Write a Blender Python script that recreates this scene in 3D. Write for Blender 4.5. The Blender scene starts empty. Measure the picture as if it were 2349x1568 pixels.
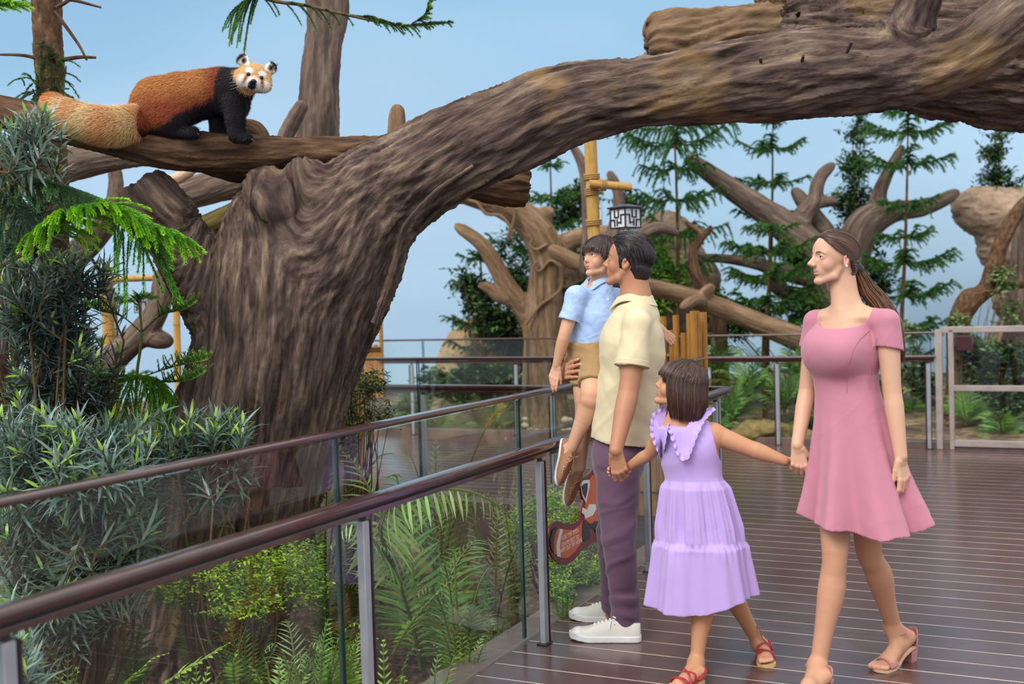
import bpy, math, random
import numpy as np
from mathutils import Vector, Matrix, Quaternion

random.seed(7)
RNG = np.random.default_rng(11)
SC = bpy.context.scene
COL = SC.collection

# ------------------------------------------------------------------ camera, sky, light, exposure
W, H = 2349, 1568
LENS, ROLL, PITCH, CAM_H = 40.0, math.radians(1.72), math.atan(94 / (2349 * 40 / 36)), 1.47
FPX = W * LENS / 36
_up0 = np.array([0, math.sin(PITCH), math.cos(PITCH)])
_fw = np.array([0, math.cos(PITCH), -math.sin(PITCH)])
_r0 = np.array([1.0, 0, 0])
_up = _up0 * math.cos(ROLL) + _r0 * math.sin(ROLL)
_rt = _r0 * math.cos(ROLL) - _up0 * math.sin(ROLL)
CAM = np.array([0, 0, CAM_H])

cam_data = bpy.data.cameras.new('camera')
cam = bpy.data.objects.new('camera', cam_data)
COL.objects.link(cam)
cam_data.lens = LENS
cam_data.sensor_width = 36
cam_data.clip_end = 200
cam_data.clip_start = 0.05
cam.matrix_world = Matrix(((_rt[0], _up[0], -_fw[0], 0), (_rt[1], _up[1], -_fw[1], 0), (_rt[2], _up[2], -_fw[2], CAM_H), (0, 0, 0, 1)))
cam_data.dof.use_dof = True
cam_data.dof.focus_distance = 4.95
cam_data.dof.aperture_fstop = 2.6
SC.camera = cam

SC.view_settings.view_transform = 'Standard'
SC.view_settings.look = 'None'
SC.view_settings.gamma = 1
SC.view_settings.exposure = 0.25
SC.view_settings.use_curve_mapping = False
SC.cycles.use_denoising = True
SC.cycles.max_bounces = 8
SC.cycles.diffuse_bounces = 3
SC.cycles.glossy_bounces = 3
SC.cycles.transmission_bounces = 4
SC.cycles.transparent_max_bounces = 12
SC.cycles.caustics_reflective = False
SC.cycles.caustics_refractive = False
SC.cycles.use_adaptive_sampling = True
SC.cycles.adaptive_threshold = 0.02

world = bpy.data.worlds.new('sky')
SC.world = world
world.use_nodes = True
_nt = world.node_tree
_bg = _nt.nodes['Background']
_tc = _nt.nodes.new('ShaderNodeTexCoord')
_sep = _nt.nodes.new('ShaderNodeSeparateXYZ')
_rmp = _nt.nodes.new('ShaderNodeValToRGB')
_nt.links.new(_tc.outputs['Generated'], _sep.inputs[0])
_nt.links.new(_sep.outputs['Z'], _rmp.inputs[0])
_nt.links.new(_rmp.outputs[0], _bg.inputs[0])
_e = _rmp.color_ramp.elements
_e[0].position, _e[0].color = 0.0, (0.50, 0.56, 0.62, 1)
_e[1].position, _e[1].color = 0.75, (1.0, 0.985, 0.96, 1)
_bg.inputs[1].default_value = 1.35


def sun(name, rot, energy, angle, color=(1, 1, 1)):
    l = bpy.data.lights.new(name, 'SUN')
    l.energy, l.angle, l.color = energy, math.radians(angle), color
    o = bpy.data.objects.new(name, l)
    o.rotation_euler = [math.radians(a) for a in rot]
    COL.objects.link(o)


sun('sun', (36, -32, 0), 1.75, 28, (1.0, 0.965, 0.90))


# ------------------------------------------------------------------ pixel -> place helpers (plan of the site)
def ray(x, y):
    return _fw * FPX + _rt * (x - W / 2) - _up * (y - H / 2)


def at(x, y, Y):
    d = ray(x, y)
    return CAM + d * (Y / d[1])


def gr(x, y, z=0.0):
    d = ray(x, y)
    return CAM + d * ((z - CAM_H) / d[2])


def C(r, g, b):
    f = lambda v: ((v / 255 + 0.055) / 1.055) ** 2.4 if v > 10 else v / 255 / 12.92
    return (f(r), f(g), f(b), 1.0)


def C3(r, g, b):
    return np.array(C(r, g, b)[:3])


def nrm(v):
    v = np.asarray(v, float)
    n = np.linalg.norm(v, axis=-1, keepdims=True)
    return v / np.maximum(n, 1e-12)


# ------------------------------------------------------------------ noise
_perm = np.random.default_rng(3).permutation(512).astype(np.int64)
_grad = nrm(np.random.default_rng(4).normal(size=(512, 3)))


def _h(ix, iy, iz):
    return _perm[(_perm[(_perm[ix & 511] + iy) & 511] + iz) & 511]


def pn(p):
    """gradient noise, about -0.7..0.7, for (N,3) points"""
    p = np.asarray(p, float)
    i = np.floor(p).astype(np.int64)
    f = p - i
    u = f * f * f * (f * (f * 6 - 15) + 10)
    res = 0
    for dx in (0, 1):
        wx = u[:, 0] if dx else 1 - u[:, 0]
        for dy in (0, 1):
            wy = u[:, 1] if dy else 1 - u[:, 1]
            for dz in (0, 1):
                wz = u[:, 2] if dz else 1 - u[:, 2]
                g = _grad[_h(i[:, 0] + dx, i[:, 1] + dy, i[:, 2] + dz)]
                d = (f[:, 0] - dx) * g[:, 0] + (f[:, 1] - dy) * g[:, 1] + (f[:, 2] - dz) * g[:, 2]
                res = res + d * wx * wy * wz
    return res * 1.4


def fbm(p, o=3):
    r, a, s = 0, 1.0, 0.0
    p = np.asarray(p, float)
    for k in range(o):
        r = r + a * pn(p * 2 ** k + 17.3 * k)
        s += a
        a *= 0.5
    return r / s


def ridge(p, o=2):
    r, a, s = 0, 1.0, 0.0
    p = np.asarray(p, float)
    for k in range(o):
        r = r + a * (1 - np.abs(pn(p * 2 ** k + 9.1 * k)) * 2.2)
        s += a
        a *= 0.5
    return r / s


# ------------------------------------------------------------------ objects
def tag(o, label=None, cat=None, group=None, kind=None):
    if label: o['label'] = label
    if cat: o['category'] = cat
    if group: o['group'] = group
    if kind: o['kind'] = kind
    return o


def thing(name, label, cat, loc=(0, 0, 0), group=None):
    o = bpy.data.objects.new(name, None)
    COL.objects.link(o)
    o.empty_display_size = 0.05
    o.location = [float(v) for v in loc]
    return tag(o, label, cat, group)


class MB:
    """collects arrays of vertices / faces, builds ONE mesh object"""

    def __init__(self):
        self.v, self.f3, self.f4, self.fn = [], [], [], []
        self.n = 0
        self.col, self.bk = [], []
        self.m3, self.m4, self.mn = [], [], []

    def add(self, V, F, col=None, bk=None, mi=0):
        V = np.asarray(V, float).reshape(-1, 3)
        self.v.append(V)
        if isinstance(F, np.ndarray) and len(F):
            F = F + self.n
            if F.shape[1] == 3:
                self.f3.append(F); self.m3.append(np.full(len(F), mi))
            else:
                self.f4.append(F); self.m4.append(np.full(len(F), mi))
        elif not isinstance(F, np.ndarray):
            for f in F:
                self.fn.append([i + self.n for i in f]); self.mn.append(mi)
        c = np.ones((len(V), 3)) if col is None else np.broadcast_to(np.asarray(col, float)[..., :3], (len(V), 3))
        self.col.append(c)
        self.bk.append(V if bk is None else np.asarray(bk, float).reshape(-1, 3))
        self.n += len(V)
        return self

    def merge(self, o, M=None):
        base = self.n
        V = np.concatenate(o.v)
        if M is not None:
            M = np.asarray(M)
            V = V @ M[:3, :3].T + M[:3, 3]
        self.v.append(V)
        for a, b in ((self.f3, o.f3), (self.f4, o.f4)):
            for F in b: a.append(F + base)
        self.m3 += o.m3; self.m4 += o.m4
        for f in o.fn: self.fn.append([i + base for i in f])
        self.mn += o.mn
        self.col += o.col; self.bk += o.bk
        self.n += o.n
        return self

    def build(self, name, mats, parent=None, smooth=True, loc=None):
        V = np.concatenate(self.v) if self.v else np.zeros((0, 3))
        org = np.zeros(3)
        if parent is not None:
            o = parent
            while o is not None:
                org = org + np.array(o.location); o = o.parent
        elif loc is not None:
            org = np.asarray(loc, float)
        V = V - org
        me = bpy.data.meshes.new(name)
        f3 = np.concatenate(self.f3) if self.f3 else np.zeros((0, 3), np.int64)
        f4 = np.concatenate(self.f4) if self.f4 else np.zeros((0, 4), np.int64)
        mi = np.concatenate(self.m3 + self.m4 + [np.array(self.mn, int)]) if (self.m3 or self.m4 or self.mn) else np.zeros(0, int)
        loops = np.concatenate([f3.ravel(), f4.ravel()] + [np.array(f) for f in self.fn]).astype(np.int32)
        tot = np.concatenate([np.full(len(f3), 3), np.full(len(f4), 4), np.array([len(f) for f in self.fn], int)]).astype(np.int32)
        start = np.concatenate([[0], np.cumsum(tot)[:-1]]).astype(np.int32)
        me.vertices.add(len(V)); me.loops.add(len(loops)); me.polygons.add(len(tot))
        me.vertices.foreach_set('co', V.astype(np.float32).ravel())
        me.loops.foreach_set('vertex_index', loops)
        me.polygons.foreach_set('loop_start', start)
        me.polygons.foreach_set('loop_total', tot)
        me.polygons.foreach_set('use_smooth', np.full(len(tot), bool(smooth)))
        if not isinstance(mats, (list, tuple)): mats = [mats]
        for m in mats: me.materials.append(m)
        if len(mats) > 1: me.polygons.foreach_set('material_index', mi.astype(np.int32))
        c = np.concatenate(self.col)
        a = me.attributes.new('Col', 'FLOAT_COLOR', 'POINT')
        a.data.foreach_set('color', np.hstack([c, np.ones((len(c), 1))]).astype(np.float32).ravel())
        b = np.concatenate(self.bk)
        a = me.attributes.new('bk', 'FLOAT_VECTOR', 'POINT')
        a.data.foreach_set('vector', b.astype(np.float32).ravel())
        me.update(calc_edges=True)
        me.validate()
        if smooth and len(V) < 12000: me.set_sharp_from_angle(angle=math.radians(42))
        o = bpy.data.objects.new(name, me)
        COL.objects.link(o)
        if parent is not None: o.parent = parent
        elif loc is not None: o.location = [float(v) for v in loc]
        return o

    # ---- shapes
    def box(self, c, half, R=None, col=None, mi=0, bev=0.0):
        h = np.asarray(half, float)
        if bev <= 0:
            V = np.array([[x, y, z] for x in (-1, 1) for y in (-1, 1) for z in (-1, 1)]) * h
            F = np.array([[0, 1, 3, 2], [4, 6, 7, 5], [0, 4, 5, 1], [2, 3, 7, 6], [0, 2, 6, 4], [1, 5, 7, 3]])
        else:
            V, F = _bevbox(h, bev)
        if R is not None: V = V @ np.asarray(R).T
        return self.add(V + np.asarray(c), F, col, None, mi)

    def tube(self, pts, rad, seg=8, col=None, mi=0, cap=True, flat=None, twist=0.0, closed=False):
        pts = np.asarray(pts, float)
        n = len(pts)
        rad = np.broadcast_to(np.asarray(rad, float), (n,))
        T, N, B = frames(pts)
        if flat is not None:  # flat = (direction, factor): squashed along that direction
            d = np.asarray(flat[0], float)
            N = nrm(d - T * (T @ d)[:, None]); B = np.cross(T, N)
        th = np.linspace(0, 2 * np.pi, seg, endpoint=False)
        s = np.concatenate([[0], np.cumsum(np.linalg.norm(np.diff(pts, axis=0), axis=1))])
        ct, st = np.cos(th[None, :] + twist * s[:, None]), np.sin(th[None, :] + twist * s[:, None])
        fl = flat[1] if flat is not None else 1.0
        V = pts[:, None, :] + rad[:, None, None] * (ct[..., None] * N[:, None, :] * fl + st[..., None] * B[:, None, :])
        bk = np.stack([ct * rad[:, None], st * rad[:, None], np.broadcast_to(s[:, None], ct.shape)], -1)
        i = np.arange(n - 1)[:, None] * seg + np.arange(seg)[None, :]
        j = np.arange(n - 1)[:, None] * seg + (np.arange(seg)[None, :] + 1) % seg
        F = np.stack([i, j, j + seg, i + seg], -1).reshape(-1, 4)
        c = None
        if col is not None:
            c = np.asarray(col, float)
            if c.ndim == 2: c = np.repeat(c[:, :3], seg, axis=0)
        base = self.n
        self.add(V.reshape(-1, 3), F, c, bk.reshape(-1, 3), mi)
        if cap:
            self.fn.append([base + k for k in range(seg)][::-1]); self.mn.append(mi)
            self.fn.append([base + (n - 1) * seg + k for k in range(seg)]); self.mn.append(mi)
        return self

    def lathe(self, prof, c, axis=(0, 0, 1), seg=24, col=None, mi=0):
        """prof: list of (radius, height) from bottom to top"""
        z = nrm(axis)
        x = nrm(np.cross(z, [0.3, 1, 0.2])); y = np.cross(z, x)
        th = np.linspace(0, 2 * np.pi, seg, endpoint=False)
        P = np.asarray(prof, float)
        V = np.asarray(c) + P[:, None, :1] * (np.cos(th)[None, :, None] * x + np.sin(th)[None, :, None] * y) + P[:, None, 1:] * z
        n = len(P)
        i = np.arange(n - 1)[:, None] * seg + np.arange(seg)[None, :]
        j = np.arange(n - 1)[:, None] * seg + (np.arange(seg)[None, :] + 1) % seg
        F = np.stack([i, j, j + seg, i + seg], -1).reshape(-1, 4)
        base = self.n
        self.add(V.reshape(-1, 3), F, col, None, mi)
        self.fn.append([base + k for k in range(seg)][::-1]); self.mn.append(mi)
        self.fn.append([base + (n - 1) * seg + k for k in range(seg)]); self.mn.append(mi)
        return self

    def ball(self, c, r, R=None, seg=16, rings=10, col=None, mi=0):
        u = np.linspace(0, np.pi, rings + 1)[1:-1]
        th = np.linspace(0, 2 * np.pi, seg, endpoint=False)
        V = np.stack([np.sin(u)[:, None] * np.cos(th), np.sin(u)[:, None] * np.sin(th), np.cos(u)[:, None] * np.ones(seg)], -1).reshape(-1, 3)
        V = np.vstack([V, [[0, 0, 1], [0, 0, -1]]])
        n = len(u)
        i = np.arange(n - 1)[:, None] * seg + np.arange(seg)[None, :]
        j = np.arange(n - 1)[:, None] * seg + (np.arange(seg)[None, :] + 1) % seg
        F = np.stack([i, i + seg, j + seg, j], -1).reshape(-1, 4)
        k = np.arange(seg); k2 = (k + 1) % seg
        T = np.vstack([np.stack([np.full(seg, n * seg), k, k2], -1), np.stack([np.full(seg, n * seg + 1), (n - 1) * seg + k2, (n - 1) * seg + k], -1)])
        V = V * np.broadcast_to(np.asarray(r, float), (3,))
        if R is not None: V = V @ np.asarray(R).T
        V = V + np.asarray(c)
        b = self.n
        self.add(V, F, col, None, mi)
        self.f3.append(T + b); self.m3.append(np.full(len(T), mi))
        return self

    def poly(self, pts, thick, nvec, col=None, mi=0):
        """flat outline given thickness along nvec"""
        P = np.asarray(pts, float); n = len(P); nv = nrm(nvec) * thick / 2
        V = np.vstack([P + nv, P - nv])
        F = [list(range(n)), list(range(2 * n - 1, n - 1, -1))] + [[i, i + n, (i + 1) % n + n, (i + 1) % n] for i in range(n)]
        return self.add(V, F, col, None, mi)


def _bevbox(h, b):
    b = min(b, *(h * 0.98))
    V, idx = [], {}
    for sx in (-1, 1):
        for sy in (-1, 1):
            for sz in (-1, 1):
                s = np.array([sx, sy, sz])
                for a in range(3):
                    p = s * (h - b); p[a] = s[a] * h[a]
                    idx[(sx, sy, sz, a)] = len(V); V.append(p)
    F = []
    for a in range(3):
        o = [k for k in range(3) if k != a]
        for s in (-1, 1):
            q = []
            for (p, r) in ((-1, -1), (1, -1), (1, 1), (-1, 1)):
                k = [0, 0, 0]; k[a] = s; k[o[0]] = p; k[o[1]] = r
                q.append(idx[(*k, a)])
            F.append(q)
    for a in range(3):
        o = [k for k in range(3) if k != a]
        for p in (-1, 1):
            for r in (-1, 1):
                q = []
                for s, ax in ((-1, o[0]), (1, o[0]), (1, o[1]), (-1, o[1])):
                    k = [0, 0, 0]; k[a] = s; k[o[0]] = p; k[o[1]] = r
                    q.append(idx[(*k, ax)])
                F.append(q)
    for sx in (-1, 1):
        for sy in (-1, 1):
            for sz in (-1, 1):
                F.append([idx[(sx, sy, sz, a)] for a in range(3)])
    V = np.array(V)
    G = []
    for f in F:
        c = V[f].mean(0); nn = np.cross(V[f[1]] - V[f[0]], V[f[2]] - V[f[0]])
        G.append(f if nn @ c > 0 else f[::-1])
    return V, G


def frames(P, n0=None):
    T = np.gradient(P, axis=0)
    T = nrm(T)
    N = np.zeros_like(T)
    a = np.array([0, 0, 1.0]) if abs(T[0][2]) < 0.9 else np.array([1.0, 0, 0])
    N[0] = nrm(np.cross(np.cross(T[0], a), T[0])) if n0 is None else nrm(n0 - T[0] * (n0 @ T[0]))
    for i in range(1, len(P)):
        n = N[i - 1] - T[i] * (N[i - 1] @ T[i])
        N[i] = nrm(n)
    return T, N, np.cross(T, N)


def spline(P, n, rad=None):
    """Catmull-Rom through P, n samples evenly along its length"""
    P = np.asarray(P, float)
    r = None if rad is None else np.broadcast_to(np.asarray(rad, float), (len(P),))
    Q = np.column_stack([P, r]) if r is not None else P
    Q = np.vstack([2 * Q[0] - Q[1], Q, 2 * Q[-1] - Q[-2]])
    out = []
    for i in range(1, len(Q) - 2):
        t = np.linspace(0, 1, 12, endpoint=False)[:, None]
        a, b, c, d = Q[i - 1], Q[i], Q[i + 1], Q[i + 2]
        out.append(0.5 * (2 * b + (c - a) * t + (2 * a - 5 * b + 4 * c - d) * t ** 2 + (3 * b - a - 3 * c + d) * t ** 3))
    out = np.vstack(out + [Q[-2][None]])
    s = np.concatenate([[0], np.cumsum(np.linalg.norm(np.diff(out[:, :3], axis=0), axis=1))])
    u = np.linspace(0, s[-1], n)
    R = np.column_stack([np.interp(u, s, out[:, k]) for k in range(out.shape[1])])
    return (R[:, :3], R[:, 3]) if r is not None else R


def rotz(a):
    c, s = math.cos(a), math.sin(a)
    return np.array([[c, -s, 0], [s, c, 0], [0, 0, 1.0]])


def basis(x, up=(0, 0, 1)):
    """columns: x direction, y = up x x, z"""
    x = nrm(x); y = nrm(np.cross(up, x)); z = np.cross(x, y)
    return np.column_stack([x, y, z])


def axang(a, t):
    return np.array(Matrix.Rotation(t, 3, Vector([float(v) for v in a])))


def curve_obj(name, text, size, M, mat, parent=None, extrude=0.0008, align='CENTER'):
    cu = bpy.data.curves.new(name, 'FONT')
    cu.body = text; cu.size = size; cu.extrude = extrude; cu.align_x = align; cu.align_y = 'CENTER'
    tmp = bpy.data.objects.new(name, cu)
    COL.objects.link(tmp)
    dg = bpy.context.evaluated_depsgraph_get()
    me = bpy.data.meshes.new_from_object(tmp.evaluated_get(dg))
    bpy.data.objects.remove(tmp)
    o = bpy.data.objects.new(name, me)
    COL.objects.link(o)
    me.materials.clear(); me.materials.append(mat)
    M = np.asarray(M, float).copy()
    if parent is not None:
        o.parent = parent
        M[:3, 3] -= np.array(parent.location)
    o.matrix_local = Matrix(M.tolist())
    return o


# ------------------------------------------------------------------ materials
def newmat(name):
    m = bpy.data.materials.new(name)
    m.use_nodes = True
    return m, m.node_tree.nodes, m.node_tree.links, m.node_tree.nodes['Principled BSDF']


def mixc(N, L, fac, a, b, blend='MIX'):
    x = N.new('ShaderNodeMix'); x.data_type = 'RGBA'; x.blend_type = blend
    for s, v in ((0, fac), (6, a), (7, b)):
        if hasattr(v, 'links'): L.new(v, x.inputs[s])
        else: x.inputs[s].default_value = v
    return x.outputs[2]


def noise_node(N, L, vec, scale, detail=3, rough=0.6):
    t = N.new('ShaderNodeTexNoise'); t.inputs['Scale'].default_value = scale
    t.inputs['Detail'].default_value = detail; t.inputs['Roughness'].default_value = rough
    if vec is not None: L.new(vec, t.inputs['Vector'])
    return t.outputs['Fac']


def ramp(N, L, fac, stops):
    r = N.new('ShaderNodeValToRGB')
    L.new(fac, r.inputs[0])
    e = r.color_ramp.elements
    while len(e) < len(stops): e.new(0.5)
    for k, (p, c) in enumerate(stops):
        e[k].position = p
        e[k].color = c if len(c) == 4 else (*c, 1)
    return r.outputs[0]


def bump(N, L, b, h, strength=0.3, dist=0.01):
    n = N.new('ShaderNodeBump'); n.inputs['Strength'].default_value = strength; n.inputs['Distance'].default_value = dist
    L.new(h, n.inputs['Height']); L.new(n.outputs[0], b.inputs['Normal'])


def attr(N, name):
    a = N.new('ShaderNodeAttribute'); a.attribute_name = name
    return a


def scaled(N, L, vec, s):
    m = N.new('ShaderNodeMapping'); m.inputs['Scale'].default_value = s
    L.new(vec, m.inputs['Vector'])
    return m.outputs[0]


def mat(name, col, rough=0.5, metal=0.0, var=0.0, vscale=20, bstr=0.0, bscale=80, bdist=0.002, coat=0.0, spec=0.5, sheen=0.0):
    m, N, L, b = newmat(name)
    b.inputs['Roughness'].default_value = rough
    b.inputs['Metallic'].default_value = metal
    b.inputs['Specular IOR Level'].default_value = spec
    b.inputs['Coat Weight'].default_value = coat
    b.inputs['Sheen Weight'].default_value = sheen
    o = N.new('ShaderNodeTexCoord').outputs['Object']
    f = noise_node(N, L, o, vscale)
    v = max(var, 0.04)
    lo = tuple(c * (1 - v) for c in col[:3]) + (1,)
    hi = tuple(min(1, c * (1 + v)) for c in col[:3]) + (1,)
    L.new(ramp(N, L, f, [(0.3, lo), (0.7, hi)]), b.inputs['Base Color'])
    if bstr: bump(N, L, b, noise_node(N, L, o, bscale), bstr, bdist)
    return m


def mat_bark(name, stops, cross=22, along=3.0, bstr=0.6, bdist=0.012, rough=0.9, patch=None, fine=70):
    """streaky bark in straightened branch coordinates; stops = colour ramp"""
    m, N, L, b = newmat(name)
    b.inputs['Roughness'].default_value = rough
    b.inputs['Specular IOR Level'].default_value = 0.15
    v = attr(N, 'bk').outputs['Vector']
    big = noise_node(N, L, scaled(N, L, v, (cross, cross, along)), 1.0, 4, 0.65)
    fn = noise_node(N, L, scaled(N, L, v, (fine, fine, fine * 0.22)), 1.0, 3, 0.6)
    c = ramp(N, L, big, stops)
    c2 = mixc(N, L, 0.35, c, ramp(N, L, fn, [(0.3, (0.25, 0.25, 0.25)), (0.7, (1, 1, 1))]), 'MULTIPLY')
    if patch:
        o = N.new('ShaderNodeTexCoord').outputs['Object']
        pf = noise_node(N, L, o, patch[1], 3, 0.6)
        pr = ramp(N, L, pf, [(patch[2], (0, 0, 0)), (patch[2] + 0.12, (1, 1, 1))])
        c2 = mixc(N, L, pr, c2, mixc(N, L, 0.75, c2, patch[0]))
    cav = attr(N, 'Col').outputs['Color']
    L.new(mixc(N, L, 1.0, c2, cav, 'MULTIPLY'), b.inputs['Base Color'])
    h = mixc(N, L, 0.4, big, fn)
    bump(N, L, b, h, bstr, bdist)
    return m


def mat_leaf(name, rough=0.45, trans=0.25, spec=0.4):
    m, N, L, b = newmat(name)
    b.inputs['Roughness'].default_value = rough
    b.inputs['Specular IOR Level'].default_value = spec
    c = attr(N, 'Col').outputs['Color']
    L.new(c, b.inputs['Base Color'])
    t = N.new('ShaderNodeBsdfTranslucent')
    L.new(mixc(N, L, 1.0, c, (0.9, 1.0, 0.45, 1), 'MULTIPLY'), t.inputs[0])
    x = N.new('ShaderNodeMixShader'); x.inputs[0].default_value = trans
    L.new(b.outputs[0], x.inputs[1]); L.new(t.outputs[0], x.inputs[2])
    L.new(x.outputs[0], N['Material Output'].inputs[0])
    return m


def mat_col(name, rough=0.6, spec=0.4, sss=0.0, sheen=0.0, bstr=0.0, bscale=200, bdist=0.001, aniso=0.0, var=0.0, vscale=60):
    """colour from the Col attribute"""
    m, N, L, b = newmat(name)
    b.inputs['Roughness'].default_value = rough
    b.inputs['Specular IOR Level'].default_value = spec
    b.inputs['Sheen Weight'].default_value = sheen
    b.inputs['Anisotropic'].default_value = aniso
    c = attr(N, 'Col').outputs['Color']
    o = N.new('ShaderNodeTexCoord').outputs['Object']
    if var:
        c = mixc(N, L, 1.0, c, ramp(N, L, noise_node(N, L, o, vscale), [(0.3, (1 - var,) * 3), (0.7, (1, 1, 1))]), 'MULTIPLY')
    L.new(c, b.inputs['Base Color'])
    if sss:
        b.inputs['Subsurface Weight'].default_value = sss
        b.inputs['Subsurface Radius'].default_value = (0.012, 0.005, 0.003)
        b.inputs['Subsurface Scale'].default_value = 0.6
    if bstr: bump(N, L, b, noise_node(N, L, o, bscale), bstr, bdist)
    return m
# ------------------------------------------------------------------ implicit surfaces -> meshes (used for trunks, bodies, clothes)
class Field:
    def __init__(self, lo, hi, h, axes=None):
        if axes is None:
            axes = [np.arange(lo[k], hi[k] + h, h) for k in range(3)]
        self.ax = [np.asarray(a, np.float32) for a in axes]
        self.d = np.full([len(a) for a in self.ax], 0.5, np.float32)

    def sub(self, lo, hi):
        s = []
        for k in range(3):
            i = max(0, int(np.searchsorted(self.ax[k], lo[k])) - 1)
            j = min(len(self.ax[k]), int(np.searchsorted(self.ax[k], hi[k])) + 1)
            if j <= i: return None, None
            s.append(slice(i, j))
        X = self.ax[0][s[0]][:, None, None], self.ax[1][s[1]][None, :, None], self.ax[2][s[2]][None, None, :]
        return tuple(s), X

    def put(self, s, d, k, op):
        a = self.d[s]
        if op == 'add':
            if k > 0:
                h = np.clip(0.5 + 0.5 * (a - d) / k, 0, 1)
                self.d[s] = a + (d - a) * h - k * h * (1 - h)
            else: self.d[s] = np.minimum(a, d)
        else:
            if k > 0:
                h = np.clip(0.5 - 0.5 * (a + d) / k, 0, 1)
                self.d[s] = a + (-d - a) * h + k * h * (1 - h)
            else: self.d[s] = np.maximum(a, -d)

    def cone(self, a, b, ra, rb, k=0.01, op='add', flat=None):
        """tapered capsule; flat = (direction, factor) squashes it"""
        a, b = np.asarray(a, np.float32), np.asarray(b, np.float32)
        R = max(ra, rb) * (max(1, flat[1]) if flat else 1)
        m = R + k + 0.012
        s, X = self.sub(np.minimum(a, b) - m, np.maximum(a, b) + m)
        if s is None: return self
        x, y, z = X[0] - a[0], X[1] - a[1], X[2] - a[2]
        ab = b - a
        f = 1.0
        if flat:
            n = nrm(flat[0]).astype(np.float32); f = np.float32(flat[1])
            q = x * n[0] + y * n[1] + z * n[2]
            g = 1 / f - 1
            x, y, z = x + q * (g * n[0]), y + q * (g * n[1]), z + q * (g * n[2])
            ab = ab + n * (g * (ab @ n))
        L2 = max(float(ab @ ab), 1e-12)
        t = np.clip((x * ab[0] + y * ab[1] + z * ab[2]) / np.float32(L2), 0, 1)
        d = np.sqrt((x - t * ab[0]) ** 2 + (y - t * ab[1]) ** 2 + (z - t * ab[2]) ** 2) - (ra + (rb - ra) * t)
        if flat: d = d * min(1.0, f) if f < 1 else d
        self.put(s, d.astype(np.float32), k, op)
        return self

    def ball(self, c, r, R=None, k=0.01, op='add'):
        """ellipsoid, radii r along the columns of R"""
        c = np.asarray(c, np.float32)
        r = np.broadcast_to(np.asarray(r, np.float32), (3,))
        m = r.max() + k + 0.012
        s, X = self.sub(c - m, c + m)
        if s is None: return self
        x, y, z = X[0] - c[0], X[1] - c[1], X[2] - c[2]
        if R is not None:
            R = np.asarray(R, np.float32)
            x, y, z = x * R[0, 0] + y * R[1, 0] + z * R[2, 0], x * R[0, 1] + y * R[1, 1] + z * R[2, 1], x * R[0, 2] + y * R[1, 2] + z * R[2, 2]
        k0 = np.sqrt((x / r[0]) ** 2 + (y / r[1]) ** 2 + (z / r[2]) ** 2)
        k1 = np.sqrt((x / r[0] ** 2) ** 2 + (y / r[1] ** 2) ** 2 + (z / r[2] ** 2) ** 2)
        d = k0 * (k0 - 1) / np.maximum(k1, 1e-9)
        self.put(s, d.astype(np.float32), k, op)
        return self

    def sleeve(self, a, b, ra, rb, k, frac, hole=None, tilt=(0, 0, 0), start=0.3, flat=None):
        """tube of cloth from a towards b, cut square at frac, hollowed where the limb comes out"""
        a, b = np.asarray(a, float), np.asarray(b, float)
        n = nrm(b - a) + np.asarray(tilt, float); n = nrm(n)
        e = a + (b - a) * frac
        L2 = (b - a) @ (b - a)
        m = max(ra, rb) + k + .02

        def fn(x, y, z):
            t = np.clip(((x - a[0]) * (b - a)[0] + (y - a[1]) * (b - a)[1] + (z - a[2]) * (b - a)[2]) / L2, 0, 1.2)
            r = np.sqrt((x - a[0] - t * (b - a)[0]) ** 2 + (y - a[1] - t * (b - a)[1]) ** 2 + (z - a[2] - t * (b - a)[2]) ** 2)
            d = r - (ra + (rb - ra) * np.clip(t / frac, 0, 1))
            d = np.maximum(d, (x - e[0]) * n[0] + (y - e[1]) * n[1] + (z - e[2]) * n[2])
            if hole is not None:
                d = np.maximum(d, -np.maximum(r - hole, (start + .0 - t) * np.sqrt(L2)))
            return d
        self.custom(np.minimum(a, e) - m, np.maximum(a, e) + m, fn, k)
        return self

    def chain(self, P, r, k=0.01, op='add', flat=None):
        for i in range(len(P) - 1):
            self.cone(P[i], P[i + 1], r[i], r[i + 1], k, op, flat)
        return self

    def custom(self, lo, hi, fn, k=0.0, op='add'):
        s, X = self.sub(np.asarray(lo), np.asarray(hi))
        if s is None: return self
        d = fn(*np.broadcast_arrays(*X))
        self.put(s, np.asarray(d, np.float32), k, op)
        return self

    def mesh(self):
        d, ax = self.d, self.ax
        n = np.array(d.shape)
        ins = d < 0
        c = np.zeros(n - 1, np.int8)
        for i in (0, 1):
            for j in (0, 1):
                for l in (0, 1):
                    c += ins[i:n[0] - 1 + i, j:n[1] - 1 + j, l:n[2] - 1 + l]
        act = (c > 0) & (c < 8)
        I = np.argwhere(act)
        idx = np.full(n - 1, -1, np.int32)
        idx[act] = np.arange(len(I), dtype=np.int32)
        del c
        P = np.zeros((len(I), 3)); cnt = np.zeros(len(I))
        corner = {}
        for i in (0, 1):
            for j in (0, 1):
                for l in (0, 1):
                    corner[(i, j, l)] = d[I[:, 0] + i, I[:, 1] + j, I[:, 2] + l].astype(np.float64)
        A = [a.astype(np.float64) for a in ax]
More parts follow.
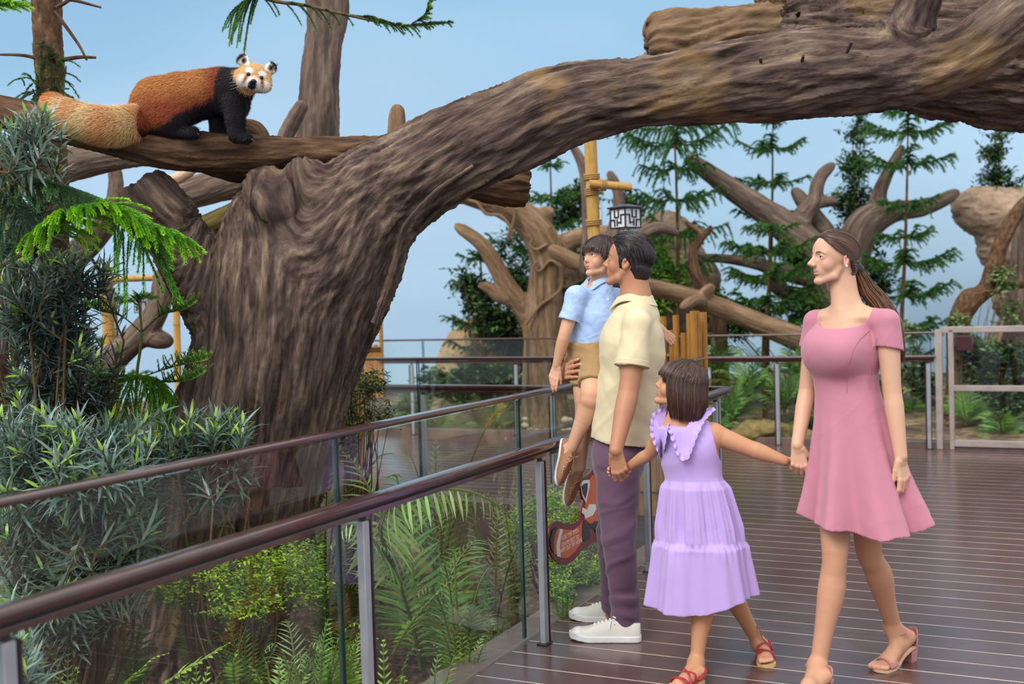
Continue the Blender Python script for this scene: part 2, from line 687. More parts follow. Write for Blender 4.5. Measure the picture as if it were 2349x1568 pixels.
        for axis in range(3):
            o = [q for q in range(3) if q != axis]
            for p in (0, 1):
                for r in (0, 1):
                    k0 = [0, 0, 0]; k0[o[0]] = p; k0[o[1]] = r
                    k1 = list(k0); k1[axis] = 1
                    v0, v1 = corner[tuple(k0)], corner[tuple(k1)]
                    m = (v0 < 0) != (v1 < 0)
                    t = v0[m] / (v0[m] - v1[m])
                    Q = np.zeros((m.sum(), 3))
                    Im = I[m]
                    for q in range(3):
                        if q == axis: Q[:, q] = A[q][Im[:, q]] * (1 - t) + A[q][Im[:, q] + 1] * t
                        else: Q[:, q] = A[q][Im[:, q] + k0[q]]
                    P[m] += Q; cnt[m] += 1
        P /= cnt[:, None]
        Fs = []
        for axis in range(3):
            o = [q for q in range(3) if q != axis]
            sl0 = [slice(None)] * 3; sl1 = [slice(None)] * 3
            sl0[axis] = slice(0, -1); sl1[axis] = slice(1, None)
            a, b = ins[tuple(sl0)], ins[tuple(sl1)]
            E = np.argwhere(a != b)
            ok = (E[:, o[0]] > 0) & (E[:, o[1]] > 0) & (E[:, o[0]] < n[o[0]] - 1) & (E[:, o[1]] < n[o[1]] - 1)
            E = E[ok]
            q = []
            for dp, dr in ((-1, -1), (0, -1), (0, 0), (-1, 0)):
                e = E.copy(); e[:, o[0]] += dp; e[:, o[1]] += dr
                q.append(idx[e[:, 0], e[:, 1], e[:, 2]])
            Q = np.stack(q, -1)
            flip = a[E[:, 0], E[:, 1], E[:, 2]]
            if axis == 1: flip = ~flip
            Q[~flip] = Q[~flip][:, ::-1]
            Fs.append(Q)
        return P, np.concatenate(Fs).astype(np.int64)


def vnormals(V, F):
    n = np.zeros_like(V)
    fn = np.cross(V[F[:, 2]] - V[F[:, 0]], V[F[:, 3]] - V[F[:, 1]]) if F.shape[1] == 4 else np.cross(V[F[:, 1]] - V[F[:, 0]], V[F[:, 2]] - V[F[:, 0]])
    for k in range(F.shape[1]):
        for c in range(3): n[:, c] += np.bincount(F[:, k], fn[:, c], len(V))
    return nrm(n)


def relax(V, F, it=1, lam=0.5):
    for _ in range(it):
        s = np.zeros_like(V); c = np.zeros(len(V))
        for a, b in ((0, 1), (1, 2), (2, 3), (3, 0)):
            for q in range(3):
                s[:, q] += np.bincount(F[:, a], V[F[:, b], q], len(V)) + np.bincount(F[:, b], V[F[:, a], q], len(V))
            c += np.bincount(F[:, a], minlength=len(V)) + np.bincount(F[:, b], minlength=len(V))
        V = V + lam * (s / np.maximum(c, 1)[:, None] - V)
    return V


# ------------------------------------------------------------------ setting: deck, trims, planted ground, painted wall
B0 = gr(1240, 1475)                                  # foot of the post beside the man
_th = math.radians(25.9)
UR = np.array([math.sin(_th), math.cos(_th), 0])     # along the main railing, away from us
UP = np.array([-math.cos(_th), math.sin(_th), 0])    # along the deck boards, to the left
SP = 1.36                                            # post spacing


def rp(s, o=0.0, z=0.0):
    """point s metres along the railing, o metres outward (to the planting side)"""
    return B0 + UR * s + UP * o + np.array([0, 0, z])


def mat_deck():
    m, N, L, b = newmat('deck_boards')
    o = N.new('ShaderNodeTexCoord').outputs['Object']
    rot = N.new('ShaderNodeMapping'); rot.vector_type = 'POINT'
    rot.inputs['Rotation'].default_value = (0, 0, math.atan2(UR[0], UR[1]))
    L.new(o, rot.inputs['Vector'])
    sep = N.new('ShaderNodeSeparateXYZ'); L.new(rot.outputs[0], sep.inputs[0])

    def mth(op, a, v=None, w=None):
        n = N.new('ShaderNodeMath'); n.operation = op
        L.new(a, n.inputs[0])
        for k, q in ((1, v), (2, w)):
            if q is None: continue
            if hasattr(q, 'links'): L.new(q, n.inputs[k])
            else: n.inputs[k].default_value = q
        return n.outputs[0]
    y = mth('DIVIDE', mth('SUBTRACT', sep.outputs['Y'], float(B0 @ UR) + 0.021), 0.163)
    fr = mth('FRACT', y)
    cell = mth('FLOOR', y)
    d = mth('ABSOLUTE', mth('SUBTRACT', fr, 0.5))
    gap = mth('GREATER_THAN', d, 0.476)
    wn = N.new('ShaderNodeTexWhiteNoise'); wn.noise_dimensions = '1D'; L.new(cell, wn.inputs['W'])
    grain = noise_node(N, L, scaled(N, L, rot.outputs[0], (1.2, 26, 10)), 1.0, 4, 0.6)
    c = ramp(N, L, wn.outputs['Value'], [(0.0, C(76, 50, 47)), (1.0, C(96, 66, 62))])
    c = mixc(N, L, 0.5, c, ramp(N, L, grain, [(0.3, C(58, 38, 36)), (0.7, C(104, 74, 69))]))
    blot = noise_node(N, L, o, 0.7, 3, 0.5)
    c = mixc(N, L, mth('MULTIPLY', blot, 0.35), c, C(112, 92, 90))
    brk = noise_node(N, L, scaled(N, L, rot.outputs[0], (3.5, 20, 1)), 1.0, 2, 0.5)
    gapf = mth('MULTIPLY', gap, mth('MULTIPLY_ADD', brk, 1.6, -0.05))
    c = mixc(N, L, gapf, c, C(222, 200, 188))
    L.new(c, b.inputs['Base Color'])
    L.new(ramp(N, L, noise_node(N, L, o, 2.5, 4), [(0.3, (0.16,) * 3), (0.75, (0.30,) * 3)]), b.inputs['Roughness'])
    b.inputs['Specular IOR Level'].default_value = 0.75
    h = mth('SUBTRACT', mth('MULTIPLY', grain, 0.25), mth('MULTIPLY', gap, 0.6))
    bump(N, L, b, h, 0.12, 0.003)
    return m


M_DECK = mat_deck()
M_TRIM = mat('edge_board', C(104, 88, 82), 0.35, var=0.25, vscale=6, bstr=0.1, bscale=40)
M_SOIL = None


def build_setting():
    # deck: everything right of / behind the railing line, plus the walkway behind the planted island
    z0 = -0.12
    mb = MB()
    far = 10.55

    def slab(P):
        P = np.array([[p[0], p[1], 0] for p in P])
        n = len(P)
        V = np.vstack([P, P + [0, 0, z0]])
        mb.add(V, [list(range(n)), list(range(2 * n - 1, n - 1, -1))] + [[i, i + n, (i + 1) % n + n, (i + 1) % n] for i in range(n)])
    e = 0.066
    G = gr(2165, 1030)
    cor = rp(2.72, e)                  # island corner
    a = rp(-6.0, e)
    # near deck
    fx_r = G + -UP * 4.0
    slab([a, rp(-6.0, -9.0), fx_r + np.array([0, 0, 0]), G, G + UP * 3.6, rp(3.0, e)])
    # walkway behind the island, between the two far fences
    slab([rp(3.0, e), G + UP * 3.6, G + UP * 12.5, rp(3.0, 9.0)])
    fl = mb.build('floor', M_DECK, smooth=False)
    tag(fl, 'dark red brown timber deck of long boards with pale gaps', 'deck', kind='structure')
    # grey edge board along the glass, planting side
    t = MB()
    c = (rp(-6, 0.066) + rp(2.95, 0.066)) / 2 + UP * 0.082
    t.box(c + np.array([0, 0, -0.298]), (0.078, 4.475, 0.30), np.column_stack([-UP, UR, [0, 0, 1]]), bev=0.006)
    tag(t.build('trim_1', M_TRIM, smooth=False), 'grey brown edge board under the glass railing', 'trim', kind='structure')
    t = MB()
    c = rp(3.0, 4.5) + np.array([0, 0, -0.28])
    t.box(c, (4.5, 0.1, 0.30), np.column_stack([-UP, UR, [0, 0, 1]]), bev=0.006)
    tag(t.build('trim_2', M_TRIM, smooth=False), 'edge board along the far side of the planted island', 'trim', kind='structure')
    t = MB()
    c = G + UP * 4.0 + UR * 0.08 + np.array([0, 0, 0.02])
    t.box(c, (9.0, 0.09, 0.05), np.column_stack([-UP, UR, [0, 0, 1]]), bev=0.006)
    tag(t.build('trim_3', M_TRIM, smooth=False), 'pale kerb board along the far edge of the deck', 'trim', kind='structure')

    # planted ground of the island (mulch and soil)
    m, N, L, b = newmat('mulch')
    o = N.new('ShaderNodeTexCoord').outputs['Object']
    vo = N.new('ShaderNodeTexVoronoi'); vo.inputs['Scale'].default_value = 38
    wv = N.new('ShaderNodeMapping'); wv.inputs['Scale'].default_value = (1, 0.45, 1); L.new(o, wv.inputs[0]); L.new(wv.outputs[0], vo.inputs['Vector'])
    c = ramp(N, L, vo.outputs['Color'], [(0.1, C(52, 36, 24)), (0.5, C(104, 76, 52)), (0.95, C(160, 126, 92))])
    c = mixc(N, L, noise_node(N, L, o, 1.5), c, C(60, 46, 30))
    L.new(c, b.inputs['Base Color']); b.inputs['Roughness'].default_value = 0.95
    bump(N, L, b, vo.outputs['Distance'], 0.9, 0.03)
    n = 110
    u, v = np.meshgrid(np.linspace(-7, 3.05, n), np.linspace(0.1, 9.5, n), indexing='ij')
    P = B0 + u[..., None] * UR + v[..., None] * UP
    z = -0.36 + 0.10 * fbm(np.stack([P[..., 0].ravel() * 0.8, P[..., 1].ravel() * 0.8, np.zeros(n * n)], -1), 3).reshape(n, n)
    z += 0.02 * pn(np.stack([P[..., 0].ravel() * 9, P[..., 1].ravel() * 9, np.zeros(n * n)], -1)).reshape(n, n)
    P[..., 2] = z
    i = (np.arange(n - 1)[:, None] * n + np.arange(n - 1)[None]).ravel()
    F = np.stack([i, i + n, i + n + 1, i + 1], -1)
    g = MB().add(P.reshape(-1, 3), F)
    tag(g.build('ground', m), 'brown bark mulch and soil under the ferns of the planted island', 'ground', kind='structure')

    # planted ground beyond the far fence
    n = 90
    u, v = np.meshgrid(np.linspace(-9, 14, n), np.linspace(0.16, 8.5, n), indexing='ij')
    P = G + u[..., None] * UP + v[..., None] * UR
    q = np.stack([P[..., 0].ravel() * 0.6, P[..., 1].ravel() * 0.6, np.ones(n * n)], -1)
    P[..., 2] = 0.0 + 0.04 * v + (0.12 * fbm(q, 3)).reshape(n, n) + 0.015 * pn(q * 12).reshape(n, n)
    m2, N, L, b = newmat('leaf_litter')
    o = N.new('ShaderNodeTexCoord').outputs['Object']
    vo = N.new('ShaderNodeTexVoronoi'); vo.inputs['Scale'].default_value = 22; L.new(scaled(N, L, o, (0.5, 1, 1)), vo.inputs['Vector'])
    c = ramp(N, L, vo.outputs['Color'], [(0.1, C(70, 52, 36)), (0.5, C(128, 104, 72)), (0.95, C(192, 170, 128))])
    c = mixc(N, L, ramp(N, L, noise_node(N, L, o, 0.8), [(0.4, (0, 0, 0)), (0.6, (1, 1, 1))]), c, C(58, 42, 32))
    L.new(c, b.inputs['Base Color']); b.inputs['Roughness'].default_value = 0.95
    bump(N, L, b, vo.outputs['Distance'], 0.8, 0.03)
    i = (np.arange(n - 1)[:, None] * n + np.arange(n - 1)[None]).ravel()
    g = MB().add(P.reshape(-1, 3), np.stack([i, i + n, i + n + 1, i + 1], -1))
    tag(g.build('ground_beyond', m2), 'straw coloured leaf litter in the bed beyond the far fence', 'ground', kind='structure')

    # painted sky-blue mural wall, gently curved
    m3, N, L, b = newmat('sky_mural')
    o = N.new('ShaderNodeTexCoord').outputs['Object']
    cl = noise_node(N, L, scaled(N, L, o, (0.10, 0.10, 0.26)), 1.0, 3, 0.5)
    c = ramp(N, L, cl, [(0.32, C(136, 174, 204)), (0.5, C(158, 194, 222)), (0.68, C(186, 213, 236))])
    sepz = N.new('ShaderNodeSeparateXYZ'); L.new(o, sepz.inputs[0])
    mr = N.new('ShaderNodeMapRange'); L.new(sepz.outputs['Z'], mr.inputs[0])
    mr.inputs[1].default_value, mr.inputs[2].default_value = 1.0, 6.5
    L.new(mixc(N, L, mr.outputs[0], mixc(N, L, 0.5, c, C(184, 212, 238)), mixc(N, L, 0.6, c, C(128, 170, 200))), b.inputs['Base Color'])
    b.inputs['Roughness'].default_value = 0.8; b.inputs['Specular IOR Level'].default_value = 0.1
    xs = np.linspace(-14, 14, 57)
    ys = 17.7 - 0.02 * (xs - 0) ** 2 - 0.085 * xs
    V, F = [], []
    for k, (x, y) in enumerate(zip(xs, ys)):
        V += [[x, y, -1.2], [x, y, 9.0], [x, y + 0.25, 9.0], [x, y + 0.25, -1.2]]
    for k in range(len(xs) - 1):
        for j in range(4): F.append([4 * k + j, 4 * k + (j + 1) % 4, 4 * k + 4 + (j + 1) % 4, 4 * k + 4 + j])
    tag(MB().add(V, F).build('wall_back', m3), 'curved wall painted pale sky blue behind the exhibit', 'wall', kind='structure')


build_setting()
# ------------------------------------------------------------------ railings, gate, bamboo, lanterns, sign
M_RAIL = mat('rail_wood', C(62, 30, 27), 0.25, var=0.35, vscale=9, coat=0.8, bstr=0.05, bscale=120)
M_RAILD = mat('rail_channel', C(40, 26, 25), 0.45)
M_STEEL = mat('post_steel', C(150, 153, 162), 0.42, var=0.12, vscale=14, bstr=0.05, bscale=60)
M_STEELD = mat('post_edge', C(58, 46, 48), 0.4, metal=0.4)
M_SILVER = mat('gate_silver', C(168, 156, 152), 0.36, metal=0.1, var=0.15, vscale=8)


def mat_glass():
    m, N, L, b = newmat('clear_glass')
    N.remove(b)
    t = N.new('ShaderNodeBsdfTransparent'); t.inputs[0].default_value = (0.965, 0.985, 0.975, 1)
    g = N.new('ShaderNodeBsdfGlossy'); g.inputs['Roughness'].default_value = 0.0; g.inputs[0].default_value = (1, 1, 1, 1)
    f = N.new('ShaderNodeFresnel'); f.inputs[0].default_value = 1.45
    x = N.new('ShaderNodeMixShader')
    gm = N.new('ShaderNodeNewGeometry')
    q = N.new('ShaderNodeMath'); q.operation = 'SUBTRACT'; q.inputs[0].default_value = 1.0
    L.new(gm.outputs['Backfacing'], q.inputs[1])
    q2 = N.new('ShaderNodeMath'); q2.operation = 'MULTIPLY'
    L.new(f.outputs[0], q2.inputs[0]); L.new(q.outputs[0], q2.inputs[1])
    L.new(q2.outputs[0], x.inputs[0]); L.new(t.outputs[0], x.inputs[1]); L.new(g.outputs[0], x.inputs[2])
    L.new(x.outputs[0], N['Material Output'].inputs[0])
    return m


M_GLASS = mat_glass()
M_BLACK = mat('black_metal', C(34, 32, 33), 0.45)
M_GEDGE = mat('glass_edge', C(38, 66, 62), 0.15)
Z = np.array([0, 0, 1.0])


def rail_profile(mb, a, b, w, h, mat_i=0):
    """rounded rectangular rail from a to b (top face up)"""
    d = nrm(b - a)
    side = nrm(np.cross(d, Z)); up = np.cross(side, d)
    prof = []
    for k in range(20):
        t = 2 * math.pi * k / 20
        c, s = math.cos(t), math.sin(t)
        e = 0.55
        prof.append((w / 2 * math.copysign(abs(c) ** e, c), h / 2 * math.copysign(abs(s) ** e, s)))
    n = len(prof)
    V = [p + side * x + up * y for p in (a, b) for x, y in prof]
    F = [[i, (i + 1) % n, n + (i + 1) % n, n + i] for i in range(n)] + [list(range(n))[::-1], list(range(n, 2 * n))]
    mb.add(np.array(V), F, mi=mat_i)


def fence(label, P0, D, O, s0, s1, posts, glass=True, hand=True, hand_ext=(0, 0), joints=None, up_ext=(0, 0), hw=0.066):
    """P0 base, D along, O towards the planted side; rails on brackets over steel posts"""
    t = thing('glass_railing', label, 'railing', P0 + D * (s0 + s1) / 2)
    R = np.column_stack([D, O, Z])
    if np.linalg.det(R) < 0: R = np.column_stack([-D, O, Z])
    u = MB(); rail_profile(u, P0 + D * (s0 + up_ext[0]) + O * 0.075 + Z * 1.062, P0 + D * (s1 + up_ext[1]) + O * 0.075 + Z * 1.062, 0.052, 0.022)
    u.build('upper_rail', M_RAIL, t)
    if hand:
        u = MB(); a, b = P0 + D * (s0 + hand_ext[0]) - O * 0.02, P0 + D * (s1 + hand_ext[1]) - O * 0.02
        rail_profile(u, a + Z * 0.846, b + Z * 0.846, 0.062, 0.034)
        h = u.build('handrail', M_RAIL, t)
        k = MB(); k.box((a + b) / 2 + Z * 0.8245, (np.linalg.norm(b - a) / 2 - 0.01, 0.008, 0.0055), R)
        k.build('groove', M_BLACK, h)
        k = MB(); k.box((a + b) / 2 + Z * 0.812, (np.linalg.norm(b - a) / 2 - 0.01, 0.021, 0.0085), R, bev=0.002)
        k.build('channel', M_RAIL, h)
    for s in posts:
        p = P0 + D * s - O * 0.02
        m = MB(); m.box(p + Z * 0.393, (0.018, 0.014, 0.393), R, bev=0.003)
        pm = m.build('post', M_STEEL, t)
        m = MB(); m.box(p + D * 0.024 + Z * 0.393, (0.0045, 0.017, 0.393), R)
        m.build('edge_strip', M_STEELD, pm)
        m = MB(); m.box(p + Z * 0.795, (0.008, 0.010, 0.012), R, bev=0.002)
        m.build('bracket', M_RAILD, pm)
        m = MB(); m.box(p + Z * 0.004, (0.034, 0.024, 0.004), R, bev=0.002)
        m.build('foot_plate', M_STEELD, pm)
    if glass:
        J = joints
        for a, b in zip(J[:-1], J[1:]):
            m = MB(); c = P0 + D * (a + b) / 2 + O * 0.075
            m.box(c + Z * 0.53, ((b - a) / 2 - 0.006, 0.005, 0.515), R)
            g = m.build('glass_panel', M_GLASS, t, smooth=False)
            for s in (a + 0.0085, b - 0.0085):
                m = MB()
                m.box(P0 + D * s + O * 0.075 + Z * 0.53, (0.0025, 0.0052, 0.515), R)
                m.build('glass_edge', M_GEDGE, g, smooth=False)
    return t


ps = [-2.72, -1.36, 0, 1.36, 2.72]
fence('near glass railing with red brown handrail running from the left edge past the man', B0, UR, UP, -4.4, 3.0, [-4.08] + ps,
      joints=[-4.4, -2.72, -1.36, 0.0, 1.36, 2.72], up_ext=(0, -0.22))
C1 = rp(3.0)
fence('glass railing on the far side of the fern bed between tree trunk and boy', C1, UP, -UR, 0.0, 4.6, [0.05, 1.25, 2.32, 3.5, 4.55],
      joints=[0.1, 1.2, 2.3, 3.45, 4.6], up_ext=(0.3, 0))
G0 = gr(2165, 1030)
fence('farthest glass railing along the planted bank behind the family', G0, UP, UR, 0.06, 6.6, [0.12, 1.5, 2.9, 4.3, 5.6, 6.55],
      joints=[0.1, 1.4, 2.8, 4.2, 5.5, 6.6])


def gate():
    D, O = -UP, UR
    P = G0 + D * 0.0
    R = np.column_stack([D, O, Z])
    t = thing('metal_gate', 'silver framed glass gate at the right end of the far railing', 'gate', P)

    def bar(name, a, b, w, d=0.03, m=M_SILVER, par=None):
        mb = MB(); c = (a + b) / 2; L2 = np.linalg.norm(b - a) / 2
        if abs((b - a)[2]) > 0.2: mb.box(c, (w, d, L2), R, bev=0.005)
        else: mb.box(c, (L2, d, w), R, bev=0.005)
        return mb.build(name, m, par or t)
    for i, (s, w) in enumerate(((-0.03, 0.03), (0.075, 0.022), (2.3, 0.03))):
        bar('gate_post', P + D * s + Z * 0.0, P + D * s + Z * 1.095, w)
    bar('top_bar', P + D * 0.0 + Z * 1.09, P + D * 2.3 + Z * 1.09, 0.028)
    bar('middle_bar', P + D * 0.09 + Z * 0.56, P + D * 2.27 + Z * 0.56, 0.026)
    bar('bottom_bar', P + D * 0.09 + Z * 0.06, P + D * 2.27 + Z * 0.06, 0.03)
    for z0, z1 in ((0.09, 0.535), (0.585, 1.06)):
        mb = MB(); mb.box(P + D * 1.185 + Z * (z0 + z1) / 2, (1.085, 0.005, (z1 - z0) / 2), R)
        mb.build('glass_panel', M_GLASS, t, smooth=False)
    mb = MB(); mb.box(P + D * 0.19 - O * 0.02 + Z * 0.97, (0.075, 0.02, 0.07), R, bev=0.01)
    mb.build('latch_box', M_RAIL, t)
    mb = MB(); mb.tube([P + D * 1.2 - O * 0.036 + Z * 0.56, P + D * 1.4 - O * 0.036 + Z * 0.56], 0.013, 10)
    mb.build('handle', M_STEELD, t)


gate()

M_BAM = mat_bark('bamboo', [(0.25, C(176, 128, 62)), (0.5, C(206, 160, 88)), (0.8, C(226, 186, 118))], cross=30, along=1.5, bstr=0.1, bdist=0.003, rough=0.42, fine=90)
M_BAMD = mat_bark('bamboo_brown', [(0.25, C(138, 92, 40)), (0.5, C(178, 126, 62)), (0.8, C(204, 156, 88))], cross=30, along=1.5, bstr=0.1, bdist=0.003, rough=0.45, fine=90)
M_ROPE = mat('rope', C(176, 138, 88), 0.9, var=0.25, vscale=120)
M_CUT = mat('bamboo_cut', C(226, 196, 140), 0.7, var=0.15)


def culm(mb, a, b, r, n_nodes=4, first=0.12, seg=14, hollow=True):
    a, b = np.asarray(a, float), np.asarray(b, float)
    L = np.linalg.norm(b - a)
    s = [0.0, L]; rr = {0.0: r, L: r}
    for k in range(n_nodes):
        z = L * (first + (1 - first) * k / max(1, n_nodes)) 
        for dz, f in ((-0.02, 1.0), (-0.006, 1.02), (-0.002, 1.10), (0.003, 0.97), (0.007, 1.06), (0.02, 1.0)):
            zz = z + dz * (r / 0.04)
            if 0 < zz < L: rr[zz] = r * f
    ks = sorted(rr)
    P = [a + (b - a) * (k / L) for k in ks]
    R = [rr[k] for k in ks]
    if hollow:
        P += [b, b - (b - a) / L * r * 1.2]; R += [r * 0.72, r * 0.70]
    # duplicate the ring for a flat cut end
    mb.tube(np.array(P), np.array(R), seg)


def rope_wrap(mb, c, axis, r, turns, pitch, th=0.006):
    ax = nrm(axis); x = nrm(np.cross(ax, [0.2, 0.9, 0.1])); y = np.cross(ax, x)
    n = int(turns * 18)
    t = np.linspace(0, turns * 2 * np.pi, n)
    P = np.asarray(c) + ax * ((t / (2 * np.pi) - turns / 2) * pitch)[:, None] + (r + th) * (np.cos(t)[:, None] * x + np.sin(t)[:, None] * y)
    mb.tube(P, th, 6)


def bamboo_screen(label, pts, tops, r, base_z=0.0, bands=(), plinth=None, m=M_BAMD):
    t = thing('bamboo_screen', label, 'bamboo screen', (pts[len(pts) // 2][0], pts[len(pts) // 2][1], base_z))
    for k, (p, zt) in enumerate(zip(pts, tops)):
        mb = MB(); rr = r * (0.9 + 0.2 * random.random())
        lean = np.array([random.uniform(-.006, .006), 0, 0])
        culm(mb, [p[0], p[1], base_z], np.array([p[0], p[1], zt]) + lean, rr, 3, first=0.1 + 0.2 * random.random(), seg=10)
        mb.build('culm', m, t)
    P = np.array([[p[0], p[1]] for p in pts])
    for z in bands:
        for sgn in (-1, 1):
            mb = MB()
            off = np.array([-0.0, sgn * (r + 0.006)])
            mb.tube(np.column_stack([P + off, np.full(len(P), z)]), 0.007, 6)
            mb.build('band', M_BLACK, t)
    if plinth:
        mb = MB(); c = P.mean(0); mb.box([c[0], c[1], (base_z + plinth) / 2], plinth_half(P, (base_z - plinth) / 2), bev=0.02)
        mb.build('plinth', M_BLACK, t)
    return t


def plinth_half(P, h):
    return (np.ptp(P[:, 0]) / 2 + 0.04, np.ptp(P[:, 1]) / 2 + 0.05, h)


S0 = rp(2.86, 0.12)
pts, tops = [], []
for k in range(13):
    pts.append(rp(2.86 + 0.02 * (k % 2), 0.085 + 0.046 * k)); tops.append(1.36 - 0.004 * k if k % 2 == 0 else 1.225 + 0.01 * (k % 3))
pts, tops = pts[::-1], tops[::-1]
for k in range(3):
    pts.append(rp(2.80 - 0.05 * k, 0.105)); tops.append((1.25, 1.37, 1.37)[k])
bamboo_screen('brown bamboo pole screen behind the railing corner, between man and woman', pts, tops, 0.0225, 0.0, bands=(0.16, 0.95))
pts, tops = [], []
for k in range(7):
    p = at(842 + 6 * k, 900, 12.95); pts.append(p); tops.append((1.38, 1.37, 1.02, 1.0, 1.02, 1.0, 1.38)[k])
bamboo_screen('small bamboo screen on a dark plinth against the pale wall beside the tree trunk', pts, tops, 0.021, 0.42, bands=(0.52, 0.95, 0.98), plinth=0.0)


def lantern(parent_label, top, s, loc_label):
    """square hanging lantern, top = hook point"""
    t = thing('hanging_lantern', loc_label, 'lantern', top)
    R = rotz(math.radians(38))
    mb = MB()
    for k in range(6):
        a = top - Z * (0.012 + 0.024 * k) * s / 0.1
        mb.tube([a + np.array([0.004 * math.cos(q) * (k % 2), 0.004 * math.cos(q) * ((k + 1) % 2), 0.013 * math.sin(q)]) * s / 0.1 for q in np.linspace(0, 2 * math.pi, 9)], 0.0018 * s / 0.1, 5)
    mb.build('chain', M_BLACK, t)
    c = top - Z * (0.15 * s / 0.1)
    mb = MB()
    h = s
    V = [c + R @ np.array([x, y, 0]) for x, y in ((-h * 1.18, -h * 1.18), (h * 1.18, -h * 1.18), (h * 1.18, h * 1.18), (-h * 1.18, h * 1.18))]
    V += [p - Z * 0.008 for p in V] + [c + R @ np.array([x, y, h * 0.28]) for x, y in ((-h * .3, -h * .3), (h * .3, -h * .3), (h * .3, h * .3), (-h * .3, h * .3))]
    mb.add(np.array(V), [[0, 1, 5, 4][::-1], [1, 2, 6, 5][::-1], [2, 3, 7, 6][::-1], [3, 0, 4, 7][::-1], [7, 6, 5, 4], [8, 9, 10, 11], [0, 1, 9, 8], [1, 2, 10, 9], [2, 3, 11, 10], [3, 0, 8, 11]])
    mb.build('roof', M_STEELD, t, smooth=False)
    b = c - Z * (h * 0.9 + 0.008)
    mb = MB(); mb.box(b, (h * 0.93, h * 0.93, h * 0.86), R)
    mb.build('paper_shade', M_PAPER, t, smooth=False)
    fr = MB(); w = h * 0.055
    for sx in (-1, 1):
        for sy in (-1, 1): fr.box(b + R @ np.array([sx * h * 0.95, sy * h * 0.95, 0]), (w, w, h * 0.9), R)
    for sz in (-1, 1):
        for sx in (-1, 1):
            fr.box(b + R @ np.array([sx * h * 0.95, 0, sz * h * 0.86]), (w, h * 0.95, w), R)
            fr.box(b + R @ np.array([0, sx * h * 0.95, sz * h * 0.86]), (h * 0.95, w, w), R)
    pat = [(-.45, -.5, .05, .36), (-.45, .45, .05, .4), (-.2, .1, .3, .05), (.1, .5, .05, .4), (.45, -.1, .05, .5), (.25, -.45, .25, .05), (-.1, -.45, .05, .35), (.7, .35, .28, .05), (-.72, -.15, .25, .05)]
    for ax in (0, 1):
        for sg in (-1, 1):
            for (u, v, du, dv) in pat:
                p = np.array([0, 0, v * h * 0.86]); p[ax] = sg * h * 0.955; p[1 - ax] = u * h * 0.9 * sg
                hv = np.array([0, 0, dv * h * 0.86]); hv[ax] = 0.004; hv[1 - ax] = du * h * 0.9
                fr.box(b + R @ p, np.maximum(np.abs(hv), 0.004), R)
    fr.build('lattice', M_BLACK, t, smooth=False)
    return t


M_PAPER = mat('lantern_paper', C(226, 230, 236), 0.8)


def bamboo_post(label, bot, top, r, bar_a, bar_b, rb, wraps, lan=None, lan_label=None, ls=0.075):
    t = thing('bamboo_post', label, 'bamboo post', bot)
    mb = MB(); culm(mb, bot, top, r, 8, first=0.06, seg=18); mb.build('pole', M_BAM, t)
    mb = MB(); culm(mb, bar_a, bar_b, rb, 2, first=0.3, seg=14); mb.build('crossbar', M_BAM, t)
    ax = nrm(np.asarray(top) - bot)
    for (c, turns, rr, a2) in wraps:
        mb = MB(); rope_wrap(mb, c, ax if a2 is None else a2, rr, turns, 0.0125)
        mb.build('rope_lashing', M_ROPE, t)
    if lan is not None: lantern('', lan, ls, lan_label)


pb = at(1385, 960, 7.45); pb[2] = -0.36
pt = at(1354, 320, 7.42)
pt_ = lambda f: pb + (pt - pb) * f
ca, cb = at(1352, 421, 7.33), at(1449, 429, 7.36)
fz = lambda y: (at(1360, y, 7.43)[2] - pb[2]) / (pt[2] - pb[2])
bamboo_post('tall yellow bamboo post with lashed crossbar behind the boy', pb, pt, 0.041, ca, cb, 0.026,
            [(pt_(fz(405)), 3, 0.043, None), (pt_(fz(440)), 3.5, 0.043, None), (pt_(fz(510)), 3, 0.043, None), (at(1385, 424, 7.345), 3, 0.028, cb - ca)],
            at(1433, 428, 7.36) - Z * 0.026, 'square lantern with black lattice hanging from the bamboo post', 0.071)
pb = at(262, 960, 9.4); pb[2] = -0.36
pt = at(243, 626, 9.4)
bamboo_post('thick yellow bamboo post with crossbar left of the big tree', pb, pt, 0.05, at(232, 641, 9.3), at(352, 637, 9.3), 0.026,
            [(at(246, 668, 9.4), 3, 0.052, None), (at(247, 646, 9.4), 3, 0.054, None)], at(333, 638, 9.3) - Z * 0.026, 'lantern hanging behind the young pine left of the tree', 0.075)
pb = at(409, 960, 11.0); pb[2] = -0.36
pt = at(402, 620, 11.0)
bamboo_post('thin yellow bamboo post close to the left edge of the big trunk', pb, pt, 0.034, at(385, 691, 10.95), at(470, 692, 10.95), 0.026,
            [(at(404, 691, 11.0), 3, 0.036, None)])
pb = at(824, 990, 7.9); pb[2] = -0.36
pt = at(820, 700, 7.9)
t = thing('bamboo_pole', 'bare yellow bamboo pole standing behind the small leaved shrub beside the trunk', 'bamboo pole', pb)
mb = MB(); culm(mb, pb, pt, 0.030, 6, first=0.1, seg=14); mb.build('pole', M_BAM, t)


# sign cut out in the shape of an animal, fixed to the glass by the man's legs
def onplane(x, y, o=0.06):
    d = ray(x, y)
    n = UP
    return CAM + d * (((B0 + UP * o - CAM) @ n) / (d @ n))


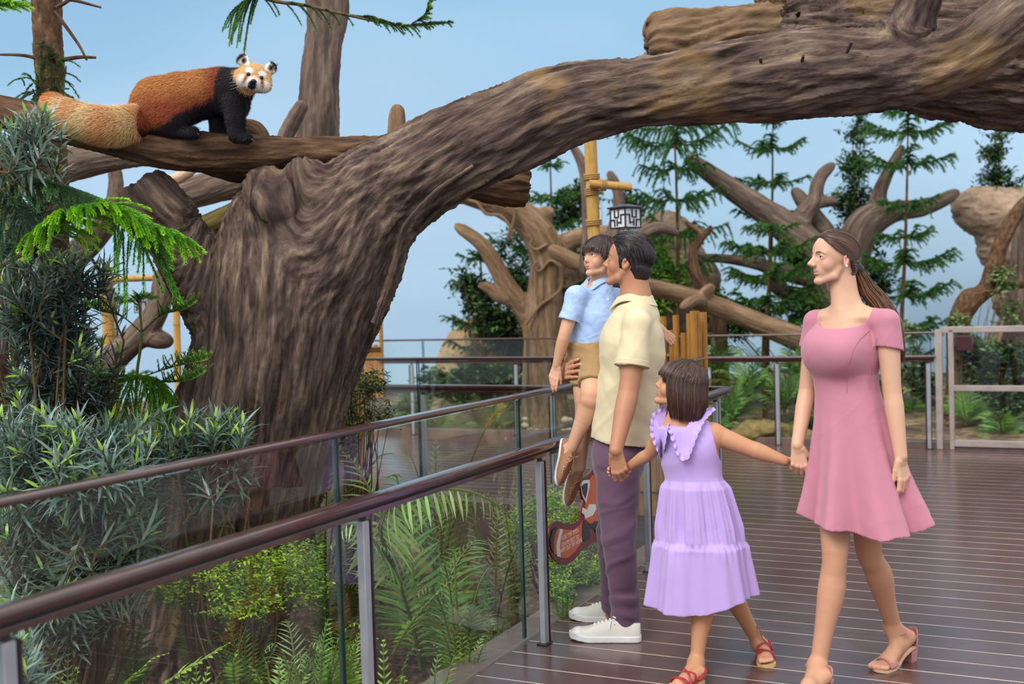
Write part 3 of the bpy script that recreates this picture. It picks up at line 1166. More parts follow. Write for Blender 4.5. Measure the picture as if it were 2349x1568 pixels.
def sign():
    red, org, wht, blk = (mat('sign_red', C(112, 26, 28), 0.3), mat('sign_orange', C(206, 98, 40), 0.3), mat('sign_white', C(232, 226, 222), 0.3), mat('sign_black', C(34, 26, 26), 0.3))
    k3 = lambda x, y: (1240 + x * 0.2296, 1180 + y * 0.2296)
    k2 = lambda x, y: (1200 + x * 0.2551, 860 + y * 0.2551)
    out = [k3(*p) for p in ((60, 230), (75, 140), (110, 80), (160, 60), (230, 85), (310, 90), (370, 60))] + \
          [k2(*p) for p in ((505, 1290), (510, 1220), (530, 1120), (505, 1000), (520, 920), (580, 890), (620, 840))] + \
          [(1380, 1075), (1420, 1085), (1440, 1150), (1430, 1230), (1400, 1240)] + [k3(*p) for p in ((610, 245), (560, 275), (520, 270), (470, 300), (450, 335), (400, 345), (370, 400), (310, 465), (250, 500), (190, 490), (120, 440), (75, 350))]
    t = thing('cutout_sign', 'red and orange animal shaped sign with white writing behind the legs of the man', 'sign', onplane(1330, 1250))

    def pc(name, pts, m, off, th=0.002):
        mb = MB(); mb.poly([onplane(x, y, 0.055 - off) for x, y in pts], th, UP)
        return mb.build(name, m, t, smooth=False)
    pc('backing', out, red, 0.0, 0.012)
    pc('tail_patch', [k3(*p) for p in ((100, 250), (125, 150), (160, 125), (240, 150), (330, 150), (385, 110), (420, 60), (420, 250), (385, 310), (340, 370), (270, 430), (200, 430), (140, 390))], org, 0.007)
    pc('tail_band', [k3(*p) for p in ((95, 250), (120, 150), (160, 125), (178, 128), (145, 190), (130, 280), (135, 390), (105, 340))], blk, 0.009)
    pc('tail_stripe', [k3(*p) for p in ((160, 300), (195, 140), (225, 150), (200, 230), (190, 330), (198, 420), (165, 415))], wht, 0.009)
    pc('face_patch', [k2(*p) for p in ((560, 1110), (585, 960), (620, 900), (700, 900), (700, 1330), (620, 1350), (545, 1290))], org, 0.007)
    pc('ear_rim', [k2(*p) for p in ((515, 980), (545, 945), (595, 940), (600, 985), (580, 1080), (565, 1150), (535, 1090))], wht, 0.009)
    pc('ear_hollow', [k2(*p) for p in ((525, 1000), (550, 975), (580, 970), (578, 1030), (562, 1110), (540, 1070))], blk, 0.011)
    pc('cheek_patch', [k2(*p) for p in ((530, 1240), (535, 1190), (575, 1210), (595, 1160), (650, 1160), (660, 1200), (625, 1260), (560, 1290), (550, 1255))], wht, 0.009)
    pc('body_patch', [k3(*p) for p in ((420, 90), (440, 65), (470, 100), (510, 90), (540, 65), (600, 60), (640, 150), (600, 230), (560, 190), (540, 140), (480, 135), (500, 230), (440, 270), (415, 230))], blk, 0.009)
    Rm = np.column_stack([UR, Z, -UP])
    for k, (tx, x, y) in enumerate((('I USE THE SMELL', 297, 195), ('ON MY FEET TO', 300, 262), ('MARK OUT MY HOME.', 302, 312))):
        p = onplane(*k3(x, y), 0.055 - 0.0085)
        M = np.eye(4); M[:3, :3] = Rm; M[:3, 3] = p
        curve_obj('lettering', tx, 0.0285, M, wht, t)


sign()
# ------------------------------------------------------------------ bark covered wood
def wood(paths, h=0.014, amp=0.02, fibre=(16, 2.2), k=0.06, twist=0.5, knots=(), rag=(), fine=0.35, flute=None):
    """paths: list of (points (n,3), radii). Returns MB with one blended, bark-textured surface.
    rag: indices of paths whose far end is broken off raggedly."""
    allp, S = [], []
    for P, r in paths:
        Q, R = spline(P, max(8, int(sum(np.linalg.norm(np.diff(P, axis=0), axis=1)) / 0.06)), r)
        allp.append((Q, R))
    lo = np.min([(Q - R[:, None]).min(0) for Q, R in allp], axis=0) - 0.05 - amp
    hi = np.max([(Q + R[:, None]).max(0) for Q, R in allp], axis=0) + 0.05 + amp
    f = Field(lo, hi, h)
    for Q, R in allp: f.chain(Q, R, k)
    for c, r in knots: f.ball(c, r, k=0.03)
    for pi in range(len(allp)):  # flatten the ends
        if pi in rag:
            Q, R = allp[pi]
            T = nrm(Q[-1] - Q[-3]); e = Q[-1] - T * R[-1] * 0.15
            rr = R[-1] * 1.4
            q = np.array(e)

            def cut(x, y, z, q=q, T=T, rr=rr):
                dd = (x - q[0]) * T[0] + (y - q[1]) * T[1] + (z - q[2]) * T[2]
                p = np.stack([np.ravel(x), np.ravel(y), np.ravel(z)], -1)
                jag = pn(p * (3.0 / rr)).reshape(np.shape(x)) * rr * 0.25
                return -(dd + jag)
            f.custom(q - rr, q + rr, lambda x, y, z: cut(x, y, z), 0.01, 'sub')
    V, F = f.mesh()
    N = vnormals(V, F)
    # straightened coordinates (around, along), blended smoothly between the paths
    SQ, SR, SA, SB, SS = [], [], [], [], []
    for Q, R in allp:
        off, n0 = 0.0, None
        if SQ:
            Qa = np.concatenate(SQ); i = np.linalg.norm(Qa - Q[0], axis=1).argmin()
            off, n0 = np.concatenate(SS)[i], np.concatenate(SA)[i]
        T, A, Bq = frames(Q, n0)
        SQ.append(Q); SR.append(R); SA.append(A); SB.append(Bq); SS.append(off + np.concatenate([[0], np.cumsum(np.linalg.norm(np.diff(Q, axis=0), axis=1))]))
    Q, R, A, Bq, S = map(np.concatenate, (SQ, SR, SA, SB, SS))
    Tq = np.cross(A, Bq)
    bk = np.zeros((len(V), 3)); Rv = np.zeros(len(V))
    for a0 in range(0, len(V), 20000):
        v = V[a0:a0 + 20000]
        D = np.linalg.norm(v[:, None] - Q[None], axis=2)
        E = D / R[None]
        W_ = np.exp(-np.clip((E - E.min(1, keepdims=True)) * 9, 0, 40)); W_ /= W_.sum(1, keepdims=True)
        q, ra, an, bn, tn = W_ @ Q, W_ @ R, nrm(W_ @ A), nrm(W_ @ Bq), nrm(W_ @ Tq)
        rel = v - q
        ss = W_ @ S + (rel * tn).sum(1)
        ang = np.arctan2((rel * bn).sum(1), (rel * an).sum(1)) + twist * ss
        bk[a0:a0 + 20000] = np.stack([np.cos(ang) * ra, np.sin(ang) * ra, ss], -1); Rv[a0:a0 + 20000] = ra
    sc = np.array([fibre[0], fibre[0], fibre[1]])
    wob = np.stack([pn(V * 2.5), pn(V * 2.5 + 31), pn(V * 2.5 + 57)], -1)
    q = bk * sc + wob * 0.6
    d = ridge(q, 2) - 0.5
    d2 = ridge(q * np.array([2.3, 2.3, 2.0]) + 40, 2) - 0.5
    hgt = d + fine * d2 + 0.5 * fbm(V * 3.0, 2)
    if flute: hgt = hgt + flute * ridge(bk * np.array([5, 5, 0.8]), 1)
    V2 = V + N * (amp * hgt * np.clip(Rv / 0.10, 0.35, 1.0))[:, None]
    cav = np.ones(len(V))
    mb = MB()
    mb.add(V2, F, np.repeat(cav[:, None], 3, 1), bk)
    return mb


def px(pts, Y=None):
    """list of (x, y, Y, half-width in px) -> points, radii"""
    P, R = [], []
    for q in pts:
        x, y = q[0], q[1]
        d = q[2] if len(q) > 3 else Y
        P.append(at(x, y, d)); R.append(q[-1] * d / FPX)
    return np.array(P), np.array(R)


BARK = mat_bark('tree_bark', [(0.27, C(38, 30, 28)), (0.43, C(80, 65, 60)), (0.57, C(114, 96, 86)), (0.78, C(172, 150, 124))],
                cross=30, along=3.0, bstr=1.0, bdist=0.014, patch=(C(150, 118, 70), 1.3, 0.60))
BARKD = mat_bark('log_bark', [(0.2, C(36, 26, 22)), (0.45, C(82, 60, 46)), (0.65, C(128, 98, 74)), (0.9, C(206, 186, 160))], cross=26, along=3.2, bstr=0.9, bdist=0.012)
BARKG = mat_bark('grey_wood', [(0.25, C(62, 52, 48)), (0.5, C(112, 95, 85)), (0.78, C(160, 140, 124))], cross=24, along=2.0, bstr=0.9, bdist=0.015)
BARKP = mat_bark('pale_wood', [(0.2, C(170, 138, 110)), (0.5, C(206, 176, 146)), (0.8, C(230, 204, 176))], cross=24, along=2.0, bstr=0.4, bdist=0.006)
BARKM = mat_bark('mossy_wood', [(0.25, C(44, 36, 24)), (0.45, C(80, 68, 42)), (0.68, C(116, 104, 54)), (0.85, C(146, 134, 72))], cross=24, along=3.0, bstr=0.8, bdist=0.010, patch=(C(92, 92, 40), 3.0, 0.56))
BARKB = mat_bark('brown_trunk', [(0.25, C(50, 36, 28)), (0.5, C(98, 73, 55)), (0.78, C(142, 112, 86))], cross=34, along=14, bstr=0.9, bdist=0.010)
BARKT = mat_bark('tan_wood', [(0.25, C(78, 60, 46)), (0.5, C(134, 108, 84)), (0.78, C(178, 150, 120))], cross=22, along=2.0, bstr=0.9, bdist=0.015)
CUTW = mat('cut_wood', C(198, 150, 88), 0.8, var=0.25, vscale=25)


def big_tree():
    t = thing('tree', 'huge leaning grey brown tree with a thick limb arching over the family', 'tree', at(420, 1440, 6.0))
    trunk = px([(380, 1600, 6.05, 235), (425, 1440, 6.0, 200), (505, 1220, 5.95, 176), (556, 1060, 5.9, 172), (606, 920, 5.85, 163), (640, 800, 5.8, 166), (662, 700, 5.78, 172), (668, 600, 5.76, 152), (662, 510, 5.75, 112), (655, 455, 5.75, 78)])
    limb = px([(690, 800, 5.8, 120), (728, 670, 5.75, 132), (775, 560, 5.7, 134), (845, 470, 5.68, 108), (945, 408, 5.66, 88), (1050, 350, 5.64, 80), (1160, 302, 5.6, 76), (1260, 258, 5.57, 70), (1360, 230, 5.54, 64), (1460, 214, 5.5, 60), (1560, 204, 5.45, 64), (1700, 184, 5.38, 72), (1850, 168, 5.3, 76), (1990, 163, 5.22, 66), (2110, 158, 5.15, 50), (2220, 124, 5.08, 44), (2340, 42, 5.0, 46), (2480, -60, 4.9, 48)])
    fork = px([(600, 780, 5.78, 80), (505, 690, 5.72, 66), (440, 590, 5.66, 54), (385, 515, 5.6, 48), (318, 425, 5.55, 46)])
    stub = px([(2025, 165, 5.20, 48), (2072, 92, 5.16, 36), (2100, 36, 5.14, 30), (2130, -40, 5.12, 28)])
    root1 = px([(420, 1400, 5.95, 110), (300, 1470, 5.75, 70), (170, 1530, 5.6, 30)])
    knots = [(at(620, 440, 5.55), 0.11), (at(700, 425, 5.56), 0.12), (at(640, 470, 5.5), 0.12), (at(735, 440, 5.52), 0.10), (at(600, 520, 5.5), 0.08)]
    mb = wood([trunk, limb, fork, stub, root1], h=0.011, amp=0.025, fibre=(17.0, 1.8), k=0.075, twist=0.35, knots=knots, rag=(2,), fine=0.6, flute=0.9)
    mb.build('trunk', BARK, t)
    # flat cut face on the broken fork
    P, R = fork
    T = nrm(P[-1] - P[-2])
    for k, (x, y, Yd) in enumerate(((1745, 142, 5.2), (1840, 140, 5.14), (1942, 122, 5.07))):
        m = MB(); p = at(x, y, Yd - 0.03); q = at(x + (0, 3, 12)[k], y - (10, 12, 26)[k], Yd - 0.06)
        m.tube([p, q], 0.007, 8); m.build('nail', M_STEELD, t)
    r = spline(px([(1612, 141, 5.30, 4), (1680, 128, 5.26, 5), (1760, 112, 5.22, 6), (1820, 98, 5.2, 7), (1870, 84, 5.2, 6)])[0], 40)
    m = MB(); m.tube(r, np.linspace(0.008, 0.017, 40) * (1 + 0.15 * RNG.normal(size=40)), 8); m.build('clinging_root', BARKT, t)
    r = spline(px([(1085, 380, 5.43, 4), (1000, 440, 5.40, 5), (930, 520, 5.42, 5), (900, 620, 5.45, 5), (860, 740, 5.5, 4)])[0], 50)
    m = MB(); m.tube(r, np.linspace(0.010, 0.018, 50) * (1 + 0.12 * RNG.normal(size=50)), 8); m.build('clinging_root', BARK, t)


def one_wood(name, label, cat, paths, m, part='trunk', ends=(), end_mat=None, **kw):
    P0 = paths[0][0][0]
    t = thing(name, label, cat, P0)
    wood(paths, **kw).build(part, m, t)
    for (c, d, r) in ends:
        mb = MB(); d = nrm(d)
        mb.lathe([(r * 0.98, -0.012), (r * 0.92, 0.003), (r * 0.5, 0.006), (0.001, 0.005)], c, d, 20)
        mb.build('cut_end', end_mat or CUTW, t)
    return t


def trees():
    big_tree()
    log = px([(-60, 248, 5.25, 32), (40, 262, 5.3, 32), (150, 292, 5.36, 32), (270, 322, 5.42, 33), (400, 346, 5.5, 38), (540, 350, 5.58, 40), (660, 352, 5.66, 33), (780, 352, 5.78, 32), (900, 356, 5.95, 34), (1040, 400, 6.12, 36), (1140, 424, 6.2, 40), (1212, 432, 6.24, 38)])
    prong = px([(1150, 410, 6.2, 20), (1200, 403, 6.2, 12), (1242, 408, 6.2, 8)])
    one_wood('log', 'dark rough barked log lying in the tree crotch, the red panda standing on it', 'log', [log, prong], BARKD, 'log_body', h=0.008, amp=0.020, fibre=(24, 3.0), k=0.03, twist=0.25, rag=(0, 1))
    for pts, lab, m, kw in (
        ([(430, 365, 5.75, 17), (490, 385, 5.75, 17), (548, 403, 5.75, 17)], 'short broken brown branch stub sticking out below the panda log', BARKD, {}),
        ([(40, 405, 8.2, 36), (150, 378, 8.1, 38), (250, 362, 8.0, 30), (330, 362, 7.95, 18), (385, 375, 7.9, 14)], 'weathered grey brown log crossing behind the brown conifer trunk at far left', BARKG, {}),
        ([(350, 470, 8.8, 34), (450, 440, 8.8, 34), (560, 412, 8.8, 36), (680, 400, 8.8, 38), (760, 500, 8.8, 38), (790, 800, 8.8, 40), (790, 1130, 8.8, 44)], 'thick grey fallen log seen behind the broken fork of the big tree', BARKG, {}),
        ([(405, 528, 7.2, 22), (470, 520, 7.2, 25), (540, 490, 7.2, 26), (620, 460, 7.2, 28), (690, 560, 7.2, 28), (690, 900, 7.2, 30), (670, 1380, 7.2, 32)], 'mossy yellow green log between the broken fork and the big trunk', BARKM, {}),
        ([(262, 382, 8.6, 14), (266, 430, 8.6, 16), (250, 500, 8.6, 24), (170, 590, 8.6, 30), (60, 690, 8.6, 30), (-10, 850, 8.6, 32), (-20, 1130, 8.6, 34)], 'grey curving bough with an upright tip above the broken fork', BARKG, {}),
        ([(690, 245, 6.9, 16), (668, 285, 6.9, 17), (648, 330, 6.9, 17), (625, 420, 6.9, 18), (610, 700, 6.9, 20), (600, 1400, 6.9, 24)], 'slanting grey branch stub behind the log left of the tall grey trunk', BARKG, {}),
        ([(912, 256, 6.15, 17), (910, 300, 6.15, 18), (905, 360, 6.15, 18)], 'short upright sawn post of olive brown wood on the log', BARKT, {}),
        ([(1062, 278, 5.95, 13), (1080, 290, 5.95, 14), (1100, 320, 5.95, 14)], 'small rounded stub peeping over the arching limb', BARKG, {}),
        ([(560, 300, 5.75, 26), (585, 305, 5.75, 22), (600, 325, 5.75, 20)], 'knobbly bark stump on the log just behind the front paws of the panda', BARKD, {}),
    ):
        one_wood('branch_stub' if len(pts) < 4 else 'fallen_log', lab, 'branch' if len(pts) < 4 else 'log', [px(pts)], m, 'branch_body', h=0.011, amp=0.010, fibre=(22, 2.4), k=0.02)
    p, r = px([(945, 328, 6.1, 23), (960, 340, 6.5, 23)])
    one_wood('branch_stub', 'sawn round log end with pale cut face beside the upright post', 'log', [(p, r)], BARKT, 'branch_body', ends=[(p[0] + nrm(p[0] - p[1]) * r[0] * 0.95, p[0] - p[1], r[0] * 0.9)], h=0.010, amp=0.005)
    # pale forked dead branch
    a = px([(447, 385, 7.8, 10), (415, 405, 7.8, 11), (378, 422, 7.8, 12), (372, 445, 7.8, 13), (390, 480, 7.8, 13), (420, 515, 7.8, 13), (480, 545, 7.8, 12), (545, 588, 7.8, 11), (610, 650, 7.8, 12), (640, 900, 7.8, 14), (650, 1300, 7.8, 16)])
    b = px([(372, 445, 7.8, 12), (362, 430, 7.8, 9), (355, 470, 7.8, 9)])
    one_wood('dead_branch', 'pale tan crooked dead branch behind the broken fork', 'branch', [a, b], BARKP, 'branch_body', h=0.009, amp=0.004, k=0.03)
    # grey log with stub, left of trunk
    a = px([(372, 632, 8.3, 17), (368, 690, 8.3, 19), (340, 745, 8.3, 24), (285, 800, 8.3, 25), (215, 860, 8.3, 30), (110, 930, 8.3, 36)])
    b = px([(335, 770, 8.3, 16), (360, 778, 8.3, 14), (385, 782, 8.3, 11)])
    one_wood('dead_tree', 'grey driftwood branch rising beside the bamboo posts left of the trunk', 'branch', [a, b], BARKG, 'branch_body', h=0.012, amp=0.008, k=0.05, rag=(0,))
    a = px([(-40, 800, 6.6, 44), (30, 745, 6.6, 36), (90, 690, 6.7, 24), (130, 650, 6.9, 14)])
    one_wood('dead_tree', 'mossy thick bough half hidden in the shrubs at far left', 'branch', [a], BARKM, 'branch_body', h=0.014, amp=0.012)
    a = px([(-20, 1150, 6.2, 34), (-8, 960, 6.2, 32), (4, 800, 6.2, 30), (12, 700, 6.3, 28), (16, 600, 6.3, 28), (24, 500, 6.3, 22), (10, 420, 6.3, 16)])
    one_wood('tree', 'dark shrub trunk cut by the left edge of the picture', 'tree', [a], BARKD, h=0.016, amp=0.014)
    a = px([(128, 1250, 5.95, 28), (128, 1000, 5.95, 27), (130, 800, 5.95, 25), (128, 600, 5.95, 22), (126, 480, 5.95, 23), (122, 360, 5.95, 22), (117, 230, 5.95, 20), (112, 130, 5.95, 24), (108, 60, 5.95, 23), (106, -60, 5.95, 26)])
    one_wood('conifer_trunk', 'straight rough brown conifer trunk crossed by the panda log at far left', 'tree', [a], BARKB, h=0.009, amp=0.012, fibre=(26, 14), fine=0.6)
    # tall grey trunk behind the log
    a = px([(700, 1100, 7.6, 62), (708, 800, 7.6, 56), (716, 560, 7.55, 50), (727, 340, 7.5, 42), (733, 200, 7.5, 37), (742, 100, 7.5, 34), (752, 40, 7.5, 38), (745, -60, 7.5, 46)])
    one_wood('tree', 'tall grey trunk rising behind the panda log to the top edge', 'tree', [a], BARKG, h=0.013, amp=0.012, fibre=(18, 3.5), fine=0.6)
    # hollow log and huge trunk, upper right
    a = px([(1905, 62, 6.5, 100), (1990, 70, 6.4, 122), (2120, 80, 6.3, 146), (2260, 98, 6.2, 158), (2440, 110, 6.1, 170)])
    b = px([(2020, 60, 6.4, 60), (1940, 70, 6.45, 60), (1865, 96, 6.5, 34)])
    c = px([(2050, 0, 6.4, 60), (1960, -10, 6.45, 60), (1905, 10, 6.5, 45)])
    one_wood('tree', 'massive grey trunk crossing behind the limb at the upper right corner', 'tree', [a, b, c], BARK, h=0.015, amp=0.036, fibre=(12, 1.3), k=0.08, twist=0.15, fine=0.8, flute=.6, rag=(1, 2))
    a = px([(1950, 62, 7.1, 62), (1800, 85, 7.1, 54), (1650, 100, 7.1, 50), (1540, 108, 7.1, 50), (1490, 115, 7.1, 42)])
    b = px([(2000, -30, 7.1, 60), (1880, -10, 7.1, 52), (1800, -15, 7.1, 40)])
    one_wood('hollow_log', 'broken end of a brown log jutting out above the arching limb', 'log', [a, b], BARKT, 'log_body', h=0.013, amp=0.042, fibre=(13, 0.9), k=0.12, twist=0.1, fine=0.8, flute=.8, rag=(0,))

    # --- trees beyond the deck
    a = px([(1250, 1040, 12.9, 76), (1250, 960, 12.9, 52), (1247, 860, 12.9, 43), (1246, 760, 12.9, 38), (1250, 660, 12.9, 34), (1256, 600, 12.9, 34), (1240, 545, 12.9, 34), (1205, 500, 12.9, 30), (1150, 468, 12.9, 26), (1090, 448, 12.9, 24), (1020, 425, 12.9, 24)])
    b = px([(1245, 790, 12.9, 30), (1215, 725, 12.9, 22), (1170, 665, 12.9, 17), (1138, 610, 12.9, 15), (1110, 565, 12.9, 13), (1080, 540, 12.9, 11), (1050, 520, 12.9, 9)])
    c = px([(1180, 690, 12.9, 12), (1145, 680, 12.9, 11), (1120, 660, 12.9, 9), (1103, 655, 12.9, 7)])
    d = px([(1262, 590, 12.9, 24), (1300, 556, 12.9, 18), (1350, 538, 12.9, 15), (1420, 535, 12.9, 14)])
    e = px([(1232, 510, 12.9, 18), (1246, 495, 12.9, 13), (1262, 487, 12.9, 9)])
    t = one_wood('tree', 'bare tan tree with stubby branches and a coiling vine behind the boy', 'tree', [a, b, c, d, e], BARKT, h=0.02, amp=0.012, k=0.06)
    for pts in ([(1205, 745, 4), (1240, 700, 4), (1285, 665, 5), (1288, 620, 4), (1272, 590, 4), (1275, 545, 4), (1262, 520, 4)], [(1255, 560, 4), (1230, 572, 4), (1216, 562, 4), (1222, 550, 4)], [(1285, 610, 4), (1262, 598, 4), (1238, 622, 4), (1225, 612, 4), (1232, 600, 4)], [(1075, 460, 3), (1095, 466, 3), (1115, 490, 3), (1150, 496, 3), (1175, 530, 3), (1165, 545, 3), (1180, 500, 3), (1175, 470, 3)]):
        P = spline([at(x, y, 12.9 - 0.22) for x, y, _ in pts], 50)
        m = MB(); m.tube(P, 0.018, 7); m.build('vine', BARKT, t)
    a = px([(1270, 575, 12.3, 14), (1350, 615, 12.3, 17), (1450, 650, 12.3, 17), (1550, 672, 12.3, 18), (1650, 705, 12.3, 20), (1750, 745, 12.3, 22), (1860, 790, 12.3, 26)])
    b = px([(1610, 690, 12.25, 12), (1590, 690, 12.0, 11), (1568, 704, 11.9, 10)])
    c = px([(1600, 690, 12.25, 11), (1630, 660, 12.2, 10)])
    one_wood('fallen_tree', 'leaning tan tree trunk slanting down behind the bamboo screen to the right', 'log', [a, b, c], BARKT, h=0.018, amp=0.010, k=0.04)
    a = px([(1930, 985, 13.6, 80), (1930, 860, 13.6, 64), (1915, 720, 13.6, 52), (1900, 650, 13.6, 46), (1865, 585, 13.6, 40), (1815, 530, 13.6, 32), (1745, 478, 13.6, 24), (1680, 435, 13.6, 20), (1625, 395, 13.6, 16), (1583, 366, 13.6, 13)])
    b = px([(1820, 545, 13.6, 24), (1842, 495, 13.6, 18), (1868, 460, 13.6, 14), (1874, 425, 13.6, 12), (1888, 398, 13.6, 10), (1908, 380, 13.6, 9)])
    c = px([(1866, 463, 13.6, 11), (1890, 463, 13.6, 8), (1915, 462, 13.6, 7)])
    d = px([(1930, 620, 13.8, 40), (1905, 560, 13.8, 24), (1870, 500, 13.8, 17), (1825, 440, 13.8, 11)])
    e = px([(1890, 690, 13.6, 20), (1800, 670, 13.5, 14), (1765, 640, 13.5, 9), (1760, 615, 13.5, 7)])
    g = px([(1900, 640, 13.6, 20), (1820, 630, 13.4, 15), (1740, 605, 13.4, 11), (1680, 595, 13.4, 8), (1610, 590, 13.4, 6)])
    one_wood('tree', 'bare brown tree with forked limbs behind the head of the woman', 'tree', [a, b, c, d, e, g], BARKG, h=0.02, amp=0.012, k=0.06)
    a = px([(1935, 640, 14.2, 44), (1960, 560, 14.2, 36), (1990, 510, 14.2, 34), (2050, 485, 14.2, 20), (2110, 478, 14.2, 16), (2160, 460, 14.2, 13), (2192, 443, 14.2, 10)])
    b = px([(2015, 495, 14.2, 22), (2015, 450, 14.2, 14), (2035, 400, 14.2, 10), (2068, 340, 14.2, 8)])
    one_wood('tree', 'grey bare branching tree to the right of the woman with raised limbs', 'tree', [a, b], BARKG, h=0.02, amp=0.012, k=0.06)
    a = px([(2206, 1000, 12.2, 36), (2205, 900, 12.2, 30), (2198, 830, 12.2, 22), (2196, 760, 12.2, 20), (2215, 700, 12.2, 20), (2262, 662, 12.2, 16), (2280, 610, 12.2, 15), (2300, 550, 12.2, 14), (2340, 480, 12.2, 13), (2400, 430, 12.2, 13)])
    b = px([(2215, 705, 12.2, 19), (2222, 690, 12.2, 18), (2226, 680, 12.2, 17)])
    c = px([(2262, 668, 12.2, 12), (2300, 655, 12.2, 8), (2360, 650, 12.2, 7)])
    pe = at(2226, 670, 12.2)
    one_wood('tree', 'crooked brown tree with a sawn stump behind the metal gate', 'tree', [a, b, c], BARKB, h=0.018, amp=0.012, k=0.05, ends=[(pe, np.array([0.05, -0.1, 1]), 0.075)])
    a = px([(2350, 990, 12.6, 52), (2350, 830, 12.6, 45), (2345, 720, 12.6, 32), (2350, 600, 12.6, 26), (2360, 480, 12.6, 22)])
    one_wood('tree', 'pale trunk cut by the right edge behind the metal gate', 'tree', [a], BARKG, h=0.02, amp=0.01)
    a = px([(1575, 510, 12.7, 5), (1610, 540, 12.7, 7), (1590, 575, 12.7, 9), (1595, 620, 12.7, 11), (1620, 670, 12.7, 13), (1645, 720, 12.7, 16), (1650, 800, 12.7, 18), (1655, 985, 12.7, 22)])
    b = px([(1605, 545, 12.7, 6), (1625, 530, 12.7, 5), (1630, 520, 12.7, 4)])
    one_wood('tree', 'thin dark crooked dead tree between the bamboo screen and the mural', 'tree', [a, b], BARKD, h=0.014, amp=0.008, k=0.03)
    a = px([(1465, 540, 11.6, 10), (1500, 524, 11.6, 11), (1530, 524, 11.6, 9), (1550, 534, 11.6, 8)])
    b = px([(1380, 620, 11.6, 16), (1410, 520, 11.6, 12), (1420, 450, 11.6, 10), (1400, 400, 11.6, 9)])
    c = px([(1345, 620, 11.6, 15), (1350, 520, 11.6, 12), (1342, 400, 11.6, 10), (1320, 345, 11.6, 7), (1305, 325, 11.6, 5)])
    one_wood('tree', 'grey bare sapling trunks behind the lantern post', 'tree', [c, b, a, px([(1380, 1010, 11.6, 30), (1380, 760, 11.6, 26), (1380, 620, 11.6, 24), (1465, 540, 11.6, 12)])], BARKG, h=0.014, amp=0.008, k=0.05)


trees()


# ------------------------------------------------------------------ rocks
def mat_rock(name, a, b, c):
    m, N, L, bs = newmat(name)
    o = N.new('ShaderNodeTexCoord').outputs['Object']
    f = noise_node(N, L, o, 1.6, 5, 0.65)
    g = noise_node(N, L, o, 14, 4, 0.6)
    col = mixc(N, L, 0.35, ramp(N, L, f, [(0.3, a), (0.5, b), (0.7, c)]), ramp(N, L, g, [(0.3, a), (0.7, c)]))
    L.new(col, bs.inputs['Base Color']); bs.inputs['Roughness'].default_value = 0.95
    bump(N, L, bs, g, 0.6, 0.03)
    return m


ROCK = mat_rock('rock', C(104, 84, 70), C(150, 126, 106), C(184, 160, 136))
ROCKT = mat_rock('tan_rock', C(120, 96, 66), C(176, 146, 108), C(206, 178, 140))
ROCKM = mat_rock('mossy_rock', C(70, 62, 34), C(122, 106, 60), C(160, 140, 90))


def rock(label, blobs, m, h=0.03, amp=0.06, k=0.15, name='rock', flat=0.7):
    B = [(at(x, y, Y), r * Y / FPX) for x, y, Y, r in blobs]
    lo = np.min([c - r for c, r in B], axis=0) - 0.2; hi = np.max([c + r for c, r in B], axis=0) + 0.2
    f = Field(lo, hi, h)
    for c, r in B: f.ball(c, (r, r * 0.9, r * flat), k=k)
    V, F = f.mesh()
    N = vnormals(V, F)
    s = 1.6 / max(0.25, B[0][1])
    d = fbm(V * s, 4) + 0.5 * ridge(V * s * np.array([0.7, 0.7, 2.4]), 2)
    mb = MB().add(V + N * (amp * d)[:, None], F)
    o = mb.build(name, m, loc=B[0][0])
    tag(o, label, 'rock')
    return o


rock('large overhanging brown rock at the right edge against the mural', [(x, y, 14.6, r) for x, y, r in ((2262, 490, 62), (2320, 485, 66), (2400, 520, 90), (2310, 580, 62), (2350, 680, 70), (2340, 790, 75), (2232, 470, 34))], ROCK, amp=0.07, k=0.3)
rock('tall brown boulder behind the head of the man', [(1530, 560, 14.2, 70), (1545, 640, 14.2, 85), (1560, 740, 14.2, 100), (1520, 520, 14.2, 40), (1590, 640, 14.2, 50)], ROCK, k=0.3)
rock('rounded tan boulder on the bank left of the bare tan tree', [(1110, 790, 14.4, 75), (1075, 810, 14.4, 60), (1150, 760, 14.4, 60), (1180, 800, 14.4, 70), (1060, 860, 14.4, 60)], ROCKT, k=0.25)
rock('shelf of brown rock under the branches between the boy and the bare tree', [(1320, 600, 13.9, 55), (1360, 620, 13.9, 60), (1300, 700, 13.9, 80), (1390, 720, 13.9, 80), (1350, 800, 13.9, 90)], ROCK, k=0.25)
rock('low mossy rock by the far deck edge between the girl and the woman', [(1745, 985, 11.2, 38), (1800, 990, 11.2, 36), (1700, 995, 11.2, 26), (1850, 1000, 11.1, 20)], ROCKM, h=0.018, amp=0.05, k=0.12, flat=0.5)
rock('yellowish stone low in the fern bed behind the second railing post', [(905, 1255, 6.8, 40), (935, 1270, 6.8, 34)], ROCKT, h=0.015, amp=0.03, k=0.06)
rock('dark mossy boulder in the fern bed beside the near railing post', [(900, 1300, 6.0, 45), (950, 1310, 6.0, 40)], ROCKM, h=0.015, amp=0.03, k=0.06)
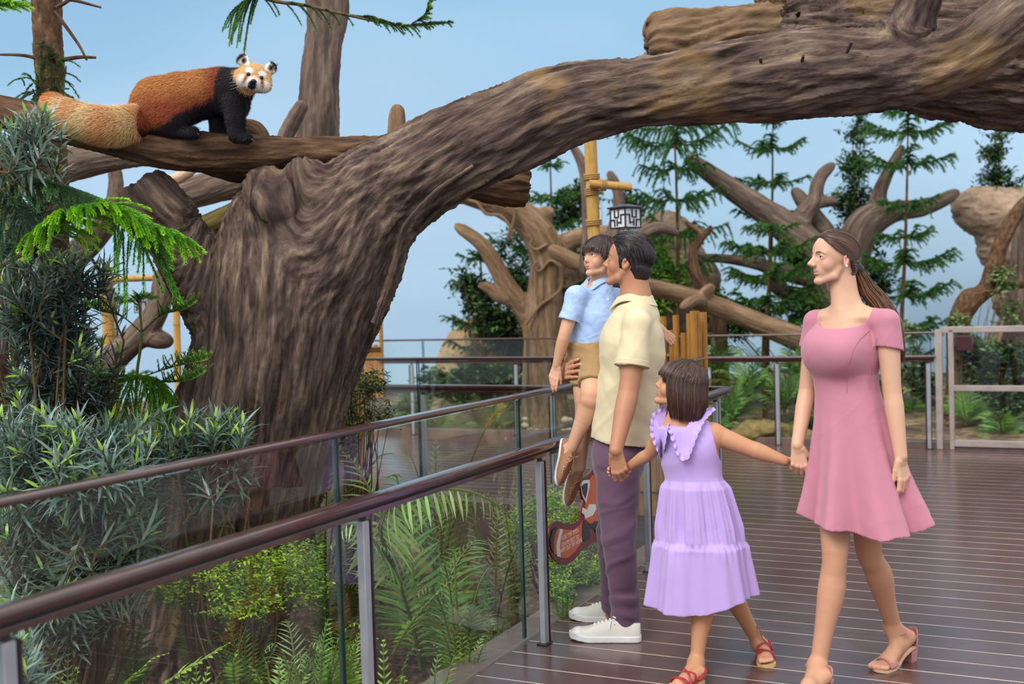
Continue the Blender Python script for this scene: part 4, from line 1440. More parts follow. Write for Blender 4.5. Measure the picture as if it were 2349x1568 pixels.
# small pale pebbles at the foot of the bare tree
PEB = mat('pebble', C(214, 196, 170), 0.8, var=0.25, vscale=3)
pebs = []
for i in range(34):
    x = random.uniform(1205, 1312); y = random.uniform(955, 1002)
    Y = 12.75 - (y - 955) * 0.004
    if i < 3:
        r = 0.035 * random.uniform(0.8, 1.3)
        mb = MB(); mb.ball(at(x, y, Y), (r * 1.2, r, r * 0.75), seg=10, rings=6)
        o = mb.build('pebble', PEB, loc=at(x, y, Y)); pebs.append(o)
    else:
        o = pebs[i % 3].copy(); COL.objects.link(o)
        o.location = [float(v) for v in at(x, y, Y)]; o.rotation_euler = (0, 0, random.uniform(0, 6)); s = random.uniform(0.7, 1.4); o.scale = (s, s, s)
    tag(o, 'one of many pale pebbles at the foot of the bare tan tree', 'pebble', 'pale pebbles under the bare tree')
# ------------------------------------------------------------------ plants
LEAF = mat_leaf('leaf', 0.42, 0.32, 0.45)
LEAFG = mat_leaf('glaucous_leaf', 0.32, 0.2, 0.6)
NEED = mat_leaf('needle', 0.5, 0.28, 0.3)
STEM = mat('plant_stem', C(92, 70, 46), 0.8, var=0.3, vscale=30)
STEMG = mat('green_stem', C(98, 112, 48), 0.6, var=0.25, vscale=30)
rs = np.random.default_rng(21)
GAIN = 1.3


def jit(c, n, s=0.15):
    c = np.asarray(c, float)[..., :3]
    return np.clip(GAIN * c * (1 + s * rs.normal(size=(n, 1))) * (1 + 0.06 * rs.normal(size=(n, 3))), 0, 1)


def leaves(mb, B, D, U, L, Wd, col, droop=0.3, prof=(0.25, 1.0, 0.8, 0.0), mi=0):
    """N lance shaped leaves: base B, direction D, face normal U, length L, width Wd, colour col (N,3)"""
    B, D, U = np.asarray(B, float), nrm(D), np.asarray(U, float)
    n = len(B)
    S = nrm(np.cross(D, U)); U = np.cross(S, D)
    L = np.broadcast_to(L, (n,)); Wd = np.broadcast_to(Wd, (n,)); droop = np.broadcast_to(droop, (n,))
    t = np.linspace(0, 1, len(prof))
    V = []
    for k, (tt, w) in enumerate(zip(t, prof)):
        c = B + D * (L * tt)[:, None] - U * (L * droop * tt * tt)[:, None]
        ww = (Wd * w / 2)[:, None]
        if k == len(prof) - 1: V.append(c[:, None])
        else: V.append(np.stack([c - S * ww + U * ww * 0.3, c + S * ww + U * ww * 0.3], 1))
    V = np.concatenate(V, 1)
    m = V.shape[1]
    F4 = np.array([[2 * k, 2 * k + 1, 2 * k + 3, 2 * k + 2] for k in range(len(prof) - 2)])
    F3 = np.array([[m - 3, m - 2, m - 1]])
    base = np.arange(n)[:, None, None] * m
    C0 = np.repeat(np.broadcast_to(col, (n, 3)), m, axis=0)
    b = mb.n
    mb.add(V.reshape(-1, 3), (base + F4[None]).reshape(-1, 4), C0, None, mi)
    mb.f3.append((base + F3[None]).reshape(-1, 3) + b); mb.m3.append(np.full(n, mi))
    return mb


def spiral_twig(mb, P, spacing, L, Wd, ang, c_old, c_new, new_frac=0.1, droop=0.25, prof=(0.3, 1, 0.85, 0)):
    P = np.asarray(P)
    s = np.concatenate([[0], np.cumsum(np.linalg.norm(np.diff(P, axis=0), axis=1))])
    n = max(6, int(s[-1] / spacing))
    u = np.linspace(0.03 * s[-1], s[-1], n)
    Q = np.column_stack([np.interp(u, s, P[:, k]) for k in range(3)])
    T = nrm(np.gradient(Q, axis=0))
    N0 = nrm(np.cross(T, [0.31, 0.2, 0.93])); B0_ = np.cross(T, N0)
    a = np.arange(n) * 2.4 + rs.uniform(0, 6)
    rad = np.cos(a)[:, None] * N0 + np.sin(a)[:, None] * B0_
    f = u / s[-1]
    an = ang * (1 - 0.45 * f ** 3) * (1 + 0.12 * rs.normal(size=n))
    D = T * np.cos(an)[:, None] + rad * np.sin(an)[:, None]
    isnew = (f > 1 - new_frac)
    col = np.where(isnew[:, None], jit(c_new, n, 0.12), jit(c_old, n, 0.22))
    pale = rs.random(n) < 0.18
    col[pale & ~isnew] = np.clip(col[pale & ~isnew] * 1.7 + 0.02, 0, 1)
    LL = L * rs.uniform(0.7, 1.1, n) * np.where(isnew, 0.6, 1)
    leaves(mb, Q, D, T * 0.6 + rad * -0.4 + [0, 0, 0.5], LL, Wd, col, droop * rs.uniform(0.2, 1.6, n), prof)


PODO_OLD, PODO_NEW = C3(88, 110, 102), C3(136, 166, 70)


def shrub(label, base, regions, twigs, L=0.13, Wd=0.013, spacing=0.008, old=PODO_OLD, new=PODO_NEW, tl=0.34, name='shrub', up=0.5):
    """regions: (x, y, Y, rx, ry, rY) ellipses in plan pixels; long leaved twigs fan out from a stem"""
    t = thing(name, label, 'shrub', base)
    fo, st = MB(), MB()
    ctr = np.mean([at(r[0], r[1], r[2]) for r in regions], axis=0)
    base = np.asarray(base, float)
    for r, n in zip(regions, twigs):
        c = at(r[0], r[1], r[2])
        for _ in range(n):
            v = nrm(rs.normal(size=3)) * rs.uniform(0.2, 1) ** 0.5
            e = c + np.array([v[0] * r[3] * r[2] / FPX, v[1] * r[5], v[2] * r[4] * r[2] / FPX])
            d = nrm(nrm(e - ctr + [0, 0, 0.15]) + np.array([0, -0.25, up]) * rs.uniform(0.3, 1.2) + 0.45 * rs.normal(size=3))
            b = e - d * tl
            P = spline([b, b + d * tl * 0.5 - np.array([0, 0, 0.02]), e + np.array([0, 0, 0.02])], 12)
            st.tube(P, np.linspace(0.005, 0.0025, 12), 5, cap=False)
            spiral_twig(fo, P, spacing, L, Wd, 0.95, old, new, 0.06)
            if rs.random() < 0.4:
                mid = base * 0.4 + b * 0.6 + rs.normal(size=3) * 0.06
                st.tube(spline([base, mid, b], 8), np.linspace(0.011, 0.005, 8), 5, cap=False)
    st.build('stem', STEM, t)
    fo.build('foliage', LEAFG, t, smooth=False)
    return t


def gz(x, y, Y, z=-0.38):
    p = at(x, y, Y); p[2] = z
    return p


def shrubs():
    shrub('large blue green long leaved shrub filling the lower left corner above the railing', gz(160, 1200, 4.9),
          [(60, 1010, 4.7, 110, 90, .35), (220, 1040, 4.8, 150, 75, .35), (110, 1100, 4.6, 150, 60, .3), (390, 1010, 5.1, 90, 60, .25)], (26, 34, 24, 16))
    shrub('blue green long leaved shrub in front of the tree trunk above the upper rail', gz(470, 1200, 5.15),
          [(440, 1000, 5.05, 90, 55, .2), (535, 985, 5.05, 55, 40, .15), (480, 1055, 5.05, 80, 28, .15)], (20, 13, 9))
    shrub('dark long leaved shrub with lime tips left of the young pine, crossing the conifer trunk', gz(90, 1100, 5.3),
          [(60, 640, 5.3, 90, 60, .25), (190, 625, 5.2, 75, 34, .2), (90, 720, 5.3, 120, 50, .25)], (16, 14, 18), old=C3(66, 84, 80))
    shrub('dark shrub of narrow leaves below the mossy bough at far left', gz(120, 1150, 5.5),
          [(80, 850, 5.4, 100, 70, .25), (210, 810, 5.3, 60, 50, .2), (60, 920, 5.4, 90, 50, .25), (180, 900, 5.4, 80, 50, .2)], (18, 12, 14, 12), old=C3(62, 78, 76))
    shrub('long leaved shrub seen through the glass left of the trunk base', gz(170, 1420, 4.9),
          [(130, 1190, 4.7, 140, 45, .25), (250, 1245, 4.8, 100, 40, .2), (110, 1290, 4.7, 120, 45, .25), (240, 1320, 4.8, 90, 30, .2), (30, 1240, 4.5, 60, 90, .2), (320, 1180, 4.9, 60, 40, .2), (90, 1390, 4.4, 90, 40, .2)], (34, 24, 28, 20, 16, 12, 12), old=C3(104, 122, 110))
    shrub('pale grey leaved sprig hanging over the panda log at far left', at(20, 330, 5.0),
          [(70, 300, 4.95, 60, 40, .1), (20, 340, 4.95, 40, 50, .1), (120, 290, 4.95, 30, 30, .08)], (8, 7, 4), old=C3(112, 130, 124), new=C3(110, 150, 70), tl=0.2, L=0.11)
    shrub('sparse narrow leaved shrub between the left edge and the conifer trunk', gz(60, 700, 5.7),
          [(40, 540, 5.6, 70, 60, .2), (90, 420, 5.7, 60, 40, .2), (30, 460, 5.6, 50, 60, .2)], (12, 6, 8), old=C3(74, 92, 84), tl=0.28)
    shrub('small long leaved clump at the bottom left corner behind the glass', gz(10, 1540, 3.7),
          [(-10, 1480, 3.7, 60, 70, .15), (20, 1540, 3.6, 50, 40, .12)], (8, 6), old=C3(104, 128, 122), tl=0.22)


# ---- needle covered ropes (monkey-puzzle family)
def rope_needles(mb, P, r, col, tip, per_m=900, nl=0.014, nw=0.0025, core=True):
    P = np.asarray(P)
    s = np.concatenate([[0], np.cumsum(np.linalg.norm(np.diff(P, axis=0), axis=1))])
    n = max(8, int(s[-1] * per_m))
    u = np.sort(rs.uniform(0, s[-1], n))
    Q = np.column_stack([np.interp(u, s, P[:, k]) for k in range(3)])
    G = np.gradient(P, axis=0)
    T = nrm(np.column_stack([np.interp(u, s, G[:, k]) for k in range(3)]))
    N0 = nrm(np.cross(T, [0.31, 0.2, 0.93])); B1 = np.cross(T, N0)
    a = rs.uniform(0, 2 * np.pi, n)
    rad = np.cos(a)[:, None] * N0 + np.sin(a)[:, None] * B1
    D = nrm(T * 0.75 + rad * 0.65)
    f = (u / s[-1])[:, None]
    c = jit(col, n, 0.18) * (1 - f ** 2) + jit(tip, n, 0.12) * f ** 2
    S = np.cross(D, rad) * nw
    b = Q + rad * r * 0.4
    V = np.stack([b - S, b + S, b + D * nl], 1).reshape(-1, 3)
    F = np.arange(3 * n).reshape(-1, 3)
    mb.add(V, F, np.repeat(c, 3, 0))
    if core: mb.tube(P, np.linspace(r * 0.7, r * 0.35, len(P)), 5, col=np.asarray(col)[:3] * 0.8, cap=False)


def drape(a, d, L, sag, n=8):
    t = np.linspace(0, 1, n)[:, None]
    d = nrm(d)
    return np.asarray(a) + d * L * t + np.array([0, 0, -1.0]) * sag * L * t ** 2


def pine_bough(mb, P, n, L, col, tip, r=0.006, sag=0.8, per_m=900, nl=0.014, nw=0.0022, fan=1.0, lift=0.2):
    """ropes hanging to both sides of a bough path"""
    P = spline(P, 30)
    T, N, B = frames(P)
    for k in range(n):
        i = int(4 + 25 * (k + rs.random()) / n)
        i = min(i, 29)
        side = nrm(np.cross(T[i], [0, 0, 1])) * (1 if k % 2 else -1)
        d = nrm(T[i] * rs.uniform(0.5, 1.0) + side * fan * rs.uniform(0.5, 1.0) + np.array([0, 0, lift * rs.uniform(0, 1.5)]))
        l = L * rs.uniform(0.7, 1.15) * (0.55 + 0.45 * math.sin(math.pi * min(1, 0.2 + i / 30)))
        rope_needles(mb, drape(P[i], d, l, sag * rs.uniform(0.5, 1.3)), r, col, tip, per_m, nl, nw)
    rope_needles(mb, P, r, col, tip, per_m, nl, nw)


PINE, PINET = C3(56, 92, 44), C3(140, 190, 58)


def left_pines():
    t = thing('pine_branch', 'bright lime green drooping pine branch in front of the broken fork', 'branch', at(90, 540, 4.9))
    fo = MB()
    main = [at(60, 575, 5.1), at(150, 500, 4.95), at(240, 472, 4.9), at(330, 510, 4.88), at(420, 545, 4.85)]
    pine_bough(fo, main, 120, 0.24, C3(84, 146, 48), C3(176, 224, 62), r=0.0075, sag=0.75, per_m=1300, nl=0.013, nw=0.0028, fan=1.1, lift=0.35)
    pine_bough(fo, [at(240, 475, 4.9), at(300, 520, 4.85), at(345, 560, 4.8)], 26, 0.22, C3(44, 88, 42), C3(120, 186, 54), sag=1.1)
    fo.build('foliage', NEED, t, smooth=False)
    mb = MB(); mb.tube(spline([at(-60, 640, 5.3)] + main, 30), np.linspace(0.014, 0.004, 30), 7); mb.build('bough', STEM, t)
    t = thing('pine_branch', 'grey green soft needled pine branch above the lime green one', 'branch', at(0, 380, 5.1))
    fo = MB()
    main = [at(-30, 330, 5.2), at(60, 400, 5.15), at(150, 430, 5.1), at(225, 462, 5.05)]
    pine_bough(fo, main, 90, 0.26, C3(80, 110, 84), C3(110, 146, 98), r=0.007, sag=0.45, per_m=1300, nl=0.012, nw=0.0026, fan=0.9, lift=0.1)
    pine_bough(fo, [at(-20, 420, 5.1), at(30, 470, 5.05), at(60, 540, 5.0)], 26, 0.22, C3(66, 96, 70), C3(96, 132, 84), sag=0.9)
    fo.build('foliage', NEED, t, smooth=False)
    mb = MB(); mb.tube(spline([at(-80, 300, 5.3)] + main, 30), np.linspace(0.012, 0.004, 30), 7); mb.build('bough', STEM, t)
    # twigs and tufts on the brown conifer trunk
    c = [r for r in bpy.data.objects if r.name.startswith('conifer_trunk')][0]
    fo, st = MB(), MB()
    for pts, w in (([(125, 25), (152, 62), (182, 105), (199, 138)], 5), ([(128, 142), (150, 136), (185, 131), (220, 132)], 6), ([(100, 140), (70, 130), (40, 126), (-5, 125)], 5), ([(128, 18), (150, 6), (165, 0), (232, 17)], 5), ([(100, 5), (70, 10), (40, -10)], 5)):
        P = spline([at(x, y, 5.9) for x, y in pts], 16)
        st = MB(); st.tube(P, np.linspace(w, w * 0.5, 16) * 5.9 / FPX, 7); st.build('twig', BARKB, c)
    for x, y, n, L in ((110, 120, 16, .10), (95, 190, 14, .12), (85, 225, 14, .12), (135, 205, 10, .09), (140, 160, 8, .09), (150, 235, 8, .10), (120, 330, 8, .09), (60, 180, 4, .08)):
        for k in range(n):
            d = nrm(rs.normal(size=3) * [1, 0.5, 0.8])
            a = at(x + rs.normal() * 12, y + rs.normal() * 12, 5.86)
            rope_needles(fo, drape(a, d, L, 0.5, 5), 0.005, C3(60, 72, 48), C3(104, 150, 56), 900, 0.013, 0.002)
    fo.build('needle_tufts', NEED, c, smooth=False)
    # bright tip, upper left corner
    t = thing('pine_branch', 'bright green pine branch tip in the top left corner', 'branch', at(0, 10, 5.6))
    fo = MB(); pine_bough(fo, [at(-60, 20, 5.6), at(0, 8, 5.6), at(55, 10, 5.6)], 30, 0.13, C3(84, 150, 44), C3(170, 214, 66), sag=0.3, per_m=1100)
    fo.build('foliage', NEED, t, smooth=False)
    # branch across the top
    t = thing('pine_branch', 'dark green pine branch hanging across the top edge beside the tall grey trunk', 'branch', at(640, -10, 6.3))
    fo = MB()
    pine_bough(fo, [at(560, -30, 6.3), at(620, 0, 6.3), at(700, 12, 6.3), at(790, 33, 6.3)], 10, 0.14, C3(40, 66, 34), C3(90, 140, 50), sag=1.0, fan=0.7)
    pine_bough(fo, [at(620, -40, 6.3), at(575, -5, 6.3), at(540, 20, 6.3)], 22, 0.20, C3(40, 70, 34), C3(110, 164, 50), sag=1.2, fan=0.8)
    pine_bough(fo, [at(790, 33, 6.3), at(860, 42, 6.3), at(920, 58, 6.3), at(985, 52, 6.3), at(1035, 50, 6.3)], 44, 0.085, C3(38, 58, 38), C3(104, 160, 50), sag=0.6, fan=0.6)
    pine_bough(fo, [at(945, 55, 6.3), at(975, 35, 6.3), at(985, 10, 6.3), at(1000, -10, 6.3)], 26, 0.09, C3(38, 62, 38), C3(120, 170, 50), sag=0.4, fan=0.8)
    fo.build('foliage', NEED, t, smooth=False)
    mb = MB(); mb.tube(spline([at(520, -40, 6.3), at(620, 0, 6.3), at(700, 12, 6.3), at(790, 33, 6.3), at(920, 58, 6.3), at(1030, 52, 6.3)], 40), np.linspace(0.012, 0.005, 40), 7); mb.build('bough', STEM, t)
    # young pine beside the trunk
    t = thing('young_pine', 'young tiered pine sapling between the bamboo posts and the trunk', 'tree', gz(312, 960, 5.75))
    mb = MB(); mb.tube(spline([gz(308, 1080, 5.75), at(312, 950, 5.75), at(322, 800, 5.75), at(325, 760, 5.75), at(318, 690, 5.75)], 30), np.linspace(0.016, 0.006, 30), 9); mb.build('trunk', STEMG, t)
    for lab, br, n, L, sg in (('whorl', [[(324, 762), (280, 725), (232, 712), (205, 700)], [(324, 762), (370, 722), (420, 708), (450, 690)]], 34, 0.055, -0.9), ('crown', [[(316, 700), (300, 690), (285, 692)], [(318, 695), (330, 680), (350, 685)], [(318, 700), (318, 685), (318, 676)]], 12, 0.07, 0.2),
                              ('whorl', [[(318, 868), (280, 860), (240, 875), (215, 850)], [(318, 868), (370, 875), (430, 870), (470, 850)], [(318, 868), (380, 845), (440, 830), (475, 822)]], 40, 0.075, -0.6)):
        fo = MB()
        for P in br:
            pine_bough(fo, [at(x, y, 5.75 - 0.002 * k * abs(x - 320)) for k, (x, y) in enumerate(P)], n, L, C3(70, 108, 50), C3(128, 164, 64), r=0.004, sag=sg, fan=0.8, nl=0.010, nw=0.0018)
        fo.build(lab, NEED, t, smooth=False)
    fo = MB()
    for dx, dy in ((-90, 30), (-60, 60), (-75, 90), (-30, 100), (50, 60), (80, 75), (95, 100), (30, 80), (-95, 70), (60, 100)):
        a = at(316, 862, 5.72)
        pine_bough(fo, [a, at(316 + dx * 0.5, 862 + dy * 0.15, 5.65), at(316 + dx, 862 + dy, 5.6)], 14, 0.13, C3(88, 140, 48), C3(150, 196, 58), sag=0.9, fan=0.5, nw=0.003)
    fo.build('drooping_whorl', NEED, t, smooth=False)


def norfolk(label, base, top, tiers, width, Y, dens=15, droop=0.5, col=PINE, tip=C3(84, 128, 52), tilt=0.25, seed=1):
    """tiered conifer: base/top = pixel points, tiers = list of (fraction from base, relative width)"""
    global rs
    keep, rs = rs, np.random.default_rng(seed)
    b, tp = at(base[0], base[1], Y), at(top[0], top[1], Y)
    g = b.copy()
    t = thing('norfolk_pine', label, 'tree', g)
    Hh = np.linalg.norm(tp - b)
    b2 = b.copy(); b2[2] = 0.02
    mb = MB(); mb.tube(spline([b2, b, b * 0.5 + tp * 0.5 + [0.02, 0, 0], tp], 24), np.linspace(0.035, 0.008, 24), 8); mb.build('trunk', BARKB, t)
    for f, w in tiers:
        fo = MB()
        n = 6
        a0 = rs.uniform(0, 6)
        c = b + (tp - b) * f
        for k in range(n):
            a = a0 + 2 * math.pi * k / n + rs.normal() * 0.15
            d = np.array([math.cos(a), math.sin(a) * 0.9, 0])
            R = width * w * rs.uniform(0.75, 1.1)
            tl = tilt * rs.uniform(0.4, 1.3)
            P = [c, c + d * R * 0.5 + [0, 0, R * tl * 0.25 - 0.02], c + d * R + [0, 0, R * tl]]
            PP = spline(P, 20)
            fo.tube(PP, np.linspace(0.009, 0.003, 20), 5, col=C3(60, 66, 36), cap=False)
            m = max(6, int(dens * w * 1.4))
            T, N, B = frames(PP)
            for j in range(m):
                i = int(4 + 15 * (j + rs.random()) / m)
                side = nrm(np.cross(T[i], [0, 0, 1])) * (1 if j % 2 else -1)
                dd = nrm(T[i] * 0.7 + side * rs.uniform(0.5, 1) + [0, 0, 0.2 * rs.normal()])
                rope_needles(fo, drape(PP[i], dd, 0.24 * width * rs.uniform(0.6, 1.2) * (0.6 + 0.4 * w), droop * rs.uniform(0.5, 1.5), 5), 0.012, col, tip, 170, 0.035, 0.008)
            rope_needles(fo, PP[6:], 0.012, col, tip, 200, 0.035, 0.008)
        fo.build('whorl', NEED, t, smooth=False)
    rs = keep
    return t


def bg_pines():
    norfolk('tiered dark pine standing left of the lantern behind the bare tree', (1268, 900), (1262, 370), [(.99, .22), (.84, .55), (.72, .5), (.6, .7), (.45, .8), (.3, .8)], 0.62, 13.4, seed=2)
    norfolk('tall open tiered pine with drooping boughs above the head of the man', (1555, 760), (1545, 255), [(.93, .9), (.85, .9), (.74, .6), (.6, .7), (.45, .75), (.3, .7)], 0.78, 13.2, droop=0.9, seed=3)
    norfolk('slim tiered pine in the middle of the mural between man and woman', (1760, 790), (1773, 272), [(.99, .25), (.87, .9), (.72, .85), (.57, .85), (.42, .8), (.28, .75), (.15, .7)], 0.50, 13.9, droop=0.5, seed=4)
    norfolk('shorter pine with bright tips left of the face of the woman', (1752, 800), (1765, 520), [(.98, .5), (.8, .95), (.6, 1.0), (.38, 1.0), (.2, .9)], 0.62, 13.0, seed=5)
    norfolk('tall tiered pine right of the woman reaching up to the limb', (2063, 840), (2084, 243), [(.985, .7), (.90, 1.0), (.78, 1.0), (.62, .6), (.5, .6), (.4, 1.1), (.27, 1.1), (.14, 1.15), (.03, .8)], 0.62, 13.7, droop=0.6, seed=6)
    norfolk('dark pine of which the boughs spread left of the bare tree over the far railing', (1108, 860), (1100, 560), [(.9, .5), (.65, .8), (.4, .9), (.2, .9)], 0.52, 14.0, seed=8, col=C3(50, 78, 50))
    norfolk('small pine behind the thick bamboo post left of the trunk', (268, 900), (262, 660), [(.9, .5), (.5, .9), (.15, 1.0)], 0.30, 11.5, seed=9, dens=8)


# ---- leafy bushes and small leaved trees
def bush(label, base, regions, counts, L, Wd, cols, m=None, name='bush', twig=0.10, droop=0.25, prof=(0.2, 1.0, 0.8, 0.0), upb=0.3, stems=6, cat='shrub', per=10):
    t = thing(name, label, cat, base)
    fo, st = MB(), MB()
    base = np.asarray(base, float)
    for r, n in zip(regions, counts):
        c = at(r[0], r[1], r[2])
        v = nrm(rs.normal(size=(n, 3))) * (rs.uniform(0.15, 1, (n, 1)) ** 0.4)
        e = c + v * np.array([r[3] * r[2] / FPX, r[5], r[4] * r[2] / FPX])
        d = nrm(v + np.array([0, 0, upb]) + 0.5 * rs.normal(size=(n, 3)))
        k = np.linspace(0, 1, per)
        B = (e[:, None] - d[:, None] * twig * (1 - k)[None, :, None]).reshape(-1, 3)
        dd = np.repeat(d, per, 0)
        s = nrm(np.cross(dd, [0.1, 0.2, 1.0])) * np.where(np.arange(n * per) % 2, 1, -1)[:, None]
        D = nrm(dd * 0.6 + s * 0.8 + 0.25 * rs.normal(size=(n * per, 3)))
        w = rs.choice(len(cols), n, p=[c_[1] for c_ in cols])
        col = np.repeat(np.array([cols[i][0] for i in w]), per, 0)
        col = np.clip(GAIN * col * (1 + 0.18 * rs.normal(size=(len(col), 1))), 0, 1)
        U = np.array([0, -0.15, 1.0]) + 0.35 * rs.normal(size=(n * per, 3))
        leaves(fo, B, D, U, L * rs.uniform(0.6, 1.15, n * per), Wd, col, droop, prof)
        for i in range(0, n, max(1, n // stems)):
            mid = base * 0.45 + e[i] * 0.55 + rs.normal(size=3) * 0.04
            st.tube(spline([base, mid, e[i]], 8), np.linspace(0.008, 0.002, 8), 5, cap=False)
    st.build('stem', STEM, t)
    fo.build('foliage', m or LEAF, t, smooth=False)
    return t


LIME = ((C3(150, 176, 44), .45), (C3(104, 140, 40), .35), (C3(70, 100, 38), .2))
MIDG = ((C3(62, 92, 44), .5), (C3(86, 120, 56), .3), (C3(40, 62, 36), .2))
DARK = ((C3(38, 58, 40), .5), (C3(60, 88, 50), .3), (C3(92, 118, 66), .2))
FRESH = ((C3(110, 150, 62), .5), (C3(84, 122, 52), .3), (C3(150, 180, 90), .2))


def bushes():
    bush('small leaved lime green bush in the fern bed in front of the trunk foot', gz(560, 1420, 5.0), [(420, 1330, 5.1, 80, 40, .25), (520, 1310, 5.0, 90, 55, .3), (640, 1280, 5.1, 110, 50, .3), (560, 1370, 4.9, 110, 40, .25), (700, 1330, 5.1, 70, 50, .2)], (110, 150, 170, 130, 90), 0.024, 0.010, LIME, twig=0.11, upb=0.5)
    bush('low lime green bush hanging over the edge board beside the near post', gz(1330, 1330, 5.9), [(1290, 1290, 5.75, 60, 55, .2), (1345, 1310, 5.9, 60, 30, .2), (1285, 1350, 5.5, 40, 35, .12), (1270, 1220, 6.0, 40, 40, .2)], (150, 110, 70, 80), 0.024, 0.010, LIME, twig=0.11, upb=0.1)
    bush('soft lime green bush behind the first railing post', gz(1260, 1200, 6.6), [(1260, 1150, 6.6, 70, 35, .2), (1310, 1190, 6.5, 50, 40, .2), (1190, 1200, 6.5, 50, 40, .2)], (120, 90, 80), 0.024, 0.010, LIME, twig=0.11)
    bush('green small leaved bush seen between the legs of the man and the girl', gz(1500, 1300, 7.0), [(1500, 1290, 6.9, 30, 50, .1), (1400, 1230, 7.0, 60, 60, .2)], (60, 100), 0.024, 0.010, FRESH, twig=0.1)
    bush('olive green upright small leaved shrub just right of the trunk', gz(800, 1120, 6.6), [(800, 900, 6.6, 55, 100, .15), (850, 880, 6.5, 45, 50, .12), (800, 790, 6.6, 25, 40, .1), (870, 950, 6.5, 45, 30, .1), (790, 1000, 6.6, 40, 60, .15)], (90, 50, 25, 35, 50), 0.04, 0.012, ((C3(58, 74, 44), .55), (C3(106, 118, 60), .3), (C3(150, 150, 70), .15)), twig=0.13, upb=0.5)
    bush('fresh green leafy bush behind the head of the man', gz(1520, 760, 13.3, 0), [(1510, 600, 13.3, 30, 60, .2), (1540, 640, 13.3, 40, 50, .2), (1500, 690, 13.3, 50, 40, .2)], (70, 80, 60), 0.10, 0.04, FRESH, twig=0.3)
    bush('dense green bush on the bank left of the bare tan tree', gz(1110, 870, 13.3, 0.1), [(1100, 680, 13.5, 45, 60, .2), (1070, 640, 13.5, 40, 30, .2), (1130, 740, 13.4, 60, 60, .2), (1180, 640, 13.7, 60, 60, .2), (1180, 780, 13.6, 50, 70, .2)], (80, 40, 110, 90, 80), 0.09, 0.035, DARK, twig=0.3)
    bush('grey green bush low on the bank behind the far railing, left', gz(1100, 960, 13.0, 0.1), [(1090, 860, 13.1, 80, 45, .3), (1000, 870, 13.3, 40, 40, .2), (1180, 880, 13.2, 60, 40, .3)], (120, 50, 90), 0.10, 0.045, MIDG, twig=0.3)
    bush('tall dark broadleaved bush behind the gate glass', gz(2290, 980, 12.0, 0.1), [(2270, 820, 12.0, 55, 45, .25), (2330, 830, 12.0, 60, 60, .25), (2250, 870, 12.0, 50, 50, .25), (2310, 930, 11.8, 70, 60, .25), (2230, 800, 12.1, 30, 40, .2)], (130, 130, 110, 160, 60), 0.075, 0.04, DARK, twig=0.25)
    bush('pale green leafy bush beside the hair tip of the woman', gz(2110, 900, 13.2, 0.1), [(2095, 830, 13.2, 35, 45, .2), (2120, 880, 13.2, 40, 35, .2), (2090, 760, 13.2, 20, 20, .1)], (50, 60, 15), 0.085, 0.045, ((C3(96, 124, 84), .5), (C3(60, 88, 62), .3), (C3(150, 170, 120), .2)), twig=0.25)
    bush('dark slender conifer like tree behind the ponytail of the woman', gz(1960, 800, 14.6, 0.1), [(1968, 300, 14.6, 18, 40, .15), (1960, 380, 14.6, 38, 40, .2), (1955, 460, 14.6, 55, 50, .25), (1970, 540, 14.6, 60, 50, .25), (2010, 640, 14.5, 50, 70, .25), (2000, 750, 14.5, 50, 60, .25), (1975, 265, 14.6, 10, 15, .1)], (26, 60, 100, 90, 100, 70, 8), 0.09, 0.035, DARK, twig=0.3, cat='tree', name='tree')
    bush('small dark tree growing on top of the right hand rock', at(2290, 470, 14.6), [(2285, 400, 14.6, 45, 22, .2), (2282, 345, 14.6, 35, 22, .15), (2295, 312, 14.6, 22, 14, .1), (2330, 425, 14.6, 30, 14, .1)], (50, 40, 14, 20), 0.085, 0.034, DARK, twig=0.25, cat='tree', name='tree')
    bush('pale leaved creeper climbing the stump by the gate', gz(2210, 800, 11.95, 0.1), [(2200, 735, 12.0, 24, 24, .1), (2210, 780, 12.0, 30, 30, .1), (2300, 640, 12.1, 40, 40, .15), (2320, 720, 12.1, 30, 40, .15)], (30, 24, 40, 26), 0.05, 0.03, ((C3(120, 136, 92), .5), (C3(84, 106, 60), .5)), twig=0.18)
    bush('dark foliage under the branches left of the face of the woman', gz(1840, 800, 13.2, 0.1), [(1840, 700, 13.3, 60, 50, .2), (1700, 740, 13.1, 60, 40, .2), (1830, 590, 13.5, 40, 30, .2), (1640, 700, 13.1, 30, 60, .2)], (80, 60, 40, 40), 0.09, 0.035, MIDG, twig=0.28)
    bush('dark green foliage around the base of the lantern post', gz(1420, 760, 13.0, 0.1), [(1440, 470, 13.6, 50, 40, .2), (1300, 480, 13.7, 60, 45, .2), (1340, 440, 13.7, 50, 30, .2), (1180, 560, 13.9, 70, 60, .2)], (60, 80, 50, 60), 0.09, 0.035, DARK, twig=0.28)


